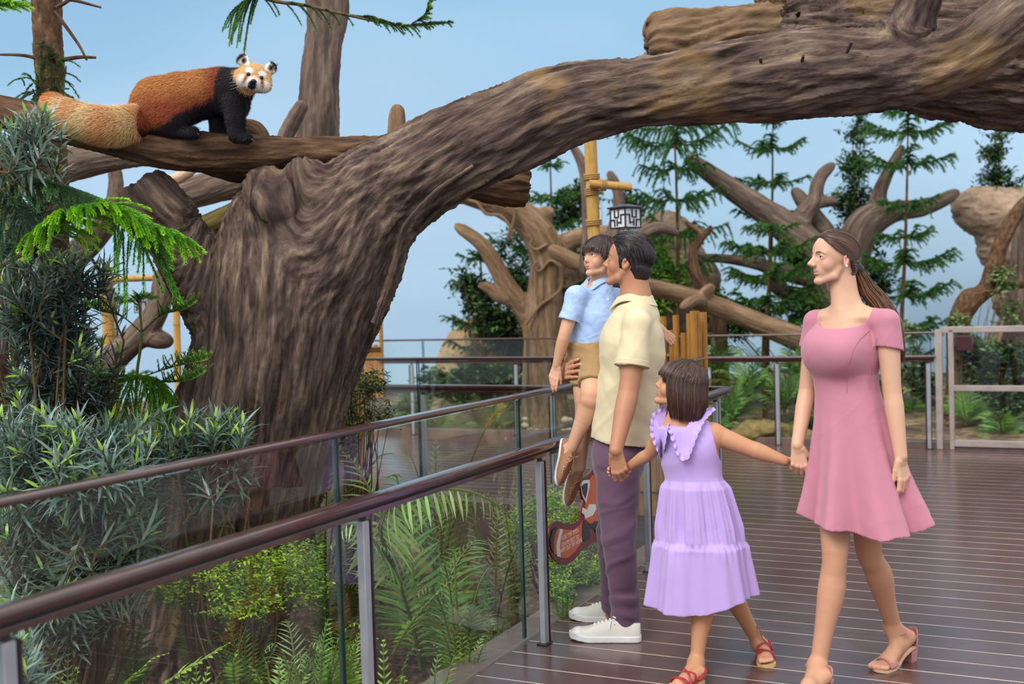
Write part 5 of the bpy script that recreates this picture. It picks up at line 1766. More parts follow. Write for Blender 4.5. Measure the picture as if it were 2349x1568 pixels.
# ---- ferns
def frond(P, n, pl, pw, col, droop=0.3, angle=1.15, V=0.35, taper=0.5, rcol=C3(110, 120, 60), narrow=(0.35, 1.0, 0.8, 0.0), hang=0.0):
    """pinnate frond along path P: n pairs of leaflets, length pl, width pw"""
    mb = MB()
    P = spline(P, 28)
    T, N, B = frames(P)
    mb.tube(P, np.linspace(0.005, 0.0015, 28) * (pl / 0.12 + 0.4), 5, col=rcol, cap=False)
    i = np.linspace(3, 27, n)
    Q = np.column_stack([np.interp(i, np.arange(28), P[:, k]) for k in range(3)])
    TT = nrm(np.column_stack([np.interp(i, np.arange(28), T[:, k]) for k in range(3)]))
    f = np.linspace(0, 1, n)
    LL = pl * np.clip(np.minimum((f + 0.12) * 3.2, 1.0) * (1 - f ** 1.6 * (1 - 0.12)), 0.08, 1)
    for s in (1, -1):
        side = nrm(np.cross(TT, [0, 0, 1])) * s
        up = np.cross(np.cross(TT, [0, 0, 1]), TT)
        up = nrm(up) * np.sign(up[:, 2:3] + 1e-9)
        an = angle * (1 - 0.35 * f)
        D = nrm(TT * np.cos(an)[:, None] + side * np.sin(an)[:, None] + up * V * 0.5 - np.array([0, 0, hang]) + 0.05 * rs.normal(size=(n, 3)))
        leaves(mb, Q, D, up + 0.1 * rs.normal(size=(n, 3)), LL * rs.uniform(0.9, 1.05, n), pw * np.clip(LL / pl, 0.45, 1), jit(col, n, 0.10), droop, narrow)
    return mb


def fern(label, base, tips, n=22, pl=0.12, pw=0.02, col=C3(96, 132, 62), droop=0.35, arch=0.35, name='fern', V=0.3, angle=1.15):
    """tips: list of 3-D tip points (and optional colour)"""
    t = thing(name, label, 'fern', base)
    base = np.asarray(base, float)
    for q in tips:
        tip = np.asarray(q[0] if isinstance(q, tuple) else q, float)
        c = q[1] if isinstance(q, tuple) else col
        d = np.linalg.norm(tip - base)
        mid = base * 0.5 + tip * 0.5 + np.array([0, 0, arch * d])
        p1 = base * 0.8 + mid * 0.2 + np.array([0, 0, 0.1 * d])
        frond([base, p1, mid * 0.9 + base * 0.1, tip * 0.55 + mid * 0.45 + [0, 0, 0.05 * d], tip], n, pl, pw, c, droop, V=V, angle=angle).build('frond', LEAF, t, smooth=False)
    return t


def A(x, y, Y): return at(x, y, Y)


def ferns():
    BR, MG, GR, DK = C3(128, 164, 70), C3(96, 134, 60), C3(120, 150, 100), C3(58, 88, 46)
    # the big arching frond fern by the second post
    t = fern('large fern with a broad arching frond of long drooping leaflets behind the second post', gz(960, 1330, 5.6),
             [(A(840, 1260, 5.2), C3(130, 160, 100)), (A(1120, 1240, 5.9), MG), (A(900, 1090, 6.2), MG), (A(760, 1040, 6.0), C3(120, 146, 70))], n=26, pl=0.27, pw=0.024, droop=0.75, arch=0.30, V=0.5)
    for P_, n_, l_ in (([A(930, 1330, 5.5), A(872, 1215, 5.3), A(920, 1140, 5.2), A(1040, 1122, 5.15), A(1130, 1150, 5.1), A(1205, 1225, 5.1)], 30, .27), ([A(920, 1340, 5.4), A(850, 1230, 5.2), A(800, 1200, 5.15), A(760, 1250, 5.1)], 20, .2)):
        frond(P_, n_, l_, .024, C3(140, 168, 100), .25, V=.0, hang=1.1, angle=1.3).build('frond', LEAF, t, smooth=False)
    # upright bright frond close to the glass
    t = thing('fern', 'single bright upright fern frond of paired leaflets close behind the glass', 'fern', gz(910, 1500, 4.35))
    frond([A(900, 1500, 4.5), A(930, 1450, 4.45), A(975, 1390, 4.42), A(1050, 1318, 4.4)], 17, 0.115, 0.022, BR, 0.08, V=0.15, angle=1.25, narrow=(0.5, 1, 0.85, 0)).build('frond', LEAF, t, smooth=False)
    t = thing('fern', 'bright yellow green fern frond pointing up right near the bottom edge', 'fern', gz(370, 1560, 3.9))
    frond([A(365, 1575, 4.1), A(420, 1540, 4.1), A(470, 1510, 4.1), A(525, 1475, 4.1)], 13, 0.105, 0.022, C3(140, 176, 76), 0.1, V=0.15, angle=1.25, narrow=(0.5, 1, 0.85, 0)).build('frond', LEAF, t, smooth=False)
    frond([A(280, 1580, 4.2), A(320, 1540, 4.15), A(350, 1510, 4.15), A(385, 1498, 4.15)], 12, 0.06, 0.02, C3(136, 176, 72), 0.2, V=0.2).build('frond', LEAF, t, smooth=False)
    frond([A(540, 1580, 4.3), A(535, 1530, 4.25), A(545, 1490, 4.25), A(562, 1445, 4.25)], 14, 0.05, 0.016, C3(136, 176, 72), 0.2, V=0.2).build('frond', LEAF, t, smooth=False)
    fern('grey green umbrella like fern with narrow drooping leaflets', gz(690, 1560, 4.7), [(A(735, 1490, 4.55), GR), (A(610, 1490, 4.6), GR), (A(650, 1430, 4.9), GR), (A(690, 1535, 4.4), GR)], n=22, pl=0.14, pw=0.012, droop=0.6, arch=0.45)
    fern('fern arching right towards the second post at the bottom', gz(720, 1530, 4.6), [(A(835, 1440, 4.4), C3(124, 160, 84)), (A(760, 1420, 4.7), MG), (A(840, 1500, 4.3), MG)], n=24, pl=0.12, pw=0.014, droop=0.6, arch=0.35)
    fern('bright fern at the foot of the second post', gz(880, 1560, 4.15), [(A(960, 1490, 4.1), BR), (A(880, 1470, 4.2), BR), (A(930, 1560, 3.95), BR), (A(820, 1540, 4.0), BR)], n=20, pl=0.08, pw=0.018, droop=0.35, arch=0.35)
    fern('fern leaning over the edge board at the bottom', gz(980, 1560, 4.2), [(A(1065, 1500, 4.25), C3(116, 152, 76)), (A(1010, 1500, 4.3), MG), (A(1000, 1580, 4.0), MG)], n=22, pl=0.10, pw=0.014, droop=0.5, arch=0.35)
    fern('grey green fern against the foot of the trunk', gz(300, 1500, 5.2), [(A(350, 1395, 5.0), C3(104, 124, 92)), (A(260, 1430, 5.0), C3(110, 130, 92)), (A(330, 1450, 4.9), C3(104, 124, 92)), (A(250, 1500, 4.8), MG)], n=16, pl=0.11, pw=0.022, droop=0.35, arch=0.3)
    fern('low fresh fern left of the root of the tree', gz(150, 1560, 4.5), [(A(120, 1500, 4.4), BR), (A(180, 1540, 4.3), BR), (A(200, 1500, 4.5), MG), (A(100, 1560, 4.2), MG), (A(160, 1480, 4.6), MG)], n=18, pl=0.06, pw=0.014, droop=0.3, arch=0.35)
    fern('shaded fern in the middle of the bed between the two posts', gz(1050, 1440, 5.3), [(A(1010, 1300, 5.2), C3(96, 120, 60)), (A(960, 1360, 5.1), C3(96, 112, 52)), (A(1150, 1300, 5.4), DK), (A(1120, 1390, 5.1), DK), (A(1040, 1260, 5.6), MG)], n=24, pl=0.18, pw=0.016, droop=0.7, arch=0.4)
    fern('small fern with light tips beside the white shoe of the man, behind glass', gz(1130, 1440, 5.2), [(A(1185, 1370, 5.05), C3(120, 150, 90)), (A(1110, 1350, 5.1), MG), (A(1130, 1430, 4.9), MG)], n=18, pl=0.08, pw=0.016, droop=0.4, arch=0.3)
    fern('pinkish withered fern frond near the near railing post', gz(1130, 1280, 6.1), [(A(1215, 1250, 5.8), C3(150, 136, 120)), (A(1150, 1120, 6.2), C3(140, 132, 110)), (A(1050, 1130, 6.2), MG)], n=22, pl=0.13, pw=0.012, droop=0.6, arch=0.3)
    fern('feathery pale green fern between trunk and second post', gz(740, 1250, 6.4), [(A(760, 1030, 6.3), C3(150, 170, 110)), (A(840, 1080, 6.2), C3(140, 164, 104)), (A(900, 1040, 6.6), MG), (A(690, 1120, 6.2), MG), (A(790, 1150, 6.0), C3(140, 164, 104))], n=28, pl=0.16, pw=0.011, droop=0.5, arch=0.3)
    fern('feathery fern under the upper rail in the centre', gz(1000, 1180, 7.2), [(A(930, 1040, 7.2), MG), (A(1060, 1080, 7.0), C3(140, 150, 80)), (A(1000, 1010, 7.4), C3(130, 150, 90)), (A(1110, 1130, 6.9), MG), (A(880, 1130, 6.8), MG)], n=24, pl=0.14, pw=0.012, droop=0.5, arch=0.3)
    fern('dark fern low between trunk foot and second post', gz(760, 1400, 5.7), [(A(700, 1260, 5.7), DK), (A(820, 1290, 5.6), DK), (A(740, 1330, 5.4), MG), (A(840, 1370, 5.3), DK)], n=22, pl=0.14, pw=0.016, droop=0.5, arch=0.4)
    extra = [(560, 1480, 4.9, 90, 70, MG, 'fresh green fern below the lime bush in front of the trunk foot'), (460, 1440, 5.2, 70, 50, C3(110, 140, 80), 'small fern on the mulch right of the big root'),
             (1180, 1180, 6.4, 70, 90, C3(128, 150, 92), 'pale fern behind the handrail left of the near post'), (870, 1200, 6.6, 80, 90, MG, 'green fern tuft behind the second post near the handrail'),
             (1060, 1490, 4.7, 60, 60, BR, 'bright fern close to the edge board in the middle of the bed'), (780, 1480, 5.0, 80, 70, BR, 'bright fern just left of the second post'),
             (1010, 1200, 6.2, 90, 90, C3(134, 158, 88), 'light green fern behind the big arching frond'), (1290, 1400, 5.3, 40, 40, MG, 'small fern tuft by the edge board near the shoe of the man'),
             (640, 1560, 4.3, 70, 60, BR, 'bright fern at the bottom edge left of the second post'), (450, 1570, 4.0, 60, 40, BR, 'low bright fern at the bottom edge near the upright frond'), (720, 1180, 6.9, 60, 70, C3(130, 150, 90), 'feathery fern against the right side of the trunk')]
    for k, (x, y, Y, w, h, col, lab) in enumerate(extra):
        tips = [(at(x + w * math.cos(math.pi * (.03 + .94 * j / 6)) * rs.uniform(.8, 1.1), y - h * (.2 + .75 * math.sin(math.pi * j / 6)) * rs.uniform(.8, 1.1), Y + rs.uniform(-.2, .15)), col * rs.uniform(.85, 1.15)) for j in range(7)]
        fern(lab, gz(x, y + 20, Y), tips, n=22, pl=.10, pw=.016, droop=.45, arch=.22)
    # beyond the deck: palms and ferns on the bank
    cols = (C3(84, 118, 58), C3(104, 140, 74), C3(64, 96, 52), C3(120, 156, 84))
    spots = [(1680, 960, 11.6, 90, 120, 'broad fan shaped fern behind the far railing just right of the girl'),
             (1720, 900, 11.9, 100, 110, 'feathery fern behind the far railing below the leaning trunk'),
             (1800, 930, 11.7, 90, 110, 'hanging fern fronds behind the far railing close to the woman'),
             (1650, 850, 12.3, 70, 90, 'dark fern between the two far rails beside the bamboo screen'),
             (1830, 860, 12.1, 70, 80, 'dark fern between the two far rails beside the woman'),
             (1850, 985, 11.3, 40, 40, 'small yellow green fern at the deck edge left of the pink dress'),
             (1640, 1000, 11.4, 60, 60, 'low fern at the far deck edge right of the hair of the girl'),
             (1000, 1000, 13.0, 110, 110, 'broad fern on the bank seen through the left rails'),
             (1130, 990, 12.9, 90, 110, 'fern clump on the bank left of the foot of the bare tree'),
             (1060, 930, 13.3, 90, 80, 'arching fern on the bank between the far rails'),
             (950, 960, 13.2, 70, 80, 'fern on the bank beside the small bamboo screen'),
             (2215, 960, 11.6, 70, 80, 'grassy fern behind the gate glass at the left'),
             (2300, 1010, 11.2, 70, 70, 'dark fern low behind the gate glass at the right'),
             (2090, 960, 13.0, 50, 50, 'small fern behind the arm of the woman')]
    for k, (x, y, Y, w, h, lab) in enumerate(spots):
        tips = []
        for j in range(8):
            a = math.pi * (0.02 + 0.96 * j / 7)
            tips.append((at(x + w * math.cos(a) * rs.uniform(0.8, 1.1), y - h * (0.15 + 0.75 * math.sin(a)) * rs.uniform(0.8, 1.1), Y + rs.uniform(-0.35, 0.3)), cols[(k + j) % 4]))
        fern(lab, at(x, y + 15, Y), tips, n=18, pl=0.21, pw=0.028, droop=0.45, arch=0.22)
    # grass like stem with yellow plume leaning over the glass
    t = thing('plume_grass', 'tall grass stem with a yellow seed plume leaning right behind the glass', 'grass', gz(1075, 1120, 7.0))
    P = spline([A(1080, 1060, 6.9), A(1100, 1010, 6.9), A(1125, 965, 6.9), A(1155, 930, 6.9)], 30)
    mb = MB(); mb.tube(P, np.linspace(0.006, 0.003, 30), 6); mb.build('stem', STEMG, t)
    fo = MB(); rope_needles(fo, P[16:], 0.01, C3(170, 160, 60), C3(190, 176, 70), 900, 0.035, 0.004, core=False); fo.build('plume', NEED, t, smooth=False)


shrubs()
left_pines()
bg_pines()
bushes()
ferns()
# ------------------------------------------------------------------ people
SKIN = mat_col('skin', 0.48, 0.35, sss=0.12, bstr=0.05, bscale=350, bdist=0.0006)
HAIRM = mat_col('hair', 0.34, 0.5, var=0.25, vscale=40)


def mat_eye():
    return mat_col('eye', 0.08, 0.6)


EYEM = mat_eye()
LASH = mat('lash', C(26, 18, 16), 0.5)


def mat_cloth(name, col, rough=0.85, weave=900, wstr=0.12, var=0.06, vscale=6, sheen=0.25):
    m, N, L, b = newmat(name)
    o = N.new('ShaderNodeTexCoord').outputs['Object']
    b.inputs['Roughness'].default_value = rough; b.inputs['Sheen Weight'].default_value = sheen; b.inputs['Specular IOR Level'].default_value = 0.2
    lo = tuple(c * (1 - var) for c in col[:3]) + (1,); hi = tuple(min(1, c * (1 + var)) for c in col[:3]) + (1,)
    c = ramp(N, L, noise_node(N, L, o, vscale, 4), [(0.3, lo), (0.7, hi)])
    f = noise_node(N, L, o, weave, 2, 0.7)
    c = mixc(N, L, 0.25, c, ramp(N, L, f, [(0.3, lo), (0.7, hi)]), 'MULTIPLY') if var > 0.09 else c
    L.new(c, b.inputs['Base Color'])
    bump(N, L, b, f, wstr, 0.0006)
    return m


def axes_fine(lo, hi, h, fine=()):
    """grid axes with spacing h, refined to hf inside (axis, a, b, hf)"""
    out = []
    for k in range(3):
        p, x = [], lo[k]
        while x < hi[k]:
            p.append(x)
            s = h
            for ax, a, b, hf in fine:
                if ax == k and a - h <= x < b: s = min(s, hf)
            x += s
        out.append(np.array(p + [x]))
    return out


def lerp(a, b, t): return np.asarray(a) * (1 - t) + np.asarray(b) * t


class Body:
    def __init__(self, Y0, lo, hi, h=0.003, fine=()):
        self.Y0 = Y0
        self.F = Field(None, None, h, axes_fine(lo, hi, h, fine))
        self.marks = []      # (centre, radius, colour, strength)
        self.h = h

    def build(self, par, skin, name='body', extra=None):
        V, F = self.F.mesh()
        V = relax(V, F, 1, 0.4)
        n = pn(V * 28) * 0.03 + pn(V * 9) * 0.03
        c = np.asarray(skin)[None, :] * (1 + n[:, None])
        for ctr, r, col, s in self.marks:
            d = V - np.asarray(ctr)
            R, rad = r if isinstance(r, tuple) else (np.eye(3), np.broadcast_to(np.asarray(r, float), (3,)))
            d = d @ R
            w = np.clip(1.25 - np.sqrt(((d / rad) ** 2).sum(1)), 0, 1)
            w = (np.clip(w * 1.8, 0, 1) * s)[:, None]
            c = c * (1 - w) + np.asarray(col)[None] * w
        if extra is not None: c = extra(V, c)
        self.V, self.Fc = V, F
        mb = MB().add(V, F, c)
        return mb.build(name, SKIN, par)


def head(B, o, f, hh, up=(0, 0, 1), nose=0.50, chin=1.0, cheek=1.0, jaw=1.0, smile=0.0, open_=0.0, child=0.0, lip=C3(176, 104, 96), blush=C3(214, 140, 118), lid=0.022, ears=True, browz=0.0):
    """face & skull in local units of the head height hh; o = head centre, f = facing"""
    R = basis(f, up)
    F = B.F
    P = lambda x, y, z: o + R @ (np.array([x, y, z]) * hh)
    r = lambda *a: np.array(a) * hh
    cf = child
    F.ball(P(-.045, 0, .115 + .01 * cf), r(.43, .335 + .01 * cf, .385), R, k=.02 * hh)
    F.ball(P(.115, 0, -.05), r(.255, .245 + .025 * cf, .36 - .02 * cf), R, k=.05 * hh)
    F.ball(P(.235, 0, -.235), r(.140, .150, .15), R, k=.05 * hh)
    for s in (1, -1):
        F.cone(P(-.02, s * .215 * jaw, -.20), P(.07, s * .19 * jaw, -.335), .062 * hh, .056 * hh, .075 * hh)
        F.cone(P(.07, s * .19 * jaw, -.335), P(.285, s * .04, -.425 + .02 * cf), .056 * hh, .060 * hh, .065 * hh)
        F.ball(P(.20, s * .165, -.115 - .03 * cf), r(.110, .085, .115) * cheek, R, k=.05 * hh)
        F.cone(P(.275, s * .19, .085), P(.338, s * .045, .078), .034 * hh, .036 * hh, .05 * hh)
    F.ball(P(.305 + .01 * (chin - 1), 0, -.425 + .02 * cf), r(.078, .085, .068) * chin, R, k=.04 * hh)
    # nose
    nx = nose
    F.cone(P(.345, 0, .060), P(nx - .058, 0, -.092), .030 * hh, .036 * hh, .045 * hh)
    F.cone(P(.335, 0, -.02), P(nx - .105, 0, -.12), .055 * hh, .060 * hh, .04 * hh)
    F.ball(P(nx - .046, 0, -.112), r(.046, .046, .040), R, k=.025 * hh)
    for s in (1, -1):
        F.ball(P(nx - .095, s * .050, -.138), r(.042, .030, .032), R, k=.022 * hh)
        F.ball(P(nx - .070, s * .026, -.166), r(.018, .012, .012), R, k=.008 * hh, op='sub')
    # eyes
    eyes = []
    for s in (1, -1):
        e = P(.285, s * .148, .012)
        F.ball(P(.385, s * .145, .018), r(.060, .080, .048), R, k=.05 * hh, op='sub')
        F.ball(P(.375, s * .080, .030), r(.035, .025, .045), R, k=.04 * hh, op='sub')
        F.ball(e, r(.066, .070, .066), R, k=.02 * hh)
        F.ball(P(.340, s * .152, .010), r(.055, .054, lid), R, k=.006 * hh, op='sub')
        eyes.append((e, s))
    # mouth
    cz = .014 * smile; mz = -.268
    for s in (1, -1):
        F.cone(P(.368, s * .018, mz + .022), P(.318 - .012 * smile, s * (.095 + .014 * smile), mz + .002 + cz), .020 * hh, .008 * hh, .016 * hh)
        F.cone(P(.359, s * .018, mz - .022 - open_), P(.318 - .012 * smile, s * (.088 + .014 * smile), mz - .002 + cz - open_ * .3), .023 * hh, .009 * hh, .016 * hh)
    F.ball(P(.385, 0, mz - open_ * .5), r(.050, .085 + .012 * smile, .005 + open_ * .5), R, k=.010 * hh, op='sub')
    F.ball(P(.380, 0, -.350), r(.030, .08, .022), R, k=.05 * hh, op='sub')
    if ears:
        for s in (1, -1):
            Re = R @ rotz(s * 0.42) @ axang((0, 1, 0), -.22)
            F.ball(P(-.078, s * .340, -.035), r(.080, .028, .125), Re, k=.014 * hh)
            F.ball(P(-.055, s * .345, -.135), r(.034, .022, .04), Re, k=.02 * hh)
            F.ball(P(-.058, s * .374, -.050), r(.038, .030, .060), Re, k=.012 * hh, op='sub')
            F.ball(P(-.094, s * .372, .012), r(.032, .018, .062), Re, k=.008 * hh, op='sub')
            F.ball(P(-.030, s * .352, -.055), r(.020, .018, .026), Re, k=.010 * hh)
    # tints
    for s in (1, -1):
        B.marks.append((P(.24, s * .19, -.12), Mkr(R, r(.12, .10, .10)), blush, .35))
        B.marks.append((P(.370, s * .042, mz + .026), Mkr(R, r(.06, .060, .022)), lip, .8))
        B.marks.append((P(.365, s * .038, mz - .028 - open_), Mkr(R, r(.06, .058, .026)), lip, .85))
        B.marks.append((P(-.07, s * .35, -.04), Mkr(R, r(.08, .05, .12)), blush, .3))
    B.marks.append((P(nx - .04, 0, -.13), Mkr(R, r(.07, .07, .05)), blush, .3))
    return R, P, eyes


def Mkr(R, rad):
    return (R, rad)


def add_eyes(par, eyes, R, hh, gaze, iris=C3(52, 32, 22)):
    g = nrm(gaze)
    for e, s in eyes:
        mb = MB(); n = 28
        Rg = basis(g)
        th = np.linspace(0, np.pi, 19)
        rad = .0605 * hh
        # rings around the gaze axis so that iris and pupil are crisp
        V, col = [], []
        for a in np.deg2rad([0.5, 6, 11, 12.5, 20, 27, 29, 31, 40, 60, 80, 100, 130, 160, 179]):
            q = np.linspace(0, 2 * np.pi, n, endpoint=False)
            V.append(np.stack([np.full(n, np.cos(a)), np.sin(a) * np.cos(q), np.sin(a) * np.sin(q)], -1))
            d = np.rad2deg(a)
            c = C3(10, 8, 8) if d < 12 else (iris if d < 28 else (iris * 0.5 if d < 30 else C3(226, 218, 212)))
            col.append(np.tile(c, (n, 1)))
        V = np.concatenate(V) @ Rg.T * rad + e
        i = np.arange(14)[:, None] * n + np.arange(n)[None]
        j = np.arange(14)[:, None] * n + (np.arange(n)[None] + 1) % n
        mb.add(V, np.stack([i, i + n, j + n, j], -1).reshape(-1, 4), np.concatenate(col))
        mb.build('eye', EYEM, par)


def face_hair(par, B, P, R, hh, col, lash=True, brow=1.0, browz=.105, lid=.022):
    """eyebrows and lashes laid on the face surface"""
    V = (B.V - P(0, 0, 0)) @ R / hh
    m = (V[:, 0] > 0.12) & (V[:, 2] > -.1) & (V[:, 2] < .3) & (np.abs(V[:, 1]) < .34)
    Vf = V[m]

    def surf(y, z):
        d = (Vf[:, 1] - y) ** 2 + (Vf[:, 2] - z) ** 2
        j = np.argsort(d)[:6]
        return Vf[j, 0].max()
    for s in (1, -1):
        mb = MB()
        for k in range(90):
            t = rs.random()
            y = s * (.055 + .17 * t); z = browz + .03 * math.sin(math.pi * min(1, t * 1.1)) * 0.9 - .02 * t + rs.normal() * .0055 * (1.2 - t)
            x = surf(y, z) + .002
            a = P(x, y, z)
            d = R @ nrm([-.25 * t, s * (.5 + .5 * t), .5 - .6 * t])
            L_ = .032 * hh * brow
            b = a + d * L_ - R @ np.array([.006, 0, 0]) * hh * 0
            n = R @ np.array([0, -d @ R[:, 2], d @ R[:, 1]])
            w = nrm(np.cross(d, R[:, 0])) * .0028 * hh * brow
            mb.add(np.array([a - w, a + w, b]) + R[:, 0] * .002 * hh, np.array([[0, 1, 2]]), col)
        mb.build('eyebrow', HAIRM, par)
        if lash:
            mb = MB(); e = P(.292, s * .148, .012)
            q = np.linspace(-.95, .95, 14)
            pts = np.array([P(.285 + .068 * math.cos(t * .95) * .95, s * (.150 + .066 * math.sin(t * .95)), .012 + lid * math.cos(t * 1.5)) for t in q])
            mb.tube(pts, .0045 * hh, 5); mb.build('eyelash', LASH, par)


def hand(B, w, u, n, L, side, curl, spread=(.10, .03, -.04, -.12), thumb=(.55, .75, .25), tcurl=.35, k=.004, open_=1.0, nails=C3(226, 170, 156)):
    """w wrist, u finger direction, n palm normal, side +1 left / -1 right; curl = per finger (a, b, c) radians"""
    F = B.F
    u = nrm(u); n = nrm(np.asarray(n, float) - u * (np.asarray(n) @ u))
    s = nrm(np.cross(n, u)) * (1 if side > 0 else -1)
    tips = []
    off = (.150, .052, -.046, -.138); kx = (.485, .50, .475, .43); fl = (.40, .45, .42, .33)
    for i in range(4):
        kn = w + u * kx[i] * L + s * off[i] * L
        F.cone(w + s * off[i] * .55 * L + u * .06 * L, kn, .070 * L, .056 * L, .03 * L, flat=(n, .72))
    F.cone(w - u * .10 * L, w + u * .10 * L, .115 * L, .12 * L, .03 * L, flat=(n, .70))
    for i in range(4):
        kn = w + u * kx[i] * L + s * off[i] * L
        d0 = nrm(u + s * spread[i] * open_)
        a = 0; p = kn
        rad = np.array([.056, .050, .045, .038]) * L * (1, 1.02, .98, .86)[i]
        for j, (seg, c) in enumerate(zip((.50, .29, .21), curl[i])):
            a += c
            d = nrm(d0 * math.cos(a) + n * math.sin(a))
            q = p + d * seg * fl[i] * L
            F.cone(p, q, rad[j], rad[j + 1], k)
            B.marks.append((p - n * rad[j] * .6, rad[j] * 1.2, C3(206, 140, 120), .22))
            p = q
        dn = nrm(-n * math.cos(a) + d0 * math.sin(a))
        tips.append(p)
        B.marks.append((p + dn * rad[3] * .8, rad[3] * 0.9, nails, .7))
    t0 = w + u * .10 * L + s * .10 * L
    td = nrm(u * thumb[0] + s * thumb[1] + n * thumb[2])
    t1 = t0 + td * .20 * L
    td2 = nrm(td + u * .35 + n * tcurl * .5)
    t2 = t1 + td2 * .19 * L
    td3 = nrm(td2 + u * .3 + n * tcurl)
    t3 = t2 + td3 * .14 * L
    F.cone(t0, t1, .085 * L, .066 * L, .03 * L)
    F.cone(t1, t2, .062 * L, .055 * L, k)
    F.cone(t2, t3, .055 * L, .044 * L, k)
    B.marks.append((t3 - n * .03 * L, .045 * L, nails, .6))
    return tips


def limb(B, P, r, k=.02, n=14):
    """smoothly swelling limb; only its root is blended softly into the body"""
    Q, R = spline(P, n, r)
    B.F.cone(Q[0], Q[1], R[0], R[1], k)
    for i in range(1, n - 1): B.F.cone(Q[i], Q[i + 1], R[i], R[i + 1], 0)


def flesh_arm(B, sh, el, wr, rs_, re, rw, k=.02):
    """upper arm and forearm with muscle swell"""
    sh, el, wr = map(np.asarray, (sh, el, wr))
    limb(B, [sh, lerp(sh, el, .45), el, lerp(el, wr, .28), lerp(el, wr, .7), wr], [rs_, lerp(rs_, re, .4), re * .97, re * 1.0, lerp(re, rw, .62), rw], k)
    B.marks.append((el, re * 1.2, C3(196, 130, 104), .15))


def flesh_leg(B, hip, kn, an, rh, rk, rc, ra, back, k=.025):
    hip, kn, an = map(np.asarray, (hip, kn, an)); back = nrm(back)
    limb(B, [hip, lerp(hip, kn, .5), kn, lerp(kn, an, .14) + back * rk * .10, lerp(kn, an, .34) + back * rc * .22, lerp(kn, an, .66) + back * rc * .08, an],
         [rh, lerp(rh, rk, .5), rk, rk * .93, rc, lerp(rc, ra, .68), ra], k, 20)
    B.marks.append((kn - back * rk * .8, rk * .9, C3(206, 140, 116), .25))


def foot(B, an, heel, d, L, ra, k=.012, lift=0.0, toes=True, up=(0, 0, 1), toe_side=1):
    """bare foot: an ankle point, heel point on sole, d direction of toes"""
    d = nrm(d); up = np.asarray(up, float); s = nrm(np.cross(up, d))
    H_ = heel + up * .13 * L
    ball = heel + d * .70 * L + up * .065 * L
    B.F.cone(an, H_, ra, .115 * L, .02)
    B.F.cone(an + d * .06 * L, ball + up * .02 * L, ra * .95, .075 * L, .03, flat=None)
    B.F.cone(H_, ball, .105 * L, .085 * L, .02)
    for q in (-1, 1): B.F.cone(H_ + d * .15 * L, ball + s * q * .075 * L, .08 * L, .07 * L, .015)
    for i, (o_, l_, r_) in enumerate(((.135, .27, .056), (.06, .28, .043), (0.0, .255, .040), (-.058, .22, .037), (-.11, .18, .034))):
        a = ball + s * o_ * L * toe_side + d * .02 * L
        m = a + d * l_ * .6 * L + up * .005 * L; e = a + d * l_ * L - up * .018 * L
        B.F.cone(a, m, r_ * L, r_ * .95 * L, .006); B.F.cone(m, e, r_ * .95 * L, r_ * .85 * L, .004)
        B.marks.append((e + up * r_ * .8 * L, r_ * .9 * L, C3(232, 170, 158), .6))


def cutplane(F, p, n, R, jag=None, k=0.0):
    p = np.asarray(p, float); n = nrm(n)

    def fn(x, y, z):
        d = -((x - p[0]) * n[0] + (y - p[1]) * n[1] + (z - p[2]) * n[2])
        b = np.sqrt((x - p[0]) ** 2 + (y - p[1]) ** 2 + (z - p[2]) ** 2) - R
        return np.maximum(d, b)
    F.custom(p - R - .01, p + R + .01, fn, k, 'sub')


def cloth_mesh(F, name, m, par, folds=None, smooth=2, col=None):
    V, Fc = F.mesh()
    V = relax(V, Fc, smooth, .5)
    if folds is not None:
        N = vnormals(V, Fc)
        V = V + N * folds(V, N)[:, None]
    mb = MB().add(V, Fc, col(V) if col is not None else None)
    return mb.build(name, m, par)


def strand_tubes(mb, paths, r0, cols, sides=4, taper=0.45):
    """paths (N, n, 3)"""
    Pn = np.asarray(paths); N_, n = Pn.shape[:2]
    T = nrm(np.gradient(Pn, axis=1))
    ref = np.array([0.37, 0.21, 0.9])
    A = nrm(np.cross(T, ref)); Bv = np.cross(T, A)
    t = np.linspace(0, 1, n)
    rad = r0 * np.minimum(1, np.minimum(t * 8 + .3, (1 - t) * 4 + taper * .5))
    rad = np.broadcast_to(rad, (N_, n)) * rs.uniform(.7, 1.2, (N_, 1))
    a = np.linspace(0, 2 * np.pi, sides, endpoint=False)
    V = Pn[:, :, None] + rad[:, :, None, None] * (np.cos(a)[None, None, :, None] * A[:, :, None] + np.sin(a)[None, None, :, None] * Bv[:, :, None])
    i = np.arange(n - 1)[:, None] * sides + np.arange(sides)[None]
    j = np.arange(n - 1)[:, None] * sides + (np.arange(sides)[None] + 1) % sides
    F = np.stack([i, j, j + sides, i + sides], -1).reshape(-1, 4)
    F = (np.arange(N_)[:, None, None] * (n * sides) + F[None]).reshape(-1, 4)
    mb.add(V.reshape(-1, 3), F, np.repeat(np.asarray(cols), n * sides, 0))


def cap_hair(mb, P, R, hh, col, face_cut, thick=.035, bottom=-.2, grow=(1, 1, 1), nape=True):
    """solid under-layer of hair on the skull; face_cut(x, y, z) < 0 where skin shows (local units)"""
    o = P(0, 0, 0)
    F = Field(np.array([-.62, -.52, -.62]), np.array([.62, .52, .68]), .018)
    F.ball((-.045, 0, .115), np.array([.43, .335, .385]) * np.array(grow) + thick, k=.02)
    if nape: F.ball((-.20, 0, -.12), np.array([.24, .27, .30]) + thick * .5, k=.08)
    F.custom((-.7, -.6, -.7), (.7, .6, .75), lambda x, y, z: face_cut(x, y, z), .02, 'sub')
    V, Fc = F.mesh()
    V = relax(V, Fc, 2)
    mb.add(o + (V * hh) @ R.T, Fc, col)


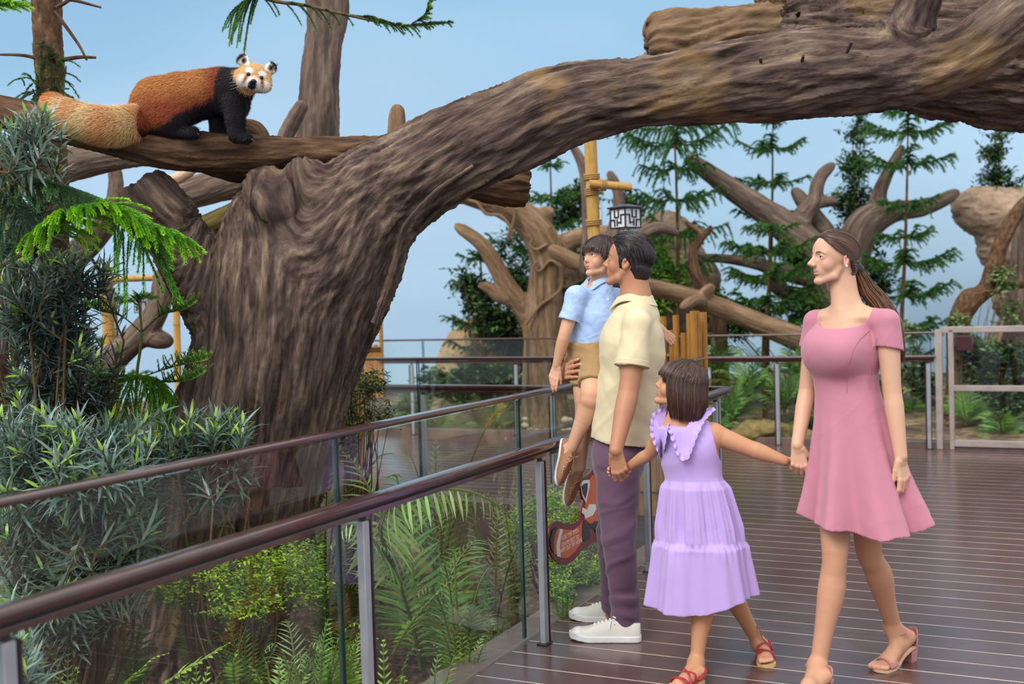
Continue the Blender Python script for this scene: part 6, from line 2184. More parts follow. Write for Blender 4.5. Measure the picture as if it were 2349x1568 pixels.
def eray(c, rad, d):
    """point on ellipsoid along direction d"""
    d = nrm(d)
    return c + d / np.sqrt(((d / rad) ** 2).sum(-1, keepdims=True))


def flow_hair(P, R, hh, roots, flow, L, off0, off1, grow=0.0, n=12):
    """strands that start at roots (local directions) and follow flow(p) over the skull"""
    c0 = np.array([-.045, 0, .115]); rad = np.array([.43, .335, .385]) + grow
    p = eray(c0, rad, roots - c0)
    out = []
    N_ = len(p)
    off = np.zeros(N_)
    for i in range(n):
        u = i / (n - 1)
        d = nrm((p - c0) / rad ** 2)
        out.append(p + d * (off0 + (off1 - off0) * math.sin(math.pi * min(1, .15 + u * .75)))[:, None])
        v = flow(p); v = nrm(v - d * (v * d).sum(1, keepdims=True))
        p = p + v * (L / (n - 1))[:, None]
        q = eray(c0, rad, p - c0)
        below = (p[:, 2] < -.05)[:, None]
        p = np.where(below, np.column_stack([np.clip(q[:, 0] * .5 + p[:, 0] * .5, -.44, 1), q[:, 1] * .4 + p[:, 1] * .6, p[:, 2]]), q)
    S = np.stack(out, 1)
    return P(0, 0, 0) + (S * hh) @ R.T


def hair_cols(n, a, b):
    t = rs.random((n, 1)) ** 1.5
    return np.asarray(a) * (1 - t) + np.asarray(b) * t


# ------------------------------------------------------------------ shoes built in local space (x = toe, z = up, origin under the heel)
def shoe_local(Ln, kind):
    s = Ln / .29
    w = lambda x: np.interp(x, [-.030 * s, -.024 * s, -.012 * s, .02 * s, .09 * s, .19 * s, .24 * s, .265 * s, .279 * s, .288 * s], [.012 * s, .024 * s, .031 * s, .034 * s, .033 * s, .045 * s, .041 * s, .031 * s, .020 * s, .004 * s])
    cy = lambda x: np.interp(x, [0, .1 * s, .2 * s, .29 * s], [0, 0.004 * s, 0.002 * s, -.012 * s])

    def plan(x, y, grow=0):
        return np.abs(y - cy(x)) - w(x) - grow
    so = Field((-.05 * s, -.08 * s, -.02 * s), (.32 * s, .08 * s, .08 * s), .0032 * s)
    top = .029 * s if kind == 'sneaker' else .016 * s

    def sole(x, y, z):
        lift = np.interp(x, [.2 * s, .29 * s], [0, .012 * s])
        return np.maximum(np.maximum(plan(x, y, .003 * s), np.maximum(-.030 * s - x, x - .288 * s)), np.maximum(z - top - lift, lift * .8 - z)) * .9
    so.custom((-.05 * s, -.08 * s, -.02 * s), (.32 * s, .08 * s, .08 * s), sole)
    up = Field((-.05 * s, -.08 * s, 0), (.32 * s, .08 * s, .17 * s), .0032 * s)
    zt = lambda x: np.interp(x, [-.03 * s, .0, .05 * s, .09 * s, .15 * s, .2 * s, .25 * s, .28 * s], np.array([.075, .088, .090, .095, .078, .060, .052, .036]) * s)

    def upper(x, y, z):
        h = zt(x)
        q = np.clip(z / h, 0, 1.3)
        ww = w(x) * np.sqrt(np.clip(1.0 - (q * .9) ** 3.0, 0.02, 1))
        return np.maximum(np.maximum(np.abs(y - cy(x)) - ww, z - h), np.maximum(np.maximum(-.027 * s - x, x - .283 * s), .006 * s - z)) * .85
    up.custom((-.05 * s, -.08 * s, 0), (.32 * s, .08 * s, .17 * s), upper)
    up.ball((.028 * s, 0, .10 * s), (.040 * s, .026 * s, .03 * s), k=.008 * s, op='sub')
    return so.mesh(), up.mesh(), zt, w, cy, s


def put(V, M):
    return np.asarray(V) @ M[:3, :3].T + M[:3, 3]


def frame4(o, d, up):
    d = nrm(d); up = np.asarray(up, float)
    y = nrm(np.cross(up, d)); z = np.cross(d, y)
    M = np.eye(4); M[:3, 0], M[:3, 1], M[:3, 2], M[:3, 3] = d, y, z, o
    return M


WHITE = mat_cloth('white_canvas', C(218, 215, 209), 0.8, weave=700, var=.05)
RUBBER = mat('white_rubber', C(226, 226, 228), 0.45, var=.05)
INK = mat('dark_line', C(36, 38, 44), 0.5)
TANL = mat('tan_leather', C(150, 104, 70), 0.55, var=.2, vscale=30, bstr=.15, bscale=160)
LACEW = mat('white_lace', C(238, 238, 240), 0.7)
LACE = mat('leather_lace', C(190, 150, 108), 0.6)


def sneaker(par, M, Ln=.29, kind='sneaker'):
    (sv, sf), (uv, uf), zt, w, cy, s = shoe_local(Ln, kind)
    m_up, m_so, m_la = (WHITE, RUBBER, LACEW) if kind == 'sneaker' else (TANL, RUBBER, LACE)
    sh = MB().add(put(relax(uv, uf, 2), M), uf).build('shoe', m_up, par)
    MB().add(put(relax(sv, sf, 3), M), sf).build('sole', m_so, sh)
    la = MB()
    if kind == 'sneaker':
        for k in range(6):
            x = (.085 + .017 * k) * s
            yw = .020 * s
            z = zt(x) + .002 * s
            pts = [[x - .004 * s, -yw, z - .014 * s], [x, -yw * .5, z - .001 * s], [x + .004 * s, 0, z + .001 * s], [x, yw * .5, z - .001 * s], [x - .004 * s, yw, z - .014 * s]]
            la.tube(put(spline(pts, 12), M), .0042 * s, 6)
        for q in (-1, 1):
            la.tube(put(spline([[.085 * s, 0, .098 * s], [.09 * s, q * .02 * s, .112 * s], [.075 * s, q * .034 * s, .108 * s], [.085 * s, 0, .098 * s]], 16), M), .0026 * s, 5)
            la.tube(put(spline([[.085 * s, 0, .098 * s], [.10 * s, q * .03 * s, .09 * s], [.105 * s, q * .038 * s, .06 * s]], 12), M), .0026 * s, 5)
        la.build('laces', m_la, sh)
        mb = MB()
        pts = [[.272 * s, cy(.27 * s) + y, .046 * s - abs(y) * .15] for y in np.linspace(-.018 * s, .018 * s, 9)]
        mb.tube(put(np.array(pts), M), .0022 * s, 5); mb.build('toe_line', INK, sh)
        mb = MB()
        V = []
        mb.ball((0.243 * s, cy(.24 * s), .034 * s), (.036 * s, .040 * s, .024 * s), seg=20, rings=12)
        mb.v[0] = put(mb.v[0], M); mb.build('toe_cap', RUBBER, sh)
        ey = MB()
        for k in range(6):
            for q in (-1, 1):
                x = (.083 + .017 * k) * s
                ey2 = MB(); ey2.ball((0, 0, 0), .0034 * s, seg=8, rings=5)
                ey.add(ey2.v[0] @ M[:3, :3].T + put(np.array([[x, q * .0265 * s, zt(x) - .017 * s]]), M), ey2.f4[0]); ey.f3.append(ey2.f3[0] + ey.n - len(ey2.v[0])); ey.m3.append(ey2.m3[0])
        ey.build('eyelets', INK, sh)
    else:
        for x0, z0 in ((.10, .094), (.125, .086)):
            la.tube(put(spline([[x0 * s, -.03 * s, z0 * s - .012], [x0 * s, 0, z0 * s + .002], [x0 * s, .03 * s, z0 * s - .012]], 10), M), .003 * s, 6)
        for q in (-1, 1):
            la.tube(put(spline([[.10 * s, 0, .098 * s], [.085 * s, q * .025 * s, .115 * s], [.075 * s, q * .05 * s, .108 * s], [.09 * s, q * .03 * s, .102 * s], [.10 * s, 0, .098 * s]], 16), M), .0028 * s, 5)
            la.tube(put(spline([[.10 * s, 0, .098 * s], [.13 * s, q * .02 * s, .09 * s], [.15 * s, q * .034 * s, .078 * s]], 12), M), .0028 * s, 5)
        la.build('laces', m_la, sh)
        st = MB()
        q = np.linspace(-1, 1, 30)
        pts = [[.16 * s + .088 * s * math.cos(t * 1.45), cy(.2 * s) + .042 * s * math.sin(t * 1.45), .066 * s - .024 * s * math.cos(t * 1.45)] for t in q]
        pts = put(np.array(pts), M)
        for k in range(0, 29, 1):
            if k % 2 == 0: st.tube(np.array([pts[k], pts[k + 1]]), .0022 * s, 5)
        st.build('stitching', RUBBER, sh)
    return sh
# ------------------------------------------------------------------ the family
def bounds(pts, m):
    P = np.array(pts)
    return P.min(0) - m, P.max(0) + m


def collar(par, c, axis, fwd, r0, m, hgt=.034, drop=.045, point=.05, gap=.35, wide=1.28, name='collar'):
    A = nrm(axis); X = nrm(fwd - A * (np.asarray(fwd) @ A)); Y = np.cross(A, X)
    th = np.linspace(gap, 2 * np.pi - gap, 48)
    rows = []
    for a in th:
        e = X * math.cos(a) + Y * math.sin(a)
        fr = max(0, math.cos(a)) ** 2
        pd = drop * .75 + point * fr ** 2
        sec = [(r0, -.012), (r0 - .002, hgt), (r0 + .004, hgt + .005), (r0 * wide, hgt - pd), (r0 * wide - .003, hgt - pd - .003), (r0 + .006, hgt - .006)]
        dn = -.035 * fr
        rows.append([c + e * r + A * (z + dn) + X * .012 * fr for r, z in sec])
    Vv = np.array(rows); n1, n2 = Vv.shape[:2]
    Fq = [[i * n2 + j, i * n2 + (j + 1) % n2, (i + 1) * n2 + (j + 1) % n2, (i + 1) * n2 + j] for i in range(n1 - 1) for j in range(n2)]
    Fq += [list(range(n2))[::-1], [(n1 - 1) * n2 + j for j in range(n2)]]
    return MB().add(Vv.reshape(-1, 3), Fq).build(name, m, par)


def man():
    J = lambda x, y, Y: at(x, y, Y)
    t = thing('person', 'man in a cream polo shirt and plum trousers, carrying a boy and looking up left', 'person', gr(1405, 1455))
    hh = .222
    f = nrm([-.89, .38, .17]); o = J(1440, 600, 4.86)
    fb = nrm([-.985, .17, 0]); l = nrm(np.cross(Z, fb))
    sh_n, el_n, wr_n = J(1461, 742, 4.67), J(1443, 893, 4.62), J(1413, 1032, 4.53)
    sh_f, el_f, wr_f = J(1478, 742, 5.03), J(1412, 858, 5.30), J(1290, 864, 5.075)
    pel = J(1412, 1035, 4.86)
    kn_n, an_n = J(1420, 1245, 4.77), J(1438, 1425, 4.87)
    kn_f, an_f = J(1408, 1240, 4.99), J(1408, 1392, 5.13)
    lo, hi = bounds([o, sh_n, el_n, wr_n, el_f, wr_f, an_n, an_f, J(1410, 1120, 4.5), J(1280, 850, 5.0)], .17)
    zh = o[2]
    B = Body(4.86, lo, hi, .0032, [(2, zh - .14, zh + .10, .0024), (2, wr_n[2] - .16, wr_n[2] + .02, .0026)])
    R, P, eyes = head(B, o, f, hh, up=(.12, 0, 1), nose=.49, jaw=1.02, smile=.6, open_=.012, chin=.9, blush=C3(206, 128, 104), lip=C3(178, 104, 92))
    nb = J(1462, 690, 4.86)
    B.F.cone(P(-.15, 0, -.20), nb - Z * .01, .056, .060, .015)
    B.F.cone(P(-.08, 0, -.34), J(1448, 705, 4.86), .036, .045, .02)
    ch, wa = J(1452, 790, 4.86), J(1438, 920, 4.86)
    B.F.cone(ch, wa, .155, .14, .03, flat=(fb, .68)); B.F.cone(wa, pel, .125, .105, .02, flat=(fb, .7))
    B.F.cone(nb - Z * .02, ch, .08, .155, .04, flat=(fb, .68))
    for s_ in (sh_n, sh_f): B.F.cone(nb - Z * .06, s_, .036, .048, .02)
    flesh_arm(B, sh_n, el_n, wr_n, .052, .043, .027)
    flesh_arm(B, sh_f, el_f, wr_f, .05, .042, .026)
    for hp, kn, an in ((pel + l * .075 - fb * .015, kn_n, an_n), (pel - l * .075 - fb * .015, kn_f, an_f)):
        flesh_leg(B, hp, kn, an, .066, .047, .043, .034, -fb)
        B.F.cone(an, gr(*((1440, 1468) if an is an_n else (1400, 1425))) + Z * .03, .034, .03, .02)
    # near hand closes on the hand of the girl
    hand(B, wr_n, (.16, .05, -1), (.35, .9, .1), .185, +1, [(.45, .75, .5), (.6, .8, .5), (.75, .8, .5), (.85, .8, .5)], thumb=(.8, .35, .3), tcurl=.5)
    # far hand wraps the thigh of the boy
    hand(B, wr_f, (.20, -.92, .33), (.95, .25, -.1), .185, -1, [(.45, .12, .1), (.5, .12, .1), (.55, .12, .1), (.6, .15, .1)], spread=(.16, .05, -.08, -.2), thumb=(.7, .65, .2), tcurl=.2)
    B.build(t, C3(184, 132, 102))
    add_eyes(t, eyes, R, hh, nrm([-.9, .25, .3]))
    face_hair(t, B, P, R, hh, C3(26, 20, 20), brow=1.25, browz=.10)

    # hair: short sides, longer top swept back
    hb = MB()

    def cut(x, y, z):
        d2 = x - np.interp(z, [-.5, -.36, -.30, -.16, -.155, .06, .10, .24, .32, .40], [-.40, -.34, -.26, -.17, .07, .10, .13, .20, .30, .36])
        ear = np.maximum(np.sqrt(((x + .075) / .10) ** 2 + ((z + .05) / .15) ** 2) * .1 - .1, .22 - np.abs(y))
        return np.minimum(np.minimum(-d2, z + .37), ear)
    cap_hair(hb, P, R, hh, C3(22, 17, 18), cut, thick=.022)
    n = 2600
    v = nrm(rs.normal(size=(n, 3))); v[:, 2] = np.where(v[:, 2] < -.55, -v[:, 2], v[:, 2])
    roots = eray(np.array([-.045, 0, .115]), np.array([.43, .335, .385]), v)
    hl_ = np.interp(roots[:, 2], [-.3, -.16, -.155, .06, .10, .24, .32, .40], [-.26, -.17, .06, .09, .12, .19, .29, .35])
    er = np.sqrt(((roots[:, 0] + .075) / .10) ** 2 + ((roots[:, 2] + .05) / .15) ** 2)
    ok = (roots[:, 0] < hl_ - .005) & (er > 1.0) & (roots[:, 2] > -.2)
    roots = roots[ok]
    top = np.clip((roots[:, 2] - .22) / .14, 0, 1)

    def flow(p):
        t_ = np.clip((p[:, 2] - .22) / .14, 0, 1)[:, None]
        return t_ * np.array([-1, .25, .1]) + (1 - t_) * np.column_stack([np.full(len(p), -.42) - .3 * (p[:, 0] > -.02), np.zeros(len(p)), np.full(len(p), -.9)])
    front = np.clip((roots[:, 0] + .05) / .35, 0, 1)
    paths = flow_hair(P, R, hh, roots, flow, rs.uniform(.16, .24, len(roots)) + .16 * top + np.where((roots[:, 0] < -.2) & (roots[:, 2] < .2), np.clip(roots[:, 2] + .33, .08, .5) * 1.35, 0), .022 + .02 * top + .03 * top * front + .008 * rs.random(len(roots)), .030 + .03 * top + .045 * top * front)
    nap = []
    for k in range(700):
        a = math.pi + rs.uniform(-1.35, 1.35); la = np.linspace(rs.uniform(.6, 1.25), rs.uniform(-1.0, -.85), 12)
        p = np.array([-.20, 0, -.12]) + (np.array([.24, .27, .30]) + .020 + .012 * rs.random()) * np.stack([np.cos(la) * math.cos(a), np.cos(la) * math.sin(a) * (1 - .1 * (la < 0)), np.sin(la)], -1)
        p[:, 0] -= np.linspace(.0, .03, 12) * 0
        nap.append(P(0, 0, 0) + (p * hh) @ R.T)
    paths = np.concatenate([paths, np.array(nap)])
    strand_tubes(hb, paths, .0016, hair_cols(len(paths), C3(17, 13, 15), C3(58, 50, 54)))
    hb.build('hair', HAIRM, t)

    # polo shirt
    POLO = mat_cloth('cream_pique', C(214, 200, 166), 0.9, weave=420, wstr=.25, var=.04)
    lo, hi = bounds([nb, sh_n, sh_f, el_n, el_f, J(1345, 1040, 4.86), J(1520, 1040, 4.86)], .22)
    F = Field(lo, hi, .0042)
    hem, w2, c2 = J(1424, 1012, 4.86), J(1439, 905, 4.86), J(1451, 795, 4.86)
    F.cone(hem - Z * .06, w2, .168, .158, .03, flat=(fb, .84)); F.cone(w2, c2, .158, .178, .03, flat=(fb, .76))
    F.cone(c2, J(1459, 728, 4.86), .178, .12, .04, flat=(fb, .72))
    for s_ in (sh_n, sh_f): F.cone(J(1462, 717, 4.86), s_, .052, .058, .03)
    F.cone(nb - Z * .006, nb - Z * .06, .070, .09, .02)
    F.sleeve(sh_n, el_n, .056, .070, .015, .66, .058, start=.5); F.sleeve(sh_f, el_f, .056, .068, .015, .66)
    hz = J(1424, 1010, 4.86)
    cutplane(F, hz + fb * .0, nrm(-Z + fb * .16), .30)
    cutplane(F, nb + Z * .006, Z + fb * .28, .12)

    def folds(V, N):
        q = (V - hz)
        a = pn(np.stack([q @ l * 5, q @ fb * 5, q[:, 2] * 9 + q @ fb * 10], -1))
        b = pn(np.stack([q @ l * 12, q @ fb * 12, q[:, 2] * 14 - q @ fb * 12], -1) + 9)
        low = np.clip(1.15 - (V[:, 2] - hz[2]) / .45, .25, 1)
        dd = ridge(np.stack([q @ l * 4, q @ fb * 4, q[:, 2] * 7 + q @ fb * 6], -1) + 3, 1)
        return .009 * a * low + .004 * b + .010 * np.clip(dd - .55, 0, 1) * low
    polo = cloth_mesh(F, 'polo_shirt', POLO, t, folds)
    # sleeve cuff
    ax = nrm(el_n - sh_n); q = lerp(sh_n, el_n, .655)
    mb = MB(); mb.tube([q - ax * .024, q - ax * .022, q - ax * .002, q, q - ax * .003, q - ax * .024], [.0705, .0728, .0728, .071, .066, .066], 36, cap=False); mb.build('sleeve_cuff', POLO, polo)
    collar(polo, J(1456, 694, 4.86), nrm(Z + fb * -.24), fb, .068, POLO, drop=.036, point=.05, wide=1.45)
    # trousers
    PLUM = mat_cloth('plum_cotton', C(104, 76, 98), 0.85, weave=600, var=.08)
    lo, hi = bounds([pel + Z * .2, an_n, an_f, kn_n, kn_f], .17)
    F = Field(lo, hi, .0042)
    F.cone(pel + Z * .09 - fb * .03, pel - Z * .02 - fb * .01, .132, .145, .02, flat=(fb, .80))
    for hp, kn, an in ((pel + l * .075 - Z * .03 - fb * .012, kn_n, an_n), (pel - l * .075 - Z * .03 - fb * .012, kn_f, an_f)):
        F.cone(hp, lerp(hp, kn, .45), .092, .090, .02); F.cone(lerp(hp, kn, .45), kn, .090, .070, 0); F.cone(kn, lerp(kn, an, .55), .070, .062, 0)
        e2 = an - Z * .03; F.cone(lerp(kn, an, .55), e2, .062, .060, 0)
        cutplane(F, an - Z * .022 + fb * .0, -Z + fb * .35, .12)
        F.cone(an + Z * .02, an - Z * .1, .048, .05, .003, op='sub')

    def tf(V, N):
        kz = kn_n[2]; z = V[:, 2]
        w = .05 * np.stack([pn(V * 7), pn(V * 7 + 20), pn(V * 7 + 50)], -1)
        q = np.stack([(V + w) @ l * 6, (V + w) @ fb * 6, (z + w[:, 2]) * 17 + ((V + w) @ fb) * 9], -1)
        near = .9 * np.exp(-((z - kz + .02) / .15) ** 2) + 1.0 * np.exp(-((z - .15) / .10) ** 2) + .18 + .4 * np.exp(-((z - pel[2] + .05) / .10) ** 2)
        return near * (.009 * pn(q) + .012 * np.clip(ridge(q * .6 + 5, 1) - .5, 0, 1))
    tr = cloth_mesh(F, 'trousers', PLUM, t, tf)
    # shoes
    g = gr(1472, 1470); toe = gr(1333, 1467)
    M = frame4(g + nrm(toe - g) * .03, toe - g, Z); sneaker(t, M, .285)
    g = gr(1446, 1424); toe = gr(1327, 1421)
    M = frame4(g + nrm(toe - g) * .0, toe - g, Z); sneaker(t, M, .285)
    return t


def boy():
    J = at
    t = thing('person', 'small boy in a blue shirt and tan shorts carried on the arm of the man', 'person', J(1352, 860, 5.02))
    hh = .182
    f = nrm([-.80, -.56, .10]); o = J(1375, 590, 5.05)
    fb = nrm([-.62, -.78, 0]); l = nrm(np.cross(Z, fb))
    sh_r, el_r, wr_r = J(1322, 678, 4.99), J(1294, 770, 4.97), J(1277, 836, 5.0)
    sh_l, el_l, wr_l = J(1418, 685, 5.19), J(1482, 728, 5.26), J(1519, 757, 5.14)
    nb, ch, pel = J(1372, 652, 5.07), J(1360, 715, 5.07), J(1350, 812, 5.05)
    lo, hi = bounds([o, el_r, wr_r, wr_l, J(1243, 890, 4.95), J(1310, 1110, 4.8), J(1545, 790, 5.1), J(1310, 1110, 5.0)], .13)
    B = Body(5.05, lo, hi, .003, [(2, o[2] - .11, o[2] + .08, .0021), (2, wr_r[2] - .11, wr_r[2] + .01, .0022)])
    R, P, eyes = head(B, o, f, hh, up=(-.04, 0, 1), nose=.455, jaw=1.0, cheek=1.12, child=1.0, open_=.008, smile=.1, blush=C3(228, 158, 138), lip=C3(200, 118, 112), lid=.027)
    B.F.cone(P(-.12, 0, -.22), nb, .037, .039, .012)
    B.F.cone(nb - Z * .03, ch, .05, .09, .02, flat=(fb, .7)); B.F.cone(ch, pel, .09, .095, .04, flat=(fb, .72))
    for s_ in (sh_r, sh_l): B.F.cone(nb - Z * .03, s_, .035, .036, .03)
    flesh_arm(B, sh_r, el_r, wr_r, .036, .0275, .0185)
    flesh_arm(B, sh_l, el_l, wr_l, .036, .028, .019)
    hip, kn, an = J(1366, 828, 4.98), J(1356, 908, 4.86), J(1312, 1026, 4.90)
    hip2, kn2, an2 = J(1338, 832, 5.04), J(1340, 915, 4.99), J(1330, 1072, 4.99)
    flesh_leg(B, hip, kn, an, .062, .047, .043, .026, (.6, .6, 0))
    flesh_leg(B, hip2, kn2, an2, .06, .044, .040, .026, (.6, .6, 0))
    for a, tip, upv in ((an, J(1296, 1135, 4.80), (.78, -.52, .1)), (an2, J(1316, 1170, 4.92), (.72, -.6, .1))):
        d = nrm(tip - a); u = nrm(np.asarray(upv) - d * (np.asarray(upv) @ d))
        B.F.cone(a, a - u * .035 - d * .004, .025, .022, 0); B.F.cone(a - u * .012, a + d * .07 - u * .038, .022, .018, .01)
    hand(B, wr_r, (-.25, -.1, -.95), (.25, .95, -.1), .128, -1, [(.05, .15, .15), (.1, .2, .2), (.15, .25, .2), (.2, .25, .2)], spread=(.05, .02, .12, .28), thumb=(.85, .35, .2), tcurl=.1, k=.003)
    hand(B, wr_l, (.55, -.55, -.6), (.2, .8, -.3), .115, +1, [(.7, 1.0, .7), (.8, 1.0, .7), (.8, 1.0, .7), (.8, 1.0, .7)], thumb=(.6, .5, .5), tcurl=.6, k=.003)
    B.build(t, C3(214, 166, 136))
    add_eyes(t, eyes, R, hh, nrm([-.85, -.35, .35]))
    face_hair(t, B, P, R, hh, C3(44, 30, 28), brow=.8, browz=.11)
    # bowl cut
    hb = MB()

    def cut(x, y, z):
        az = np.degrees(np.arctan2(np.abs(y), x + .045))
        lim = np.interp(az, [0, 30, 50, 62, 85, 110, 140, 180], [.115, .10, .06, -.06, -.12, -.24, -.32, -.34])
        return z - lim
    cap_hair(hb, P, R, hh, C3(40, 26, 26), cut, thick=.055)
    n, m = 900, 14
    az = rs.uniform(-np.pi, np.pi, n)
    lim = np.interp(np.degrees(np.abs(az)), [0, 30, 50, 62, 85, 110, 140, 180], [.10, .09, .05, -.08, -.13, -.25, -.33, -.35]) + .02 * rs.normal(size=n)
    c0 = np.array([-.045, 0, .115]); rad = np.array([.43, .335, .385]) + .072
    st = rs.uniform(.0, .75, n)
    paths = []
    for k in range(n):
        q = np.linspace(.05 + st[k], 1, m)
        zz = c0[2] + rad[2] * np.cos(q * np.pi / 2)
        rr = np.sin(q * np.pi / 2)
        end = lim[k]
        zz = np.where(q < 1, zz, zz); s_ = (q - q[0]) / (1 - q[0])
        zz = zz[0] + (end - zz[0]) * ((zz[0] - zz) / max(1e-6, zz[0] - zz[-1]))
        a = az[k] + .25 * (1 - q)
        p = np.stack([c0[0] - .10 * (1 - q) + np.cos(a) * rad[0] * rr, np.sin(a) * rad[1] * rr, zz], -1)
        low = p[:, 2] < -.05
        p[low, :2] *= (1 - .25 * np.clip((-.05 - p[low, 2]), 0, .4))[:, None]
        paths.append(P(0, 0, 0) + (p * hh) @ R.T)
    strand_tubes(hb, paths, .0017, hair_cols(n, C3(34, 22, 24), C3(92, 62, 58)))
    hb.build('hair', HAIRM, t)
    # shirt
    BLUE = mat_cloth('blue_linen', C(180, 204, 244), 0.9, weave=500, wstr=.2, var=.12, vscale=40)
    lo, hi = bounds([nb, sh_r, el_r, sh_l, el_l, pel], .16)
    F = Field(lo, hi, .0036)
    F.cone(J(1352, 800, 5.06), J(1358, 735, 5.06), .112, .114, .03, flat=(fb, .80)); F.cone(J(1358, 735, 5.06), J(1368, 675, 5.07), .114, .085, .03, flat=(fb, .74))
    for s_ in (sh_r, sh_l): F.cone(nb - Z * .035, s_, .036, .042, .02)
    F.cone(nb + Z * .004, nb - Z * .04, .048, .066, .02)
    F.sleeve(sh_r, el_r, .044, .047, .02, .62, .038); F.sleeve(sh_l, el_l, .044, .044, .02, .85)
    cutplane(F, J(1350, 793, 5.06), -Z + np.array([.18, 0, 0]), .2)
    cutplane(F, nb + Z * .012, Z + fb * .3, .09)

    def folds(V, N):
        q = V - ch
        s1 = q @ nrm([.5, 0, .85]); s2 = q @ nrm([-.3, 0, .9])
        return .0055 * pn(np.stack([q @ l * 6, q @ fb * 6, s1 * 26], -1)) + .004 * np.clip(ridge(np.stack([q @ l * 5, q @ fb * 5, s2 * 15], -1), 1) - .5, 0, 1) + .0015 * pn(q * 60)
    sr = cloth_mesh(F, 'shirt', BLUE, t, folds, 1)
    collar(sr, nb + Z * .012, nrm(Z - fb * .2), fb, .043, BLUE, hgt=.018, drop=.026, point=.022, gap=.25, wide=1.5)
    for x, y in ((1397, 684), (1404, 727), (1382, 646)):
        # buttons along the front, set on the cloth
        V = np.array([v.co for v in sr.data.vertices]) + np.array(t.location)
        d = nrm(ray(x, y)); rel = V - CAM; dist = np.linalg.norm(np.cross(rel, d), axis=1)
        k = np.where(dist < .006)[0]
        if not len(k): continue
        p = V[k[np.argmin(rel[k] @ d)]]
        mb = MB(); mb.lathe([(.0052, 0), (.0054, .002), (.003, .0025), (.001, .002)], p - d * .001, -d, 14); mb.build('button', RUBBER, sr)
    # placket
    # shorts
    KHA = mat_cloth('tan_twill', C(176, 146, 104), 0.9, weave=500, var=.1, vscale=25)
    lo, hi = bounds([pel + Z * .05, kn, kn2, hip, hip2], .12)
    F = Field(lo, hi, .0036)
    F.cone(pel + Z * .045, pel - Z * .02, .106, .108, .03, flat=(fb, .82))
    F.cone(hip - Z * 0, lerp(hip, kn, .95), .066, .060, .03); F.cone(hip2, lerp(hip2, kn2, .8), .064, .060, .03)
    cutplane(F, lerp(hip, kn, .66), kn - hip, .12); cutplane(F, lerp(hip2, kn2, .66), kn2 - hip2, .075)
    F.cone(lerp(hip, kn, .45), lerp(hip, kn, 1.0), .052, .054, .003, op='sub')
    F.cone(lerp(hip2, kn2, .45), lerp(hip2, kn2, 1.0), .050, .052, .003, op='sub')
    cutplane(F, pel + Z * .052, Z, .2)

    def f2(V, N):
        q = V - pel
        return .006 * pn(np.stack([q @ l * 9, q @ fb * 9, (q[:, 2] + .5 * q[:, 0]) * 34], -1)) + .012 * np.clip(ridge(np.stack([q @ l * 6, q @ fb * 6, (q[:, 2] + .4 * q[:, 0]) * 16], -1), 1) - .45, 0, 1)
    cloth_mesh(F, 'shorts', KHA, t, f2, 1)
    # deck shoes, toes hanging down
    for a, tip, upv in ((an, J(1296, 1135, 4.80), (.78, -.52, .1)), (an2, J(1316, 1170, 4.92), (.72, -.6, .1))):
        d = nrm(tip - a); u = nrm(np.asarray(upv) - d * (np.asarray(upv) @ d))
        sneaker(t, frame4(a - u * .052 - d * .022, d, u), .20, 'deck')
    return t


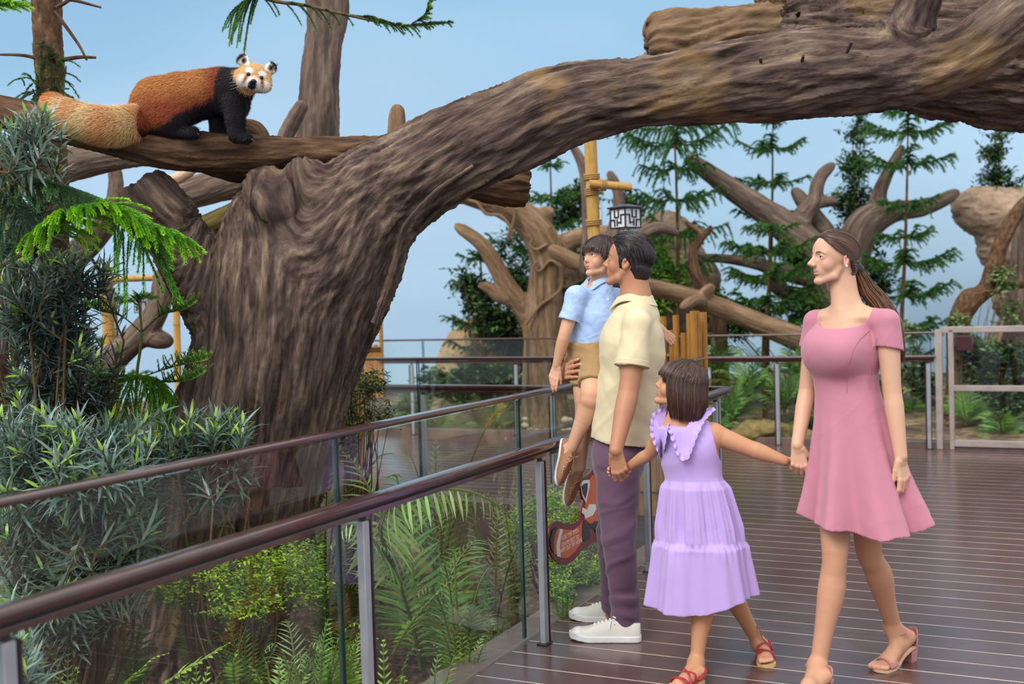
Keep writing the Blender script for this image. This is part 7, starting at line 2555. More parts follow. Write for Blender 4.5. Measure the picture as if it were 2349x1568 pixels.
def girl():
    J = at
    t = thing('person', 'girl with a dark bob in a lilac tiered dress and red sandals, holding two hands', 'person', gr(1640, 1540))
    hh = .195
    f = nrm([-.93, .14, .33]); o = J(1557, 884, 4.42)
    fb = nrm([-.38, -.92, 0]); l = nrm(np.cross(Z, fb))
    Y = 4.42
    nb, ch, wa, pel = J(1552, 962, Y), J(1582, 1025, Y), J(1592, 1095, Y), J(1598, 1180, Y)
    sh_l, el_l, wr_l = J(1637, 995, 4.40), J(1715, 1026, 4.37), J(1800, 1056, 4.335)
    sh_r, el_r, wr_r = J(1516, 1000, 4.44), J(1490, 1040, 4.49), J(1440, 1071, 4.565)
    kn_l, an_l = J(1652, 1318, 4.50), J(1741, 1476, 4.58)
    kn_r, an_r = J(1613, 1345, 4.38), J(1598, 1520, 4.36)
    lo, hi = bounds([o, sh_l, wr_l, wr_r, J(1865, 1100, 4.3), J(1370, 1090, 4.6), gr(1765, 1556), gr(1525, 1572), gr(1606, 1566) + nrm([-.72, -.69, 0]) * .20], .13)
    B = Body(Y, lo, hi, .0032, [(2, o[2] - .12, o[2] + .10, .0024), (2, wr_l[2] - .09, wr_l[2] + .03, .0025), (2, -.01, .06, .0026)])
    R, P, eyes = head(B, o, f, hh, up=(0, 0, 1), nose=.452, cheek=1.12, child=1.0, smile=.8, chin=1.0, blush=C3(226, 150, 122), lip=C3(196, 112, 104))
    B.F.cone(P(-.14, 0, -.22), nb, .038, .040, .012)
    B.F.cone(nb - Z * .045, ch, .055, .098, .02, flat=(fb, .66)); B.F.cone(ch, wa, .105, .098, .03, flat=(fb, .7)); B.F.cone(wa, pel, .098, .112, .03, flat=(fb, .75))
    for s_ in (sh_l, sh_r): B.F.cone(nb - Z * .035, s_, .036, .038, .03)
    flesh_arm(B, sh_l, el_l, wr_l, .040, .033, .0195)
    flesh_arm(B, sh_r, el_r, wr_r, .034, .026, .0165)
    flesh_leg(B, pel + l * .06 - Z * .03, kn_l, an_l, .068, .045, .042, .025, (.3, .9, .1))
    flesh_leg(B, pel - l * .06 - Z * .03, kn_r, an_r, .068, .046, .045, .025, (.6, .7, 0))
    hl, tl_ = gr(1750, 1498), gr(1768, 1556); hr, tr_ = gr(1606, 1566), gr(1538, 1592)
    up2 = Z * .016
    foot(B, an_l, hl + up2, tl_ - hl, .185, .026, toe_side=-1)
    foot(B, an_r, hr + up2, nrm([-.72, -.69, 0]), .185, .026, toe_side=1)
    hand(B, wr_l, (.86, .02, -.50), (-.1, -1, -.1), .115, +1, [(.5, .9, .5), (.45, .9, .5), (.4, .9, .5), (.4, .9, .4)], thumb=(.7, .6, .3), k=.003)
    hand(B, wr_r, (-.93, .10, -.22), (.1, -1, -.1), .112, -1, [(.5, .9, .5), (.5, .9, .5), (.4, .9, .5), (.4, .8, .5)], thumb=(.7, .5, .4), k=.003)
    B.build(t, C3(198, 146, 112))
    add_eyes(t, eyes, R, hh, nrm([-.9, .1, .45]))
    face_hair(t, B, P, R, hh, C3(54, 36, 30), brow=.8, browz=.11)
    # bob
    hb = MB()
    zaz = [0, 25, 42, 55, 75, 110, 150, 180]

    def cut(x, y, z):
        az = np.degrees(np.arctan2(np.abs(y), x + .045))
        lim = np.interp(az, zaz, [.15, .12, .05, -.45, -.55, -.6, -.62, -.62])
        return z - lim
    cap_hair(hb, P, R, hh, C3(44, 29, 25), cut, thick=.05)
    n, m = 1500, 18
    az = rs.uniform(-np.pi, np.pi, n)
    c0 = np.array([-.045, 0, .115]); rad = np.array([.43, .335, .385]) + .075
    st = rs.uniform(0, .8, n)
    Zw = R.T @ Z
    paths = []
    for k in range(n):
        a0 = az[k]; d0 = abs(math.degrees(a0))
        q = np.linspace(.04 + st[k], 1.0, 9)
        rr = np.sin(q * np.pi / 2); zz = c0[2] + rad[2] * np.cos(q * np.pi / 2) * 1.0
        a = a0
        p = np.stack([c0[0] - .06 * (1 - q) + np.cos(a) * rad[0] * rr, np.sin(a) * rad[1] * rr, zz], -1)
        w_ = P(0, 0, 0) + (p * hh) @ R.T
        if d0 < 48:      # fringe
            e = np.array([c0[0] + math.cos(a) * (rad[0] - .02), math.sin(a) * (rad[1]), .12 + .02 * rs.normal()])
            e = P(*e)
            tail = np.array([lerp(w_[-1], e, u) for u in np.linspace(.1, 1, 9)]) + 0
            if abs(a0) > .6: tail = tail + np.linspace(0, 1, 9)[:, None] * (R @ np.array([-.03, 0, -.10])) * hh
        else:            # falls by gravity, a little inward at the ends
            zend = o[2] - (.66 + .03 * rs.normal()) * hh
            if d0 < 75: zend += .05 * hh
            L_ = w_[-1][2] - zend
            u = np.linspace(.1, 1, 9)[:, None]
            inn = nrm((o - w_[-1]) * [1, 1, 0])
            tail = w_[-1] - Z * L_ * u + inn * hh * (.09 * u ** 2 - .035 * np.sin(u * math.pi)) 
        pp = np.vstack([w_, tail])
        for _ in range(5): pp[1:-1] = .25 * pp[:-2] + .5 * pp[1:-1] + .25 * pp[2:]
        paths.append(pp)
    strand_tubes(hb, paths, .0018, hair_cols(n, C3(36, 23, 20), C3(104, 72, 58)))
    hb.build('hair', HAIRM, t)

    # dress
    LIL = mat_cloth('lilac_cotton', C(190, 164, 226), 0.9, weave=500, wstr=.15, var=.05)
    hz = J(1610, 1388, Y)[2]; wz = J(1592, 1098, Y)[2]; tz = J(1600, 1238, Y)[2]
    lo, hi = bounds([nb + Z * .02, J(1470, 1400, Y), J(1760, 1400, Y), sh_l, sh_r], .10)
    lo[1] = Y - .27; hi[1] = Y + .27; lo[2] = hz - .05
    F = Field(lo, hi, .0038)
    F.cone(ch - Z * .005, wa - Z * .02, .116, .112, .02, flat=(fb, .74)); F.cone(nb - Z * .03, ch, .085, .118, .03, flat=(fb, .80))
    for s_, q in ((sh_l, .5), (sh_r, .5)): F.cone(nb - Z * .03, lerp(nb - Z * .03, s_, .62), .040, .042, .03)
    cx = lambda z: np.interp(z, [hz, tz, wz], [J(1612, 1388, Y)[0], J(1606, 1240, Y)[0], J(1593, 1098, Y)[0]])
    cy_ = lambda z: np.interp(z, [hz, tz, wz], [Y + .03, Y + .015, Y])

    def skirt(x, y, z, grow=0.0):
        u, v = x - cx(z), y - cy_(z)
        pl, pf = u * l[0] + v * l[1], u * fb[0] + v * fb[1]
        a = np.interp(z, [hz, tz - .02, tz + .004, wz - .03, wz - .006, wz], [.225, .186, .170, .132, .118, .110])
        b = np.interp(z, [hz, tz - .02, tz + .004, wz - .03, wz - .006, wz], [.175, .148, .134, .104, .089, .081])
        th = np.arctan2(pf / b, pl / a)
        up_ = z > tz
        f1 = np.interp(z, [tz, tz + .06, wz - .02, wz], [.5, 1, .7, .2]); f2 = np.interp(z, [hz, tz - .03, tz], [1, .6, .25])
        up_ = np.clip((z - tz + .008) / .016, 0, 1)
        w = (up_ * f1 * (.07 * np.cos(9 * th + 1.1 * np.sin(3 * th)) + .035 * np.cos(23 * th + 2 * np.sin(2 * th)) + .022 * np.cos(41 * th)) + (1 - up_) *
                     (f2 * (.075 * np.cos(7 * th + 1.3 * np.sin(2 * th + 1)) + .030 * np.cos(19 * th + 1.5 * np.sin(3 * th))) + .02 * np.cos(43 * th) * np.exp(-((z - tz) / .05) ** 2)))
        return (np.sqrt((pl / a) ** 2 + (pf / b) ** 2) - 1 - w) * np.minimum(a, b) * .85 - grow

    def full(x, y, z):
        hemz = hz + .012 * np.sin((x - cx(z)) * 14) + np.clip(x - cx(z), 0, 1) * .22
        outer = np.maximum(skirt(x, y, z), np.maximum(z - wz - .005, hemz - z))
        inner = np.maximum(skirt(x, y, z, -.011), z - wz + .06)
        return np.maximum(outer, -inner)
    F.custom(lo, hi, full, .006)
    cutplane(F, nb - Z * .012, Z + fb * .25, .075)
    for s_, el in ((sh_l, el_l), (sh_r, el_r)):
        sg = 1 if s_ is sh_l else -1
        F.ball(s_ - Z * .03 + l * sg * .022, (.052, .052, .075), k=.012, op='sub')

    def folds(V, N):
        q = V - wa
        top = np.clip((V[:, 2] - wz) / .1, 0, 1)
        return .0022 * pn(np.stack([q[:, 0] * 9, q[:, 1] * 9, q[:, 2] * 12], -1)) * (.4 + .6 * top)
    dr = cloth_mesh(F, 'dress', LIL, t, folds, 1)
    # collar flaps with frilled rims
    Vd = np.array([v.co for v in dr.data.vertices]) + np.array(t.location)

    def on_dress(x, y, off=.006):
        d = nrm(ray(x, y)); rel = Vd - CAM
        dist = np.linalg.norm(np.cross(rel, d), axis=1)
        k = np.argsort(dist)[:12]
        zc = (rel[k] @ d).min()
        return CAM + d * (zc - off)
    for name, pl in (('collar', [(1531, 936), (1523, 940), (1503, 950), (1497, 972), (1500, 1000), (1510, 1028), (1516, 1046), (1523, 1020), (1530, 985), (1532, 960)]),
                     ('collar', [(1537, 972), (1540, 985), (1548, 1010), (1556, 1035), (1568, 1049), (1580, 1042), (1588, 1020), (1597, 992), (1610, 968), (1634, 944), (1628, 938), (1600, 945), (1570, 955), (1550, 962)])):
        c = np.mean(pl, axis=0)
        rim = np.array([on_dress(x, y, .017) for x, y in pl])
        rim = spline(np.vstack([rim, rim[:1]]), 90)[:-1]
        rim[:, 1] = np.convolve(np.r_[rim[-4:, 1], rim[:, 1], rim[:4, 1]], np.ones(9) / 9, 'valid')
        ctr = rim.mean(0) + np.array([0, -.006, 0])
        V = np.vstack([rim, lerp(rim, ctr, .5), ctr[None]])
        V2 = V + np.array([0, .003, 0])
        n = len(rim); Fq = []
        for i in range(n):
            j = (i + 1) % n
            Fq += [[i, j, n + j, n + i], [n + i, n + j, 2 * n], ]
            Fq += [[f_ + 2 * n + 1 for f_ in q][::-1] for q in ([i, j, n + j, n + i], [n + i, n + j, 2 * n])]
            Fq += [[i, i + 2 * n + 1, j + 2 * n + 1, j]]
        fl = MB().add(np.vstack([V, V2]), Fq).build(name, LIL, dr)
        out = nrm(rim - ctr); tq = np.linspace(0, 1, n)
        m2 = 220
        ri = spline(np.vstack([rim, rim[:1]]), m2); oi = nrm(ri - ctr)
        w = np.sin(np.linspace(0, 2 * np.pi * 24, m2)); w2 = np.cos(np.linspace(0, 2 * np.pi * 24, m2))
        a_ = ri - oi * .003 + np.array([0, -.002, 0]); b_ = ri + oi * (.0125 + .002 * w2)[:, None] + np.outer(w, [0, -.0065, 0]) + np.array([0, -.004, 0])
        Vr = np.vstack([a_, (a_ + b_) / 2 + np.outer(w, [0, -.002, 0]), b_, b_ + np.array([0, .0015, 0]), (a_ + b_) / 2 + [0, .002, 0]])
        Fr = np.concatenate([[[r * m2 + i, r * m2 + i + 1, (r + 1) * m2 + i + 1, (r + 1) * m2 + i] for i in range(m2 - 1)] for r in range(4)])
        MB().add(Vr, Fr).build('frill', LIL, fl)
    # sandals
    RED = mat('red_strap', C(176, 34, 62), 0.35, var=.15)
    SOLE = mat('tan_sole', C(214, 176, 128), 0.6, var=.1)
    BV = B.V
    for hp, d, side in ((hl, nrm(tl_ - hl), -1), (hr, nrm([-.72, -.69, 0]), 1)):
        s_ = nrm(np.cross(Z, d)); L_ = .2
        xs = np.linspace(-.018, .188, 22)
        wd = np.interp(xs, [-.018, -.005, .03, .08, .13, .165, .182, .188], [.004, .022, .029, .028, .038, .036, .022, .004])
        edge = [hp + d * x + s_ * w for x, w in zip(xs, wd)] + [hp + d * x - s_ * w for x, w in zip(xs[::-1], wd[::-1])]
        mb = MB(); mb.poly([p + Z * .007 for p in edge], .013, Z); so = mb.build('sandal', SOLE, t)

        def over(x0, y0, x1, y1, n=14, off=.003):
            pts = []
            for u in np.linspace(0, 1, n):
                x, y = lerp(x0, x1, u), lerp(y0, y1, u)
                c = hp + d * x + s_ * y * side
                m = (np.abs((BV - c) @ d) < .006) & (np.abs((BV - c) @ s_) < .006) & (BV[:, 2] < .12)
                zz = BV[m, 2].max() + off if m.any() else .016
                pts.append([c[0], c[1], zz])
            return spline(np.array(pts), 24)
        for q in ((.125, -.040, .135, .040), (.112, .038, .138, -.036), (.05, -.034, .10, .036), (.055, .034, .075, -.036)):
            P_ = over(*q); mb = MB(); mb.tube(P_, .0042, 8, flat=(Z, .5)); mb.build('strap', RED, so)
        back = [hp + d * .05 + s_ * .033 * side + Z * .03, hp + d * .0 + s_ * .028 * side + Z * .05, hp - d * .022 + Z * .055, hp + d * .0 - s_ * .028 * side + Z * .05, hp + d * .05 - s_ * .033 * side + Z * .03]
        mb = MB(); mb.tube(spline(back, 30), .0045, 8); mb.build('strap', RED, so)
    return t


def woman():
    J = at
    Y = 4.25
    t = thing('person', 'woman with a long ponytail in a short dusty pink dress walking at right', 'person', gr(1960, 1560))
    hh = .202
    f = nrm([-.965, -.24, .04]); o = J(1911, 592, Y)
    fb = nrm([-.72, -.69, 0]); l = nrm(np.cross(Z, fb))
    nb, ch, wa, hp = J(1944, 708, Y), J(1938, 800, Y), J(1941, 880, Y), J(1950, 1010, Y)
    sh_l, el_l, wr_l = J(2034, 738, 4.14), J(2046, 892, 4.12), J(2066, 1046, 4.08)
    sh_r, el_r, wr_r = J(1872, 738, 4.36), J(1852, 893, 4.37), J(1829, 1020, 4.27)
    kn_r, an_r = J(1916, 1268, 4.15), J(1876, 1528, 4.11)
    kn_l, an_l = J(1992, 1262, 4.27), J(2050, 1440, 4.43)
    lo, hi = bounds([o, sh_l, wr_l, wr_r, J(2110, 1160, 4.1), J(1790, 1130, 4.3), gr(2090, 1520), gr(1990, 1545), gr(1800, 1640)], .10)
    B = Body(Y, lo, hi, .0032, [(2, o[2] - .13, o[2] + .10, .0023), (2, wr_l[2] - .18, wr_l[2] + .02, .0027), (2, -.01, .06, .0028)])
    R, P, eyes = head(B, o, f, hh, up=(.0, 0, 1), nose=.515, jaw=.94, smile=1.0, open_=.012, chin=.85, lip=C3(198, 116, 112), blush=C3(230, 168, 150), lid=.017)
    B.F.cone(P(-.17, 0, -.20), nb, .047, .048, .012)
    B.F.cone(P(-.10, 0, -.36), J(1932, 712, Y - .02), .028, .036, .015)
    B.F.cone(nb + Z * .015, nb - Z * .045, .042, .070, .03); B.F.cone(nb - Z * .065, ch, .085, .125, .03, flat=(fb, .66)); B.F.cone(ch, wa, .125, .105, .04, flat=(fb, .72)); B.F.cone(wa, hp, .100, .125, .03, flat=(fb, .72))
    for s_ in (sh_l, sh_r):
        B.F.cone(nb - Z * .015, s_, .036, .042, .025)
        B.F.cone(nb + (s_ - nb) * .12 - Z * .03 + fb * .055, nb + (s_ - nb) * .60 + fb * .040 + Z * .000, .006, .006, .02)   # collar bone
    flesh_arm(B, sh_l, el_l, wr_l, .042, .034, .0235)
    flesh_arm(B, sh_r, el_r, wr_r, .040, .033, .0225)
    flesh_leg(B, hp - l * .07 - Z * .05, kn_r, an_r, .075, .048, .050, .029, nrm([.8, .5, 0]))
    flesh_leg(B, hp + l * .07 - Z * .05, kn_l, an_l, .075, .048, .051, .030, nrm([.9, .35, .2]))
    g_l, t_l = gr(2088, 1514), gr(2003, 1545)
    d_l = nrm(t_l - g_l)
    # back foot on its block heel: heel raised 6.5 cm
    heel_l = g_l + Z * .068 - d_l * .0
    ball_l = g_l + d_l * .155 + Z * .018
    B.F.cone(an_l, heel_l + Z * .03 + d_l * .012, .030, .027, .02)
    B.F.cone(an_l + d_l * .012, lerp(heel_l, ball_l, .55) + Z * .040, .027, .025, .025); B.F.cone(lerp(heel_l, ball_l, .55) + Z * .040, ball_l + Z * .012, .025, .022, .02)
    B.F.cone(heel_l + Z * .024, ball_l + Z * .012, .022, .022, .02)
    s_l = nrm(np.cross(Z, d_l))
    for q in (-1, 1): B.F.cone(lerp(heel_l, ball_l, .7) + Z * .02, ball_l + s_l * q * .018 + Z * .010, .02, .019, .015)
    for i, (o_, le, r_) in enumerate(((.032, .058, .0125), (.015, .060, .0100), (.001, .055, .0092), (-.013, .048, .0086), (-.026, .040, .0082))):
        a = ball_l + s_l * o_ * -1 + Z * .008
        B.F.cone(a, a + d_l * le - Z * .010, r_ * 1.05, r_, .005); B.marks.append((a + d_l * le - Z * .002, r_, C3(236, 180, 168), .6))
    g_r = gr(1892, 1610); d_r = nrm([-.80, -.60, 0]); s_r = nrm(np.cross(Z, d_r))
    heel_r = g_r + Z * .066; ball_r = g_r + d_r * .155 + Z * .018
    B.F.cone(an_r, heel_r + Z * .03, .029, .027, .02)
    B.F.cone(an_r + d_r * .012, lerp(heel_r, ball_r, .55) + Z * .040, .028, .025, .03); B.F.cone(lerp(heel_r, ball_r, .55) + Z * .040, ball_r + Z * .012, .025, .022, .02)
    B.F.cone(heel_r + Z * .024, ball_r + Z * .012, .022, .022, .02)
    for i, (o_, le, r_) in enumerate(((.032, .058, .0125), (.015, .060, .0100), (.001, .055, .0092), (-.013, .048, .0086), (-.026, .040, .0082))):
        a = ball_r + s_r * o_ + Z * .008; B.F.cone(a, a + d_r * le - Z * .010, r_ * 1.05, r_, .005)
    # hands
    hand(B, wr_l, (.12, -.1, -1), (-.55, .8, 0), .172, +1, [(.25, .5, .35), (.35, .6, .4), (.4, .65, .4), (.45, .65, .4)], spread=(.10, .03, -.05, -.14), thumb=(.9, .3, .3), tcurl=.3)
    hand(B, wr_r, (.05, -.1, -1), (.15, .95, 0), .165, -1, [(.35, .6, .4), (.8, .9, .5), (.9, .9, .5), (.9, .9, .5)], spread=(.10, .03, -.05, -.12), thumb=(.75, .55, .35), tcurl=.4)
    B.build(t, C3(210, 166, 140), extra=lambda V, c: c * np.where(V[:, 2:3] < .72, np.array([.86, .77, .70]), 1.0))  # shade on her legs is painted into the skin colour as a darker tint
    add_eyes(t, eyes, R, hh, nrm([-.97, -.2, .12]), C3(70, 58, 46))
    face_hair(t, B, P, R, hh, C3(78, 54, 42), brow=.9, browz=.085, lid=.017)
    # teeth in the smile
    mb = MB()
    q = np.linspace(-.8, .8, 11)
    mb.tube(np.array([P(.350 - .06 * t_ ** 2, .085 * t_, -.272 + .010 * t_ ** 2) for t_ in q]), .012 * hh, 6, flat=(R[:, 2], 1.1)); mb.build('teeth', RUBBER, t)
    # pearl ear stud
    mb = MB(); mb.ball(P(-.062, .372, -.155), .0048, seg=12, rings=8); mb.build('ear_stud', RUBBER, t)
    # hair pulled back
    hb = MB(); c1 = C3(58, 38, 31)

    def cut(x, y, z):
        hl_ = np.interp(z, [-.4, -.2, -.05, .06, .13, .26, .36, .5], [-.30, -.25, -.19, -.06, .12, .235, .285, .20])
        skin = -(x - hl_)
        skin = -skin
        low = z + .30
        ear = np.maximum(np.sqrt(((x + .075) / .09) ** 2 + ((z + .04) / .13) ** 2) * .1 - .1, .20 - np.abs(y))
        return np.minimum(np.minimum(-(x - hl_), 1), np.minimum(low, ear)) 
    cap_hair(hb, P, R, hh, c1, cut, thick=.030)
    c0 = np.array([-.045, 0, .115]); rad = np.array([.43, .335, .385]) + .036
    tie = np.array([-.50, .0, -.17])
    n, m = 1100, 14
    paths = []
    for k in range(n):
        sgn = rs.choice([-1, 1]); u = rs.random()
        z = np.interp(u, [0, .12, .3, .5, .7, .85, 1], [-.24, -.16, .03, .16, .26, .36, .44])
        x = np.interp(z, [-.4, -.2, -.05, .05, .16, .26, .36, .5], [-.30, -.24, -.19, -.08, .13, .235, .29, .20]) - rs.uniform(0, .35)
        y = sgn * .33 * math.sqrt(max(0.02, 1 - ((z - .115) / .385) ** 2)) * rs.uniform(.0 if z > .3 else .5, 1)
        a = nrm(np.array([x, y, z]) - c0); b = nrm(tie - c0)
        om = math.acos(np.clip(a @ b, -.999, .999)); q = np.linspace(0, 1, m)[:, None]
        d = (np.sin((1 - q) * om) * a + np.sin(q * om) * b) / math.sin(om)
        p = eray(c0, rad - .008 * rs.random(), d)
        p = p + (tie - p) * (np.clip(q - .75, 0, 1) / .25) ** 2 * .8
        paths.append(P(0, 0, 0) + (p * hh) @ R.T)
    nc, nr = np.array([-.20, 0, -.12]), np.array([.255, .285, .315])
    for k in range(700):
        a = math.pi + rs.uniform(-1.5, 1.5); la = rs.uniform(-.75, .5)
        v0 = np.array([math.cos(la) * math.cos(a), math.cos(la) * math.sin(a), math.sin(la)]); v1 = nrm(tie - nc)
        q = np.linspace(0, 1, m)[:, None]
        p = nc + nr * (1.02 + .03 * rs.random()) * nrm(v0 * (1 - q) + v1 * q)
        paths.append(P(0, 0, 0) + (p * hh) @ R.T)
    n = len(paths)
    strand_tubes(hb, paths, .0016, hair_cols(n, C3(50, 32, 26), C3(118, 84, 66)))
    hr = hb.build('hair', HAIRM, t)
    tp = P(*tie)
    mb = MB(); ta = nrm(J(1990, 650, Y + .02) - tp)
    mb.tube([tp - ta * .008, tp + ta * .004, tp + ta * .016], [.021, .023, .021], 16, col=C3(34, 24, 22)); mb.build('hair_tie', HAIRM, t)
    tail = spline([tp, J(1990, 660, Y + .04), J(2020, 695, Y + .02), J(2046, 740, Y + .0), J(2060, 790, Y - .01), J(2066, 820, Y - .01), J(2070, 840, Y - .01)], 26)
    T, N_, Bn = frames(tail)
    n = 420; paths = []
    for k in range(n):
        a = rs.uniform(0, 2 * np.pi); r_ = math.sqrt(rs.random()); wob = rs.uniform(-1, 1, 2)
        s_ = np.linspace(0, 1, 26); e = rs.uniform(.82, 1.0)
        prof = np.interp(s_, [0, .08, .25, .6, .85, 1], [.014, .024, .034, .034, .024, .008])
        p = tail + (prof * r_)[:, None] * (np.cos(a + .8 * s_)[:, None] * N_ + np.sin(a + .8 * s_)[:, None] * Bn) + .004 * np.sin(s_ * 9 + wob[0] * 3)[:, None] * N_
        i = int(26 * e)
        paths.append(np.array([p[min(i - 1, int(q))] for q in np.linspace(0, i - 1, 22)]))
    hb = MB()
    ts = np.linspace(0, 1, 22)[None, :, None]
    strand_tubes(hb, paths, .0019, hair_cols(n, C3(66, 42, 30), C3(150, 106, 72)))
    hb.build('ponytail', HAIRM, t)

    # dress
    PINK = mat_cloth('pink_jersey', C(188, 124, 143), 0.75, weave=1200, wstr=.04, var=.03)
    wz, hz = J(1941, 872, Y)[2], J(1975, 1212, Y)[2]
    lo, hi = bounds([J(1845, 1240, Y), J(2125, 1240, Y), sh_l, sh_r, nb + Z * .02, lerp(sh_l, el_l, .5)], .09)
    lo[1] = Y - .32; hi[1] = Y + .30
    F = Field(lo, hi, .0038)
    F.cone(nb - Z * .07, ch, .092, .132, .03, flat=(fb, .70)); F.cone(ch, J(1940, 868, Y), .134, .116, .03, flat=(fb, .76))
    for q, (x, y, Yd) in enumerate(((1880, 806, 4.235), (1930, 810, 4.145))):
        F.ball(J(x, y, Yd), (.056, .056, .062), k=.09)
    for s_ in (sh_l, sh_r): F.cone(nb - Z * .020, s_, .039, .044, .015)
    F.sleeve(sh_l, el_l, .046, .052, .012, .40, .045, (-.25, 0, 0)); F.sleeve(sh_r, el_r, .045, .050, .012, .36, .044, (.1, 0, 0))
    cxs = lambda z: np.interp(z, [hz, wz], [J(1984, 1212, Y)[0], J(1940, 872, Y)[0]])
    cys = lambda z: np.interp(z, [hz, wz], [Y - .03, Y])

    def skirt(x, y, z, grow=0.0):
        u, v = x - cxs(z), y - cys(z)
        pl, pf = u * l[0] + v * l[1], u * fb[0] + v * fb[1]
        tt = np.clip((wz - z) / (wz - hz), -.1, 1.1)
        a = .117 + .075 * tt + .045 * tt ** 2; b = .092 + .115 * tt + .03 * tt ** 2
        th = np.arctan2(pf / b, pl / a)
        amp = np.clip(tt - .12, 0, 1)
        w = amp * (.17 * np.cos(8 * th + 1.2 * np.sin(2 * th + .6)) + .09 * np.cos(13 * th + 1.5 * np.sin(3 * th)) + .03 * np.cos(3 * th))
        return (np.sqrt((pl / a) ** 2 + (pf / b) ** 2) - 1 - w) * np.minimum(a, b) * .85 - grow

    def full(x, y, z):
        hemz = hz + .012 + .035 * np.clip((x - cxs(z)) / .2, -.2, 1.2) ** 2 + .035 * np.clip(-(x - cxs(z)) / .2, -.0, 1.2) ** 2 + .006 * np.sin((x - cxs(z)) * 40)
        outer = np.maximum(skirt(x, y, z), np.maximum(z - wz - .01, hemz - z))
        inner = np.maximum(skirt(x, y, z, -.014), z - wz + .10)
        return np.maximum(outer, -inner)
    F.custom(lo, hi, full, .02)
    # scoop neck
    F.ball(nb - Z * .004 + fb * .050, (.112, .115, .078), np.column_stack([l, fb, Z]), k=.004, op='sub')
    F.ball(nb + Z * .03, (.085, .085, .06), k=.01, op='sub')

    def folds(V, N):
        q = V - wa
        return .0018 * pn(np.stack([q @ l * 8, q @ fb * 8, q[:, 2] * 16 + q @ l * 9], -1)) + .0016 * np.clip(ridge(np.stack([q @ l * 5, q @ fb * 5, (q[:, 2] - q @ l) * 9], -1), 1) - .5, 0, 1)
    dr = cloth_mesh(F, 'dress', PINK, t, folds, 2)
    Vd = np.array([v.co for v in dr.data.vertices]) + np.array(t.location)

    def on(x, y, off=.0008):
        d = nrm(ray(x, y)); rel = Vd - CAM
        dist = np.linalg.norm(np.cross(rel, d), axis=1)
        k = np.argsort(dist)[:10]
        return CAM + d * ((rel[k] @ d).min() - off)
    for pts in ([(1994, 758), (1975, 775), (1958, 800), (1948, 830), (1943, 870), (1942, 900)], [(2010, 775), (2005, 810), (1996, 850), (1994, 890)]):
        mb = MB(); mb.tube(spline([on(*p) for p in pts], 40), .0012, 5); mb.build('seam', PINK, dr)
    # heeled sandals
    SU = mat('pink_suede', C(176, 112, 110), 0.8, var=.1, sheen=.3)
    INN = mat('insole', C(206, 170, 140), 0.6)
    FLO = mat('embroidery', C(236, 214, 196), 0.7)
    for g, d, hlp, bl, an, up_ in ((g_l, d_l, heel_l, ball_l, an_l, 0), (g_r, d_r, heel_r, ball_r, an_r, 0)):
        s_ = nrm(np.cross(Z, d))
        prof = [(-.022, .062), (.0, .062), (.03, .060), (.07, .044), (.11, .018), (.15, .010), (.20, .009), (.225, .012)]
        xs = np.array([p[0] for p in prof]); zs = np.array([p[1] for p in prof])
        xx = np.linspace(-.022, .225, 28); zz = np.interp(xx, xs, zs)
        wd = np.interp(xx, [-.022, -.010, .03, .09, .15, .195, .218, .225], [.006, .024, .029, .027, .040, .036, .022, .005])
        V = []; Fq = []
        for x, z, w in zip(xx, zz, wd):
            c = g + d * x
            V += [c + s_ * w + Z * z, c - s_ * w + Z * z, c - s_ * w + Z * (z - .009), c + s_ * w + Z * (z - .009)]
        for i in range(27):
            for j in range(4): Fq.append([4 * i + j, 4 * i + (j + 1) % 4, 4 * i + 4 + (j + 1) % 4, 4 * i + 4 + j])
        Fq += [[0, 3, 2, 1], [108, 109, 110, 111]]
        so = MB().add(np.array(V), Fq).build('sandal', INN, t)
        mb = MB()
        hv = []
        for z, k in ((.0, .86), (.055, 1.0)):
            for x, y in ((-.020, -.022), (.024, -.024), (.024, .024), (-.020, .022)): hv.append(g + d * (x * k) + s_ * y * k + Z * z)
        mb.add(np.array(hv), [[3, 2, 1, 0], [4, 5, 6, 7], [0, 1, 5, 4], [1, 2, 6, 5], [2, 3, 7, 6], [3, 0, 4, 7]]); mb.build('block_heel', SU, so, smooth=False)
        # heel counter
        rows = []
        for a in np.linspace(-1.5, 1.5, 17):
            e = -d * math.cos(a) + s_ * math.sin(a)
            ht = .052 * math.cos(a * .75) + .01
            rows.append([hlp + d * .004 + e * .031 - Z * .004, hlp + d * .004 + e * .033 + Z * ht, hlp + d * .004 + e * .029 + Z * ht, hlp + d * .004 + e * .028 - Z * .004])
        V = np.array(rows).reshape(-1, 3)
        Fq = [[4 * i + j, 4 * i + (j + 1) % 4, 4 * i + 4 + (j + 1) % 4, 4 * i + 4 + j] for i in range(16) for j in range(4)] + [[0, 1, 2, 3], [67, 66, 65, 64]]
        hc = MB().add(V, Fq).build('heel_counter', SU, so)
        # ankle strap
        ax = nrm(lerp(kn_l if g is g_l else kn_r, an, 1) - (kn_l if g is g_l else kn_r)); c = an + ax * .012
        q = np.linspace(0, 2 * np.pi, 40); e1 = nrm(d - ax * (d @ ax)); e2 = np.cross(ax, e1)
        mb = MB(); mb.tube(c + .0395 * (np.cos(q)[:, None] * e1 + np.sin(q)[:, None] * e2) + ax * (.012 * np.cos(q))[:, None] * -1, .0055, 8, flat=(ax, 1.0)); mb.build('ankle_strap', SU, so)
        # toe band
        rows = []
        for u in np.linspace(-1.25, 1.25, 17):
            c = bl + d * .004 + s_ * .042 * math.sin(u) + Z * (.045 * math.cos(u) - .012)
            rows.append([c - d * .024, c + d * .024 - Z * .006, c + d * .024 - Z * .006 + Z * .003 + s_ * .002 * math.sin(u), c - d * .024 + Z * .003 + s_ * .002 * math.sin(u)])
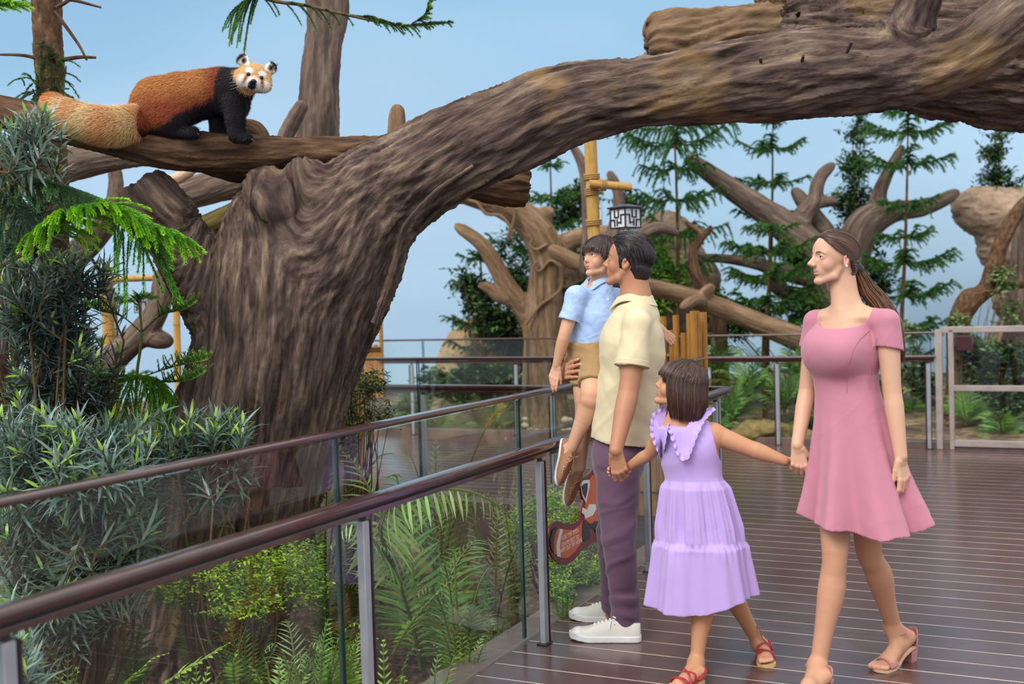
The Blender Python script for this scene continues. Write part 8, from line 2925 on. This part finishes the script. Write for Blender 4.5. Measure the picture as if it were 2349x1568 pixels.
        V = np.array(rows).reshape(-1, 3)
        Fq = [[4 * i + j, 4 * i + (j + 1) % 4, 4 * i + 4 + (j + 1) % 4, 4 * i + 4 + j] for i in range(16) for j in range(4)] + [[0, 1, 2, 3], [67, 66, 65, 64]]
        MB().add(V, Fq).build('toe_band', SU, so)
        for k in range(3):
            a = (-.9, -.3, .4)[k] + .5
            e = -d * math.cos(a) + s_ * -math.sin(a)
            mb = MB(); p = hlp + d * .004 + e * .0335 + Z * (.012 + .012 * k)
            tq = nrm(np.cross(Z, e))
            for b in range(5):
                an_ = b * 2 * math.pi / 5; dd = tq * math.cos(an_) + Z * math.sin(an_)
                mb.ball(p + dd * .0045, (.0035, .0035, .0035), seg=8, rings=5)
            mb.build('embroidered_flower', FLO, hc)
    return t

# ------------------------------------------------------------------ red panda on the log
def red_panda():
    J = at
    Y0 = 5.50
    k_ = Y0 / FPX
    t = thing('red_panda', 'red panda with a bushy banded tail standing on the dark log, looking at the visitors', 'red panda', J(420, 312, Y0))
    lo, hi = bounds([J(90, 200, 5.2), J(650, 110, 5.3), J(600, 340, 5.3), J(100, 345, 5.6), J(400, 200, 5.75)], .04)
    lo[1] = 5.08; hi[1] = 5.80
    B = Body(Y0, lo, hi, .0055, [])
    F = B.F
    r = lambda v: v * k_
    F.chain([J(338, 268, Y0), J(366, 244, Y0), J(415, 228, Y0), J(465, 216, Y0), J(505, 207, Y0)], [r(44), r(64), r(58), r(52), r(48)], .02)
    F.cone(J(505, 206, Y0), J(548, 196, Y0 - .04), r(45), r(38), .03)
    F.cone(J(520, 215, Y0), J(538, 240, Y0 - .02), r(42), r(34), .03)
    for dy in (-.075, .085):
        F.ball(J(380, 262, Y0 + dy), (r(62), r(36), r(48)), k=.03)
        F.cone(J(375, 285, Y0 + dy), J(398, 297, Y0 + dy), r(24), r(18), .02); F.cone(J(398, 299, Y0 + dy), J(444, 304, Y0 + dy - .01), r(15), r(13), .01)
    for (x0, x1, x2, dy) in ((538, 541, 545, -.075), (508, 503, 500, .065)):
        F.chain([J(x0, 232, Y0 + dy * .8), J(x1, 275, Y0 + dy), J(x2, 308, Y0 + dy)], [r(27), r(20), r(17)], .012)
        F.cone(J(x2, 311, Y0 + dy), J(x2 + 24, 317, Y0 + dy - .015), r(15), r(11), .008)
    # head
    f = nrm([.22, -.96, -.16]); o = J(584, 178, Y0 - .09)
    R = basis(f, (.26, 0, 1))
    P = lambda x, y, z: o + R @ np.array([x, y, z])
    F.ball(P(-.01, 0, 0), (.072, .078, .066), R, k=.02)
    for s in (1, -1):
        F.ball(P(.01, s * .045, -.022), (.05, .040, .036), R, k=.02)
        F.ball(P(-.012, s * .062, .060), (.014, .029, .036), R @ rotz(s * .3) @ axang((1, 0, 0), -s * .55), k=.008)
        F.ball(P(.008, s * .064, .064), (.012, .018, .024), R @ axang((1, 0, 0), -s * .55), k=.004, op='sub')
    F.ball(P(.050, 0, -.026), (.040, .030, .026), R, k=.018)
    F.ball(P(.046, 0, -.046), (.030, .024, .014), R, k=.012)
    # tail
    tp = [J(338, 270, Y0 - .03), J(300, 283, 5.36), J(248, 290, 5.27), J(195, 280, 5.25), J(155, 264, 5.26), J(118, 236, 5.30)]
    tr = [r(26), r(34), r(37), r(34), r(29), r(18)]
    TP, TR = spline(tp, 26, tr)
    F.chain(TP, TR, .012)
    V, Fc = F.mesh(); V = relax(V, Fc, 3)
    N = vnormals(V, Fc)
    # colour by region
    org = J(420, 228, Y0)
    x = (V[:, 0] - org[0]) / k_; z = -(V[:, 2] - org[2]) / k_ + .03 * x   # picture-like body axes: x to the head, z down
    GOLD, RUST, BLACK, CREAM = C3(182, 118, 64), C3(146, 70, 42), C3(32, 28, 34), C3(224, 192, 140)
    nz = pn(V * 30) * 8 + pn(V * 90) * 4
    c = np.tile(GOLD, (len(V), 1))

    def mix(c, w, col): w = np.clip(w, 0, 1)[:, None]; return c * (1 - w) + np.asarray(col) * w
    c = mix(c, (z + nz + 18) / 40, RUST)
    c = mix(c, (x + nz - 52) / 30, RUST)
    bl = np.interp(x, [-90, -60, -20, 20, 55, 85, 92, 100, 130], [72, 66, 54, 26, 12, 0, -40, -70, -90])
    c = mix(c, (z + nz * .7 - bl) / 12, BLACK)
    # tail colours
    D = np.linalg.norm(V[:, None] - TP[None], axis=2) - TR[None]
    j = D.argmin(1); s_ = j / 25.
    tm = np.clip((.10 - D.min(1) * 6), 0, 1) * 0 + ((x < -76) & (D.min(1) < .02))
    band = .5 + .5 * np.cos(s_ * 26)
    tc = CREAM[None] * (1 - .55 * band[:, None]) + C3(204, 116, 60)[None] * .55 * band[:, None]
    tc = tc * (1 - np.clip((s_ - .75) * 3, 0, 1)[:, None]) + C3(206, 120, 72)[None] * np.clip((s_ - .75) * 3, 0, 1)[:, None]
    w = np.clip(s_ * 9 - .6, 0, 1) * tm
    c = c * (1 - w[:, None]) + tc * w[:, None]
    # face
    L = (V - o) @ R
    hd = (np.linalg.norm((L - [0, 0, .01]) / [.09, .098, .098], axis=1) < 1.0) & (L[:, 0] > -.055)
    fc = np.tile(C3(206, 164, 112), (len(V), 1))
    WHT = C3(240, 236, 228)
    ay = np.abs(L[:, 1])
    fc = mix(fc, 2.2 - 1.6 * np.sqrt(((L[:, 0] - .065) / .05) ** 2 + (L[:, 1] / .040) ** 2 + ((L[:, 2] + .038) / .034) ** 2), WHT)
    fc = mix(fc, 2.4 - 2 * np.sqrt(((ay - .050) / .026) ** 2 + ((L[:, 2] + .030) / .030) ** 2), WHT)
    fc = mix(fc, 2.6 - 2 * np.sqrt(((ay - .030) / .017) ** 2 + ((L[:, 2] - .024) / .013) ** 2), WHT)
    fc = mix(fc, 2.2 - 2 * np.sqrt(((ay - (.036 + (-.005 - L[:, 2]) * .25)) / .010) ** 2 + ((L[:, 2] + .020) / .026) ** 2), C3(158, 78, 36))
    ear = (L[:, 2] > .045) & (ay > .036)
    fc[ear] = WHT
    fc = mix(fc, np.where(ear, 1.9 - 1.9 * np.sqrt(((ay - .063) / .016) ** 2 + ((L[:, 2] - .062) / .020) ** 2) - np.where(L[:, 0] < -.006, 3, 0), 0), C3(44, 34, 34))
    fc = mix(fc, np.where(L[:, 0] < -.03, 1.0, 0) * np.where(ear, 0, 1), RUST)
    c[hd] = fc[hd]
    c = np.clip(c, 0, 1)
    FURB = mat_col('fur_base', 0.9, 0.1)
    MB().add(V, Fc, c).build('body', FURB, t)
    # fur
    A = np.linalg.norm(np.cross(V[Fc[:, 2]] - V[Fc[:, 0]], V[Fc[:, 3]] - V[Fc[:, 1]]), axis=1)
    n = 90000
    pr = A / A.sum()
    q = rs.choice(len(Fc), n, p=pr)
    uv = rs.random((n, 2))
    Bp = V[Fc[q, 0]] * ((1 - uv[:, :1]) * (1 - uv[:, 1:])) + V[Fc[q, 1]] * (uv[:, :1] * (1 - uv[:, 1:])) + V[Fc[q, 2]] * (uv[:, :1] * uv[:, 1:]) + V[Fc[q, 3]] * ((1 - uv[:, :1]) * uv[:, 1:])
    Nn = nrm(N[Fc[q]].mean(1)); ci = c[Fc[q]].mean(1); hq = hd[Fc[q, 0]]; tq = w[Fc[q, 0]] > .3
    flow = np.tile(nrm([-.85, 0, -.45]), (n, 1)); flow[tq] = nrm([-.9, 0, -.15])
    Lq = (Bp - o) @ R
    fl2 = nrm(Lq * [0.2, 1, 1] + [-.03, 0, .0]) @ R.T
    flow[hq] = fl2[hq]
    flow = flow - Nn * (flow * Nn).sum(1, keepdims=True); flow = flow / np.maximum(np.linalg.norm(flow, axis=1, keepdims=True), .25)
    d = nrm(flow * .9 + Nn * np.where(tq, .75, np.where(hq, .45, .5))[:, None] + .22 * rs.normal(size=(n, 3)))
    ln = np.where(tq, .030, np.where(hq, .010, .019)) * rs.uniform(.6, 1.25, n)
    erq = hq & (Lq[:, 2] > .05); ln[erq] *= .8
    near_eye = hq & (Lq[:, 0] > .03)
    ln[near_eye] *= .6
    wd = np.where(hq, .0007, .0011)[:, None] * nrm(np.cross(d, Nn))
    mid = Bp + d * (ln * .55)[:, None] ; tip = Bp + nrm(d + flow * .35 + [0, 0, -.12]) * ln[:, None]
    Vf = np.stack([Bp - wd, Bp + wd, mid + wd * .8, mid - wd * .8, tip], 1).reshape(-1, 3)
    b = np.arange(n)[:, None] * 5
    cf = np.clip(ci * rs.uniform(.75, 1.25, (n, 1)), 0, 1)
    mb = MB().add(Vf, b + np.array([[0, 1, 2, 3]]), np.repeat(cf, 5, 0))
    mb.f3.append(b + np.array([[3, 2, 4]])); mb.m3.append(np.zeros(n, int))
    FUR = mat_col('fur', 0.7, 0.25)
    mb.build('fur', FUR, t, smooth=False)
    DK = mat('panda_nose', C(16, 14, 16), 0.25)
    for s in (1, -1):
        mb = MB(); mb.ball(P(.0575, s * .0305, .006), .0095, seg=16, rings=10); mb.build('eye', DK, t)
    mb = MB(); mb.ball(P(.094, 0, -.020), (.010, .0135, .0105), R, seg=16, rings=10); mb.build('nose', DK, t)
    mb = MB(); mb.tube(spline([P(.074, .020, -.046), P(.086, .010, -.043), P(.089, 0, -.040), P(.086, -.010, -.043), P(.074, -.020, -.046)], 20), .0016, 5); mb.build('mouth', DK, t)
    CL = mat('panda_claw', C(96, 84, 78), 0.4)
    WK = mat('whisker', C(236, 232, 226), 0.4)
    for s in (1, -1):
        for k in range(6):
            a = P(.068, s * .022, -.030 - .003 * k)
            e = a + R @ np.array([.01 - .01 * k, s * (.085 - .006 * (k % 3)), .022 - .012 * k])
            mb = MB(); mb.tube(spline([a, (a + e) / 2 + Z * .004, e], 10), np.linspace(.0007, .00025, 10), 4); mb.build('whisker', WK, t)
    for (x2, y, dy) in ((569, 318, -.09), (524, 316, .05), (444, 305, -.085)):
        for k in range(4):
            p = J(x2 + 3 * k - 2, y, Y0 + dy + .008 * (1.5 - k) - .008)
            mb = MB(); mb.tube(spline([p, p + np.array([.008, -.002, -.004]), p + np.array([.012, -.003, -.012])], 8), np.linspace(.0022, .0006, 8), 6); mb.build('claw', CL, t)


man()
boy()
girl()
woman()
red_panda()
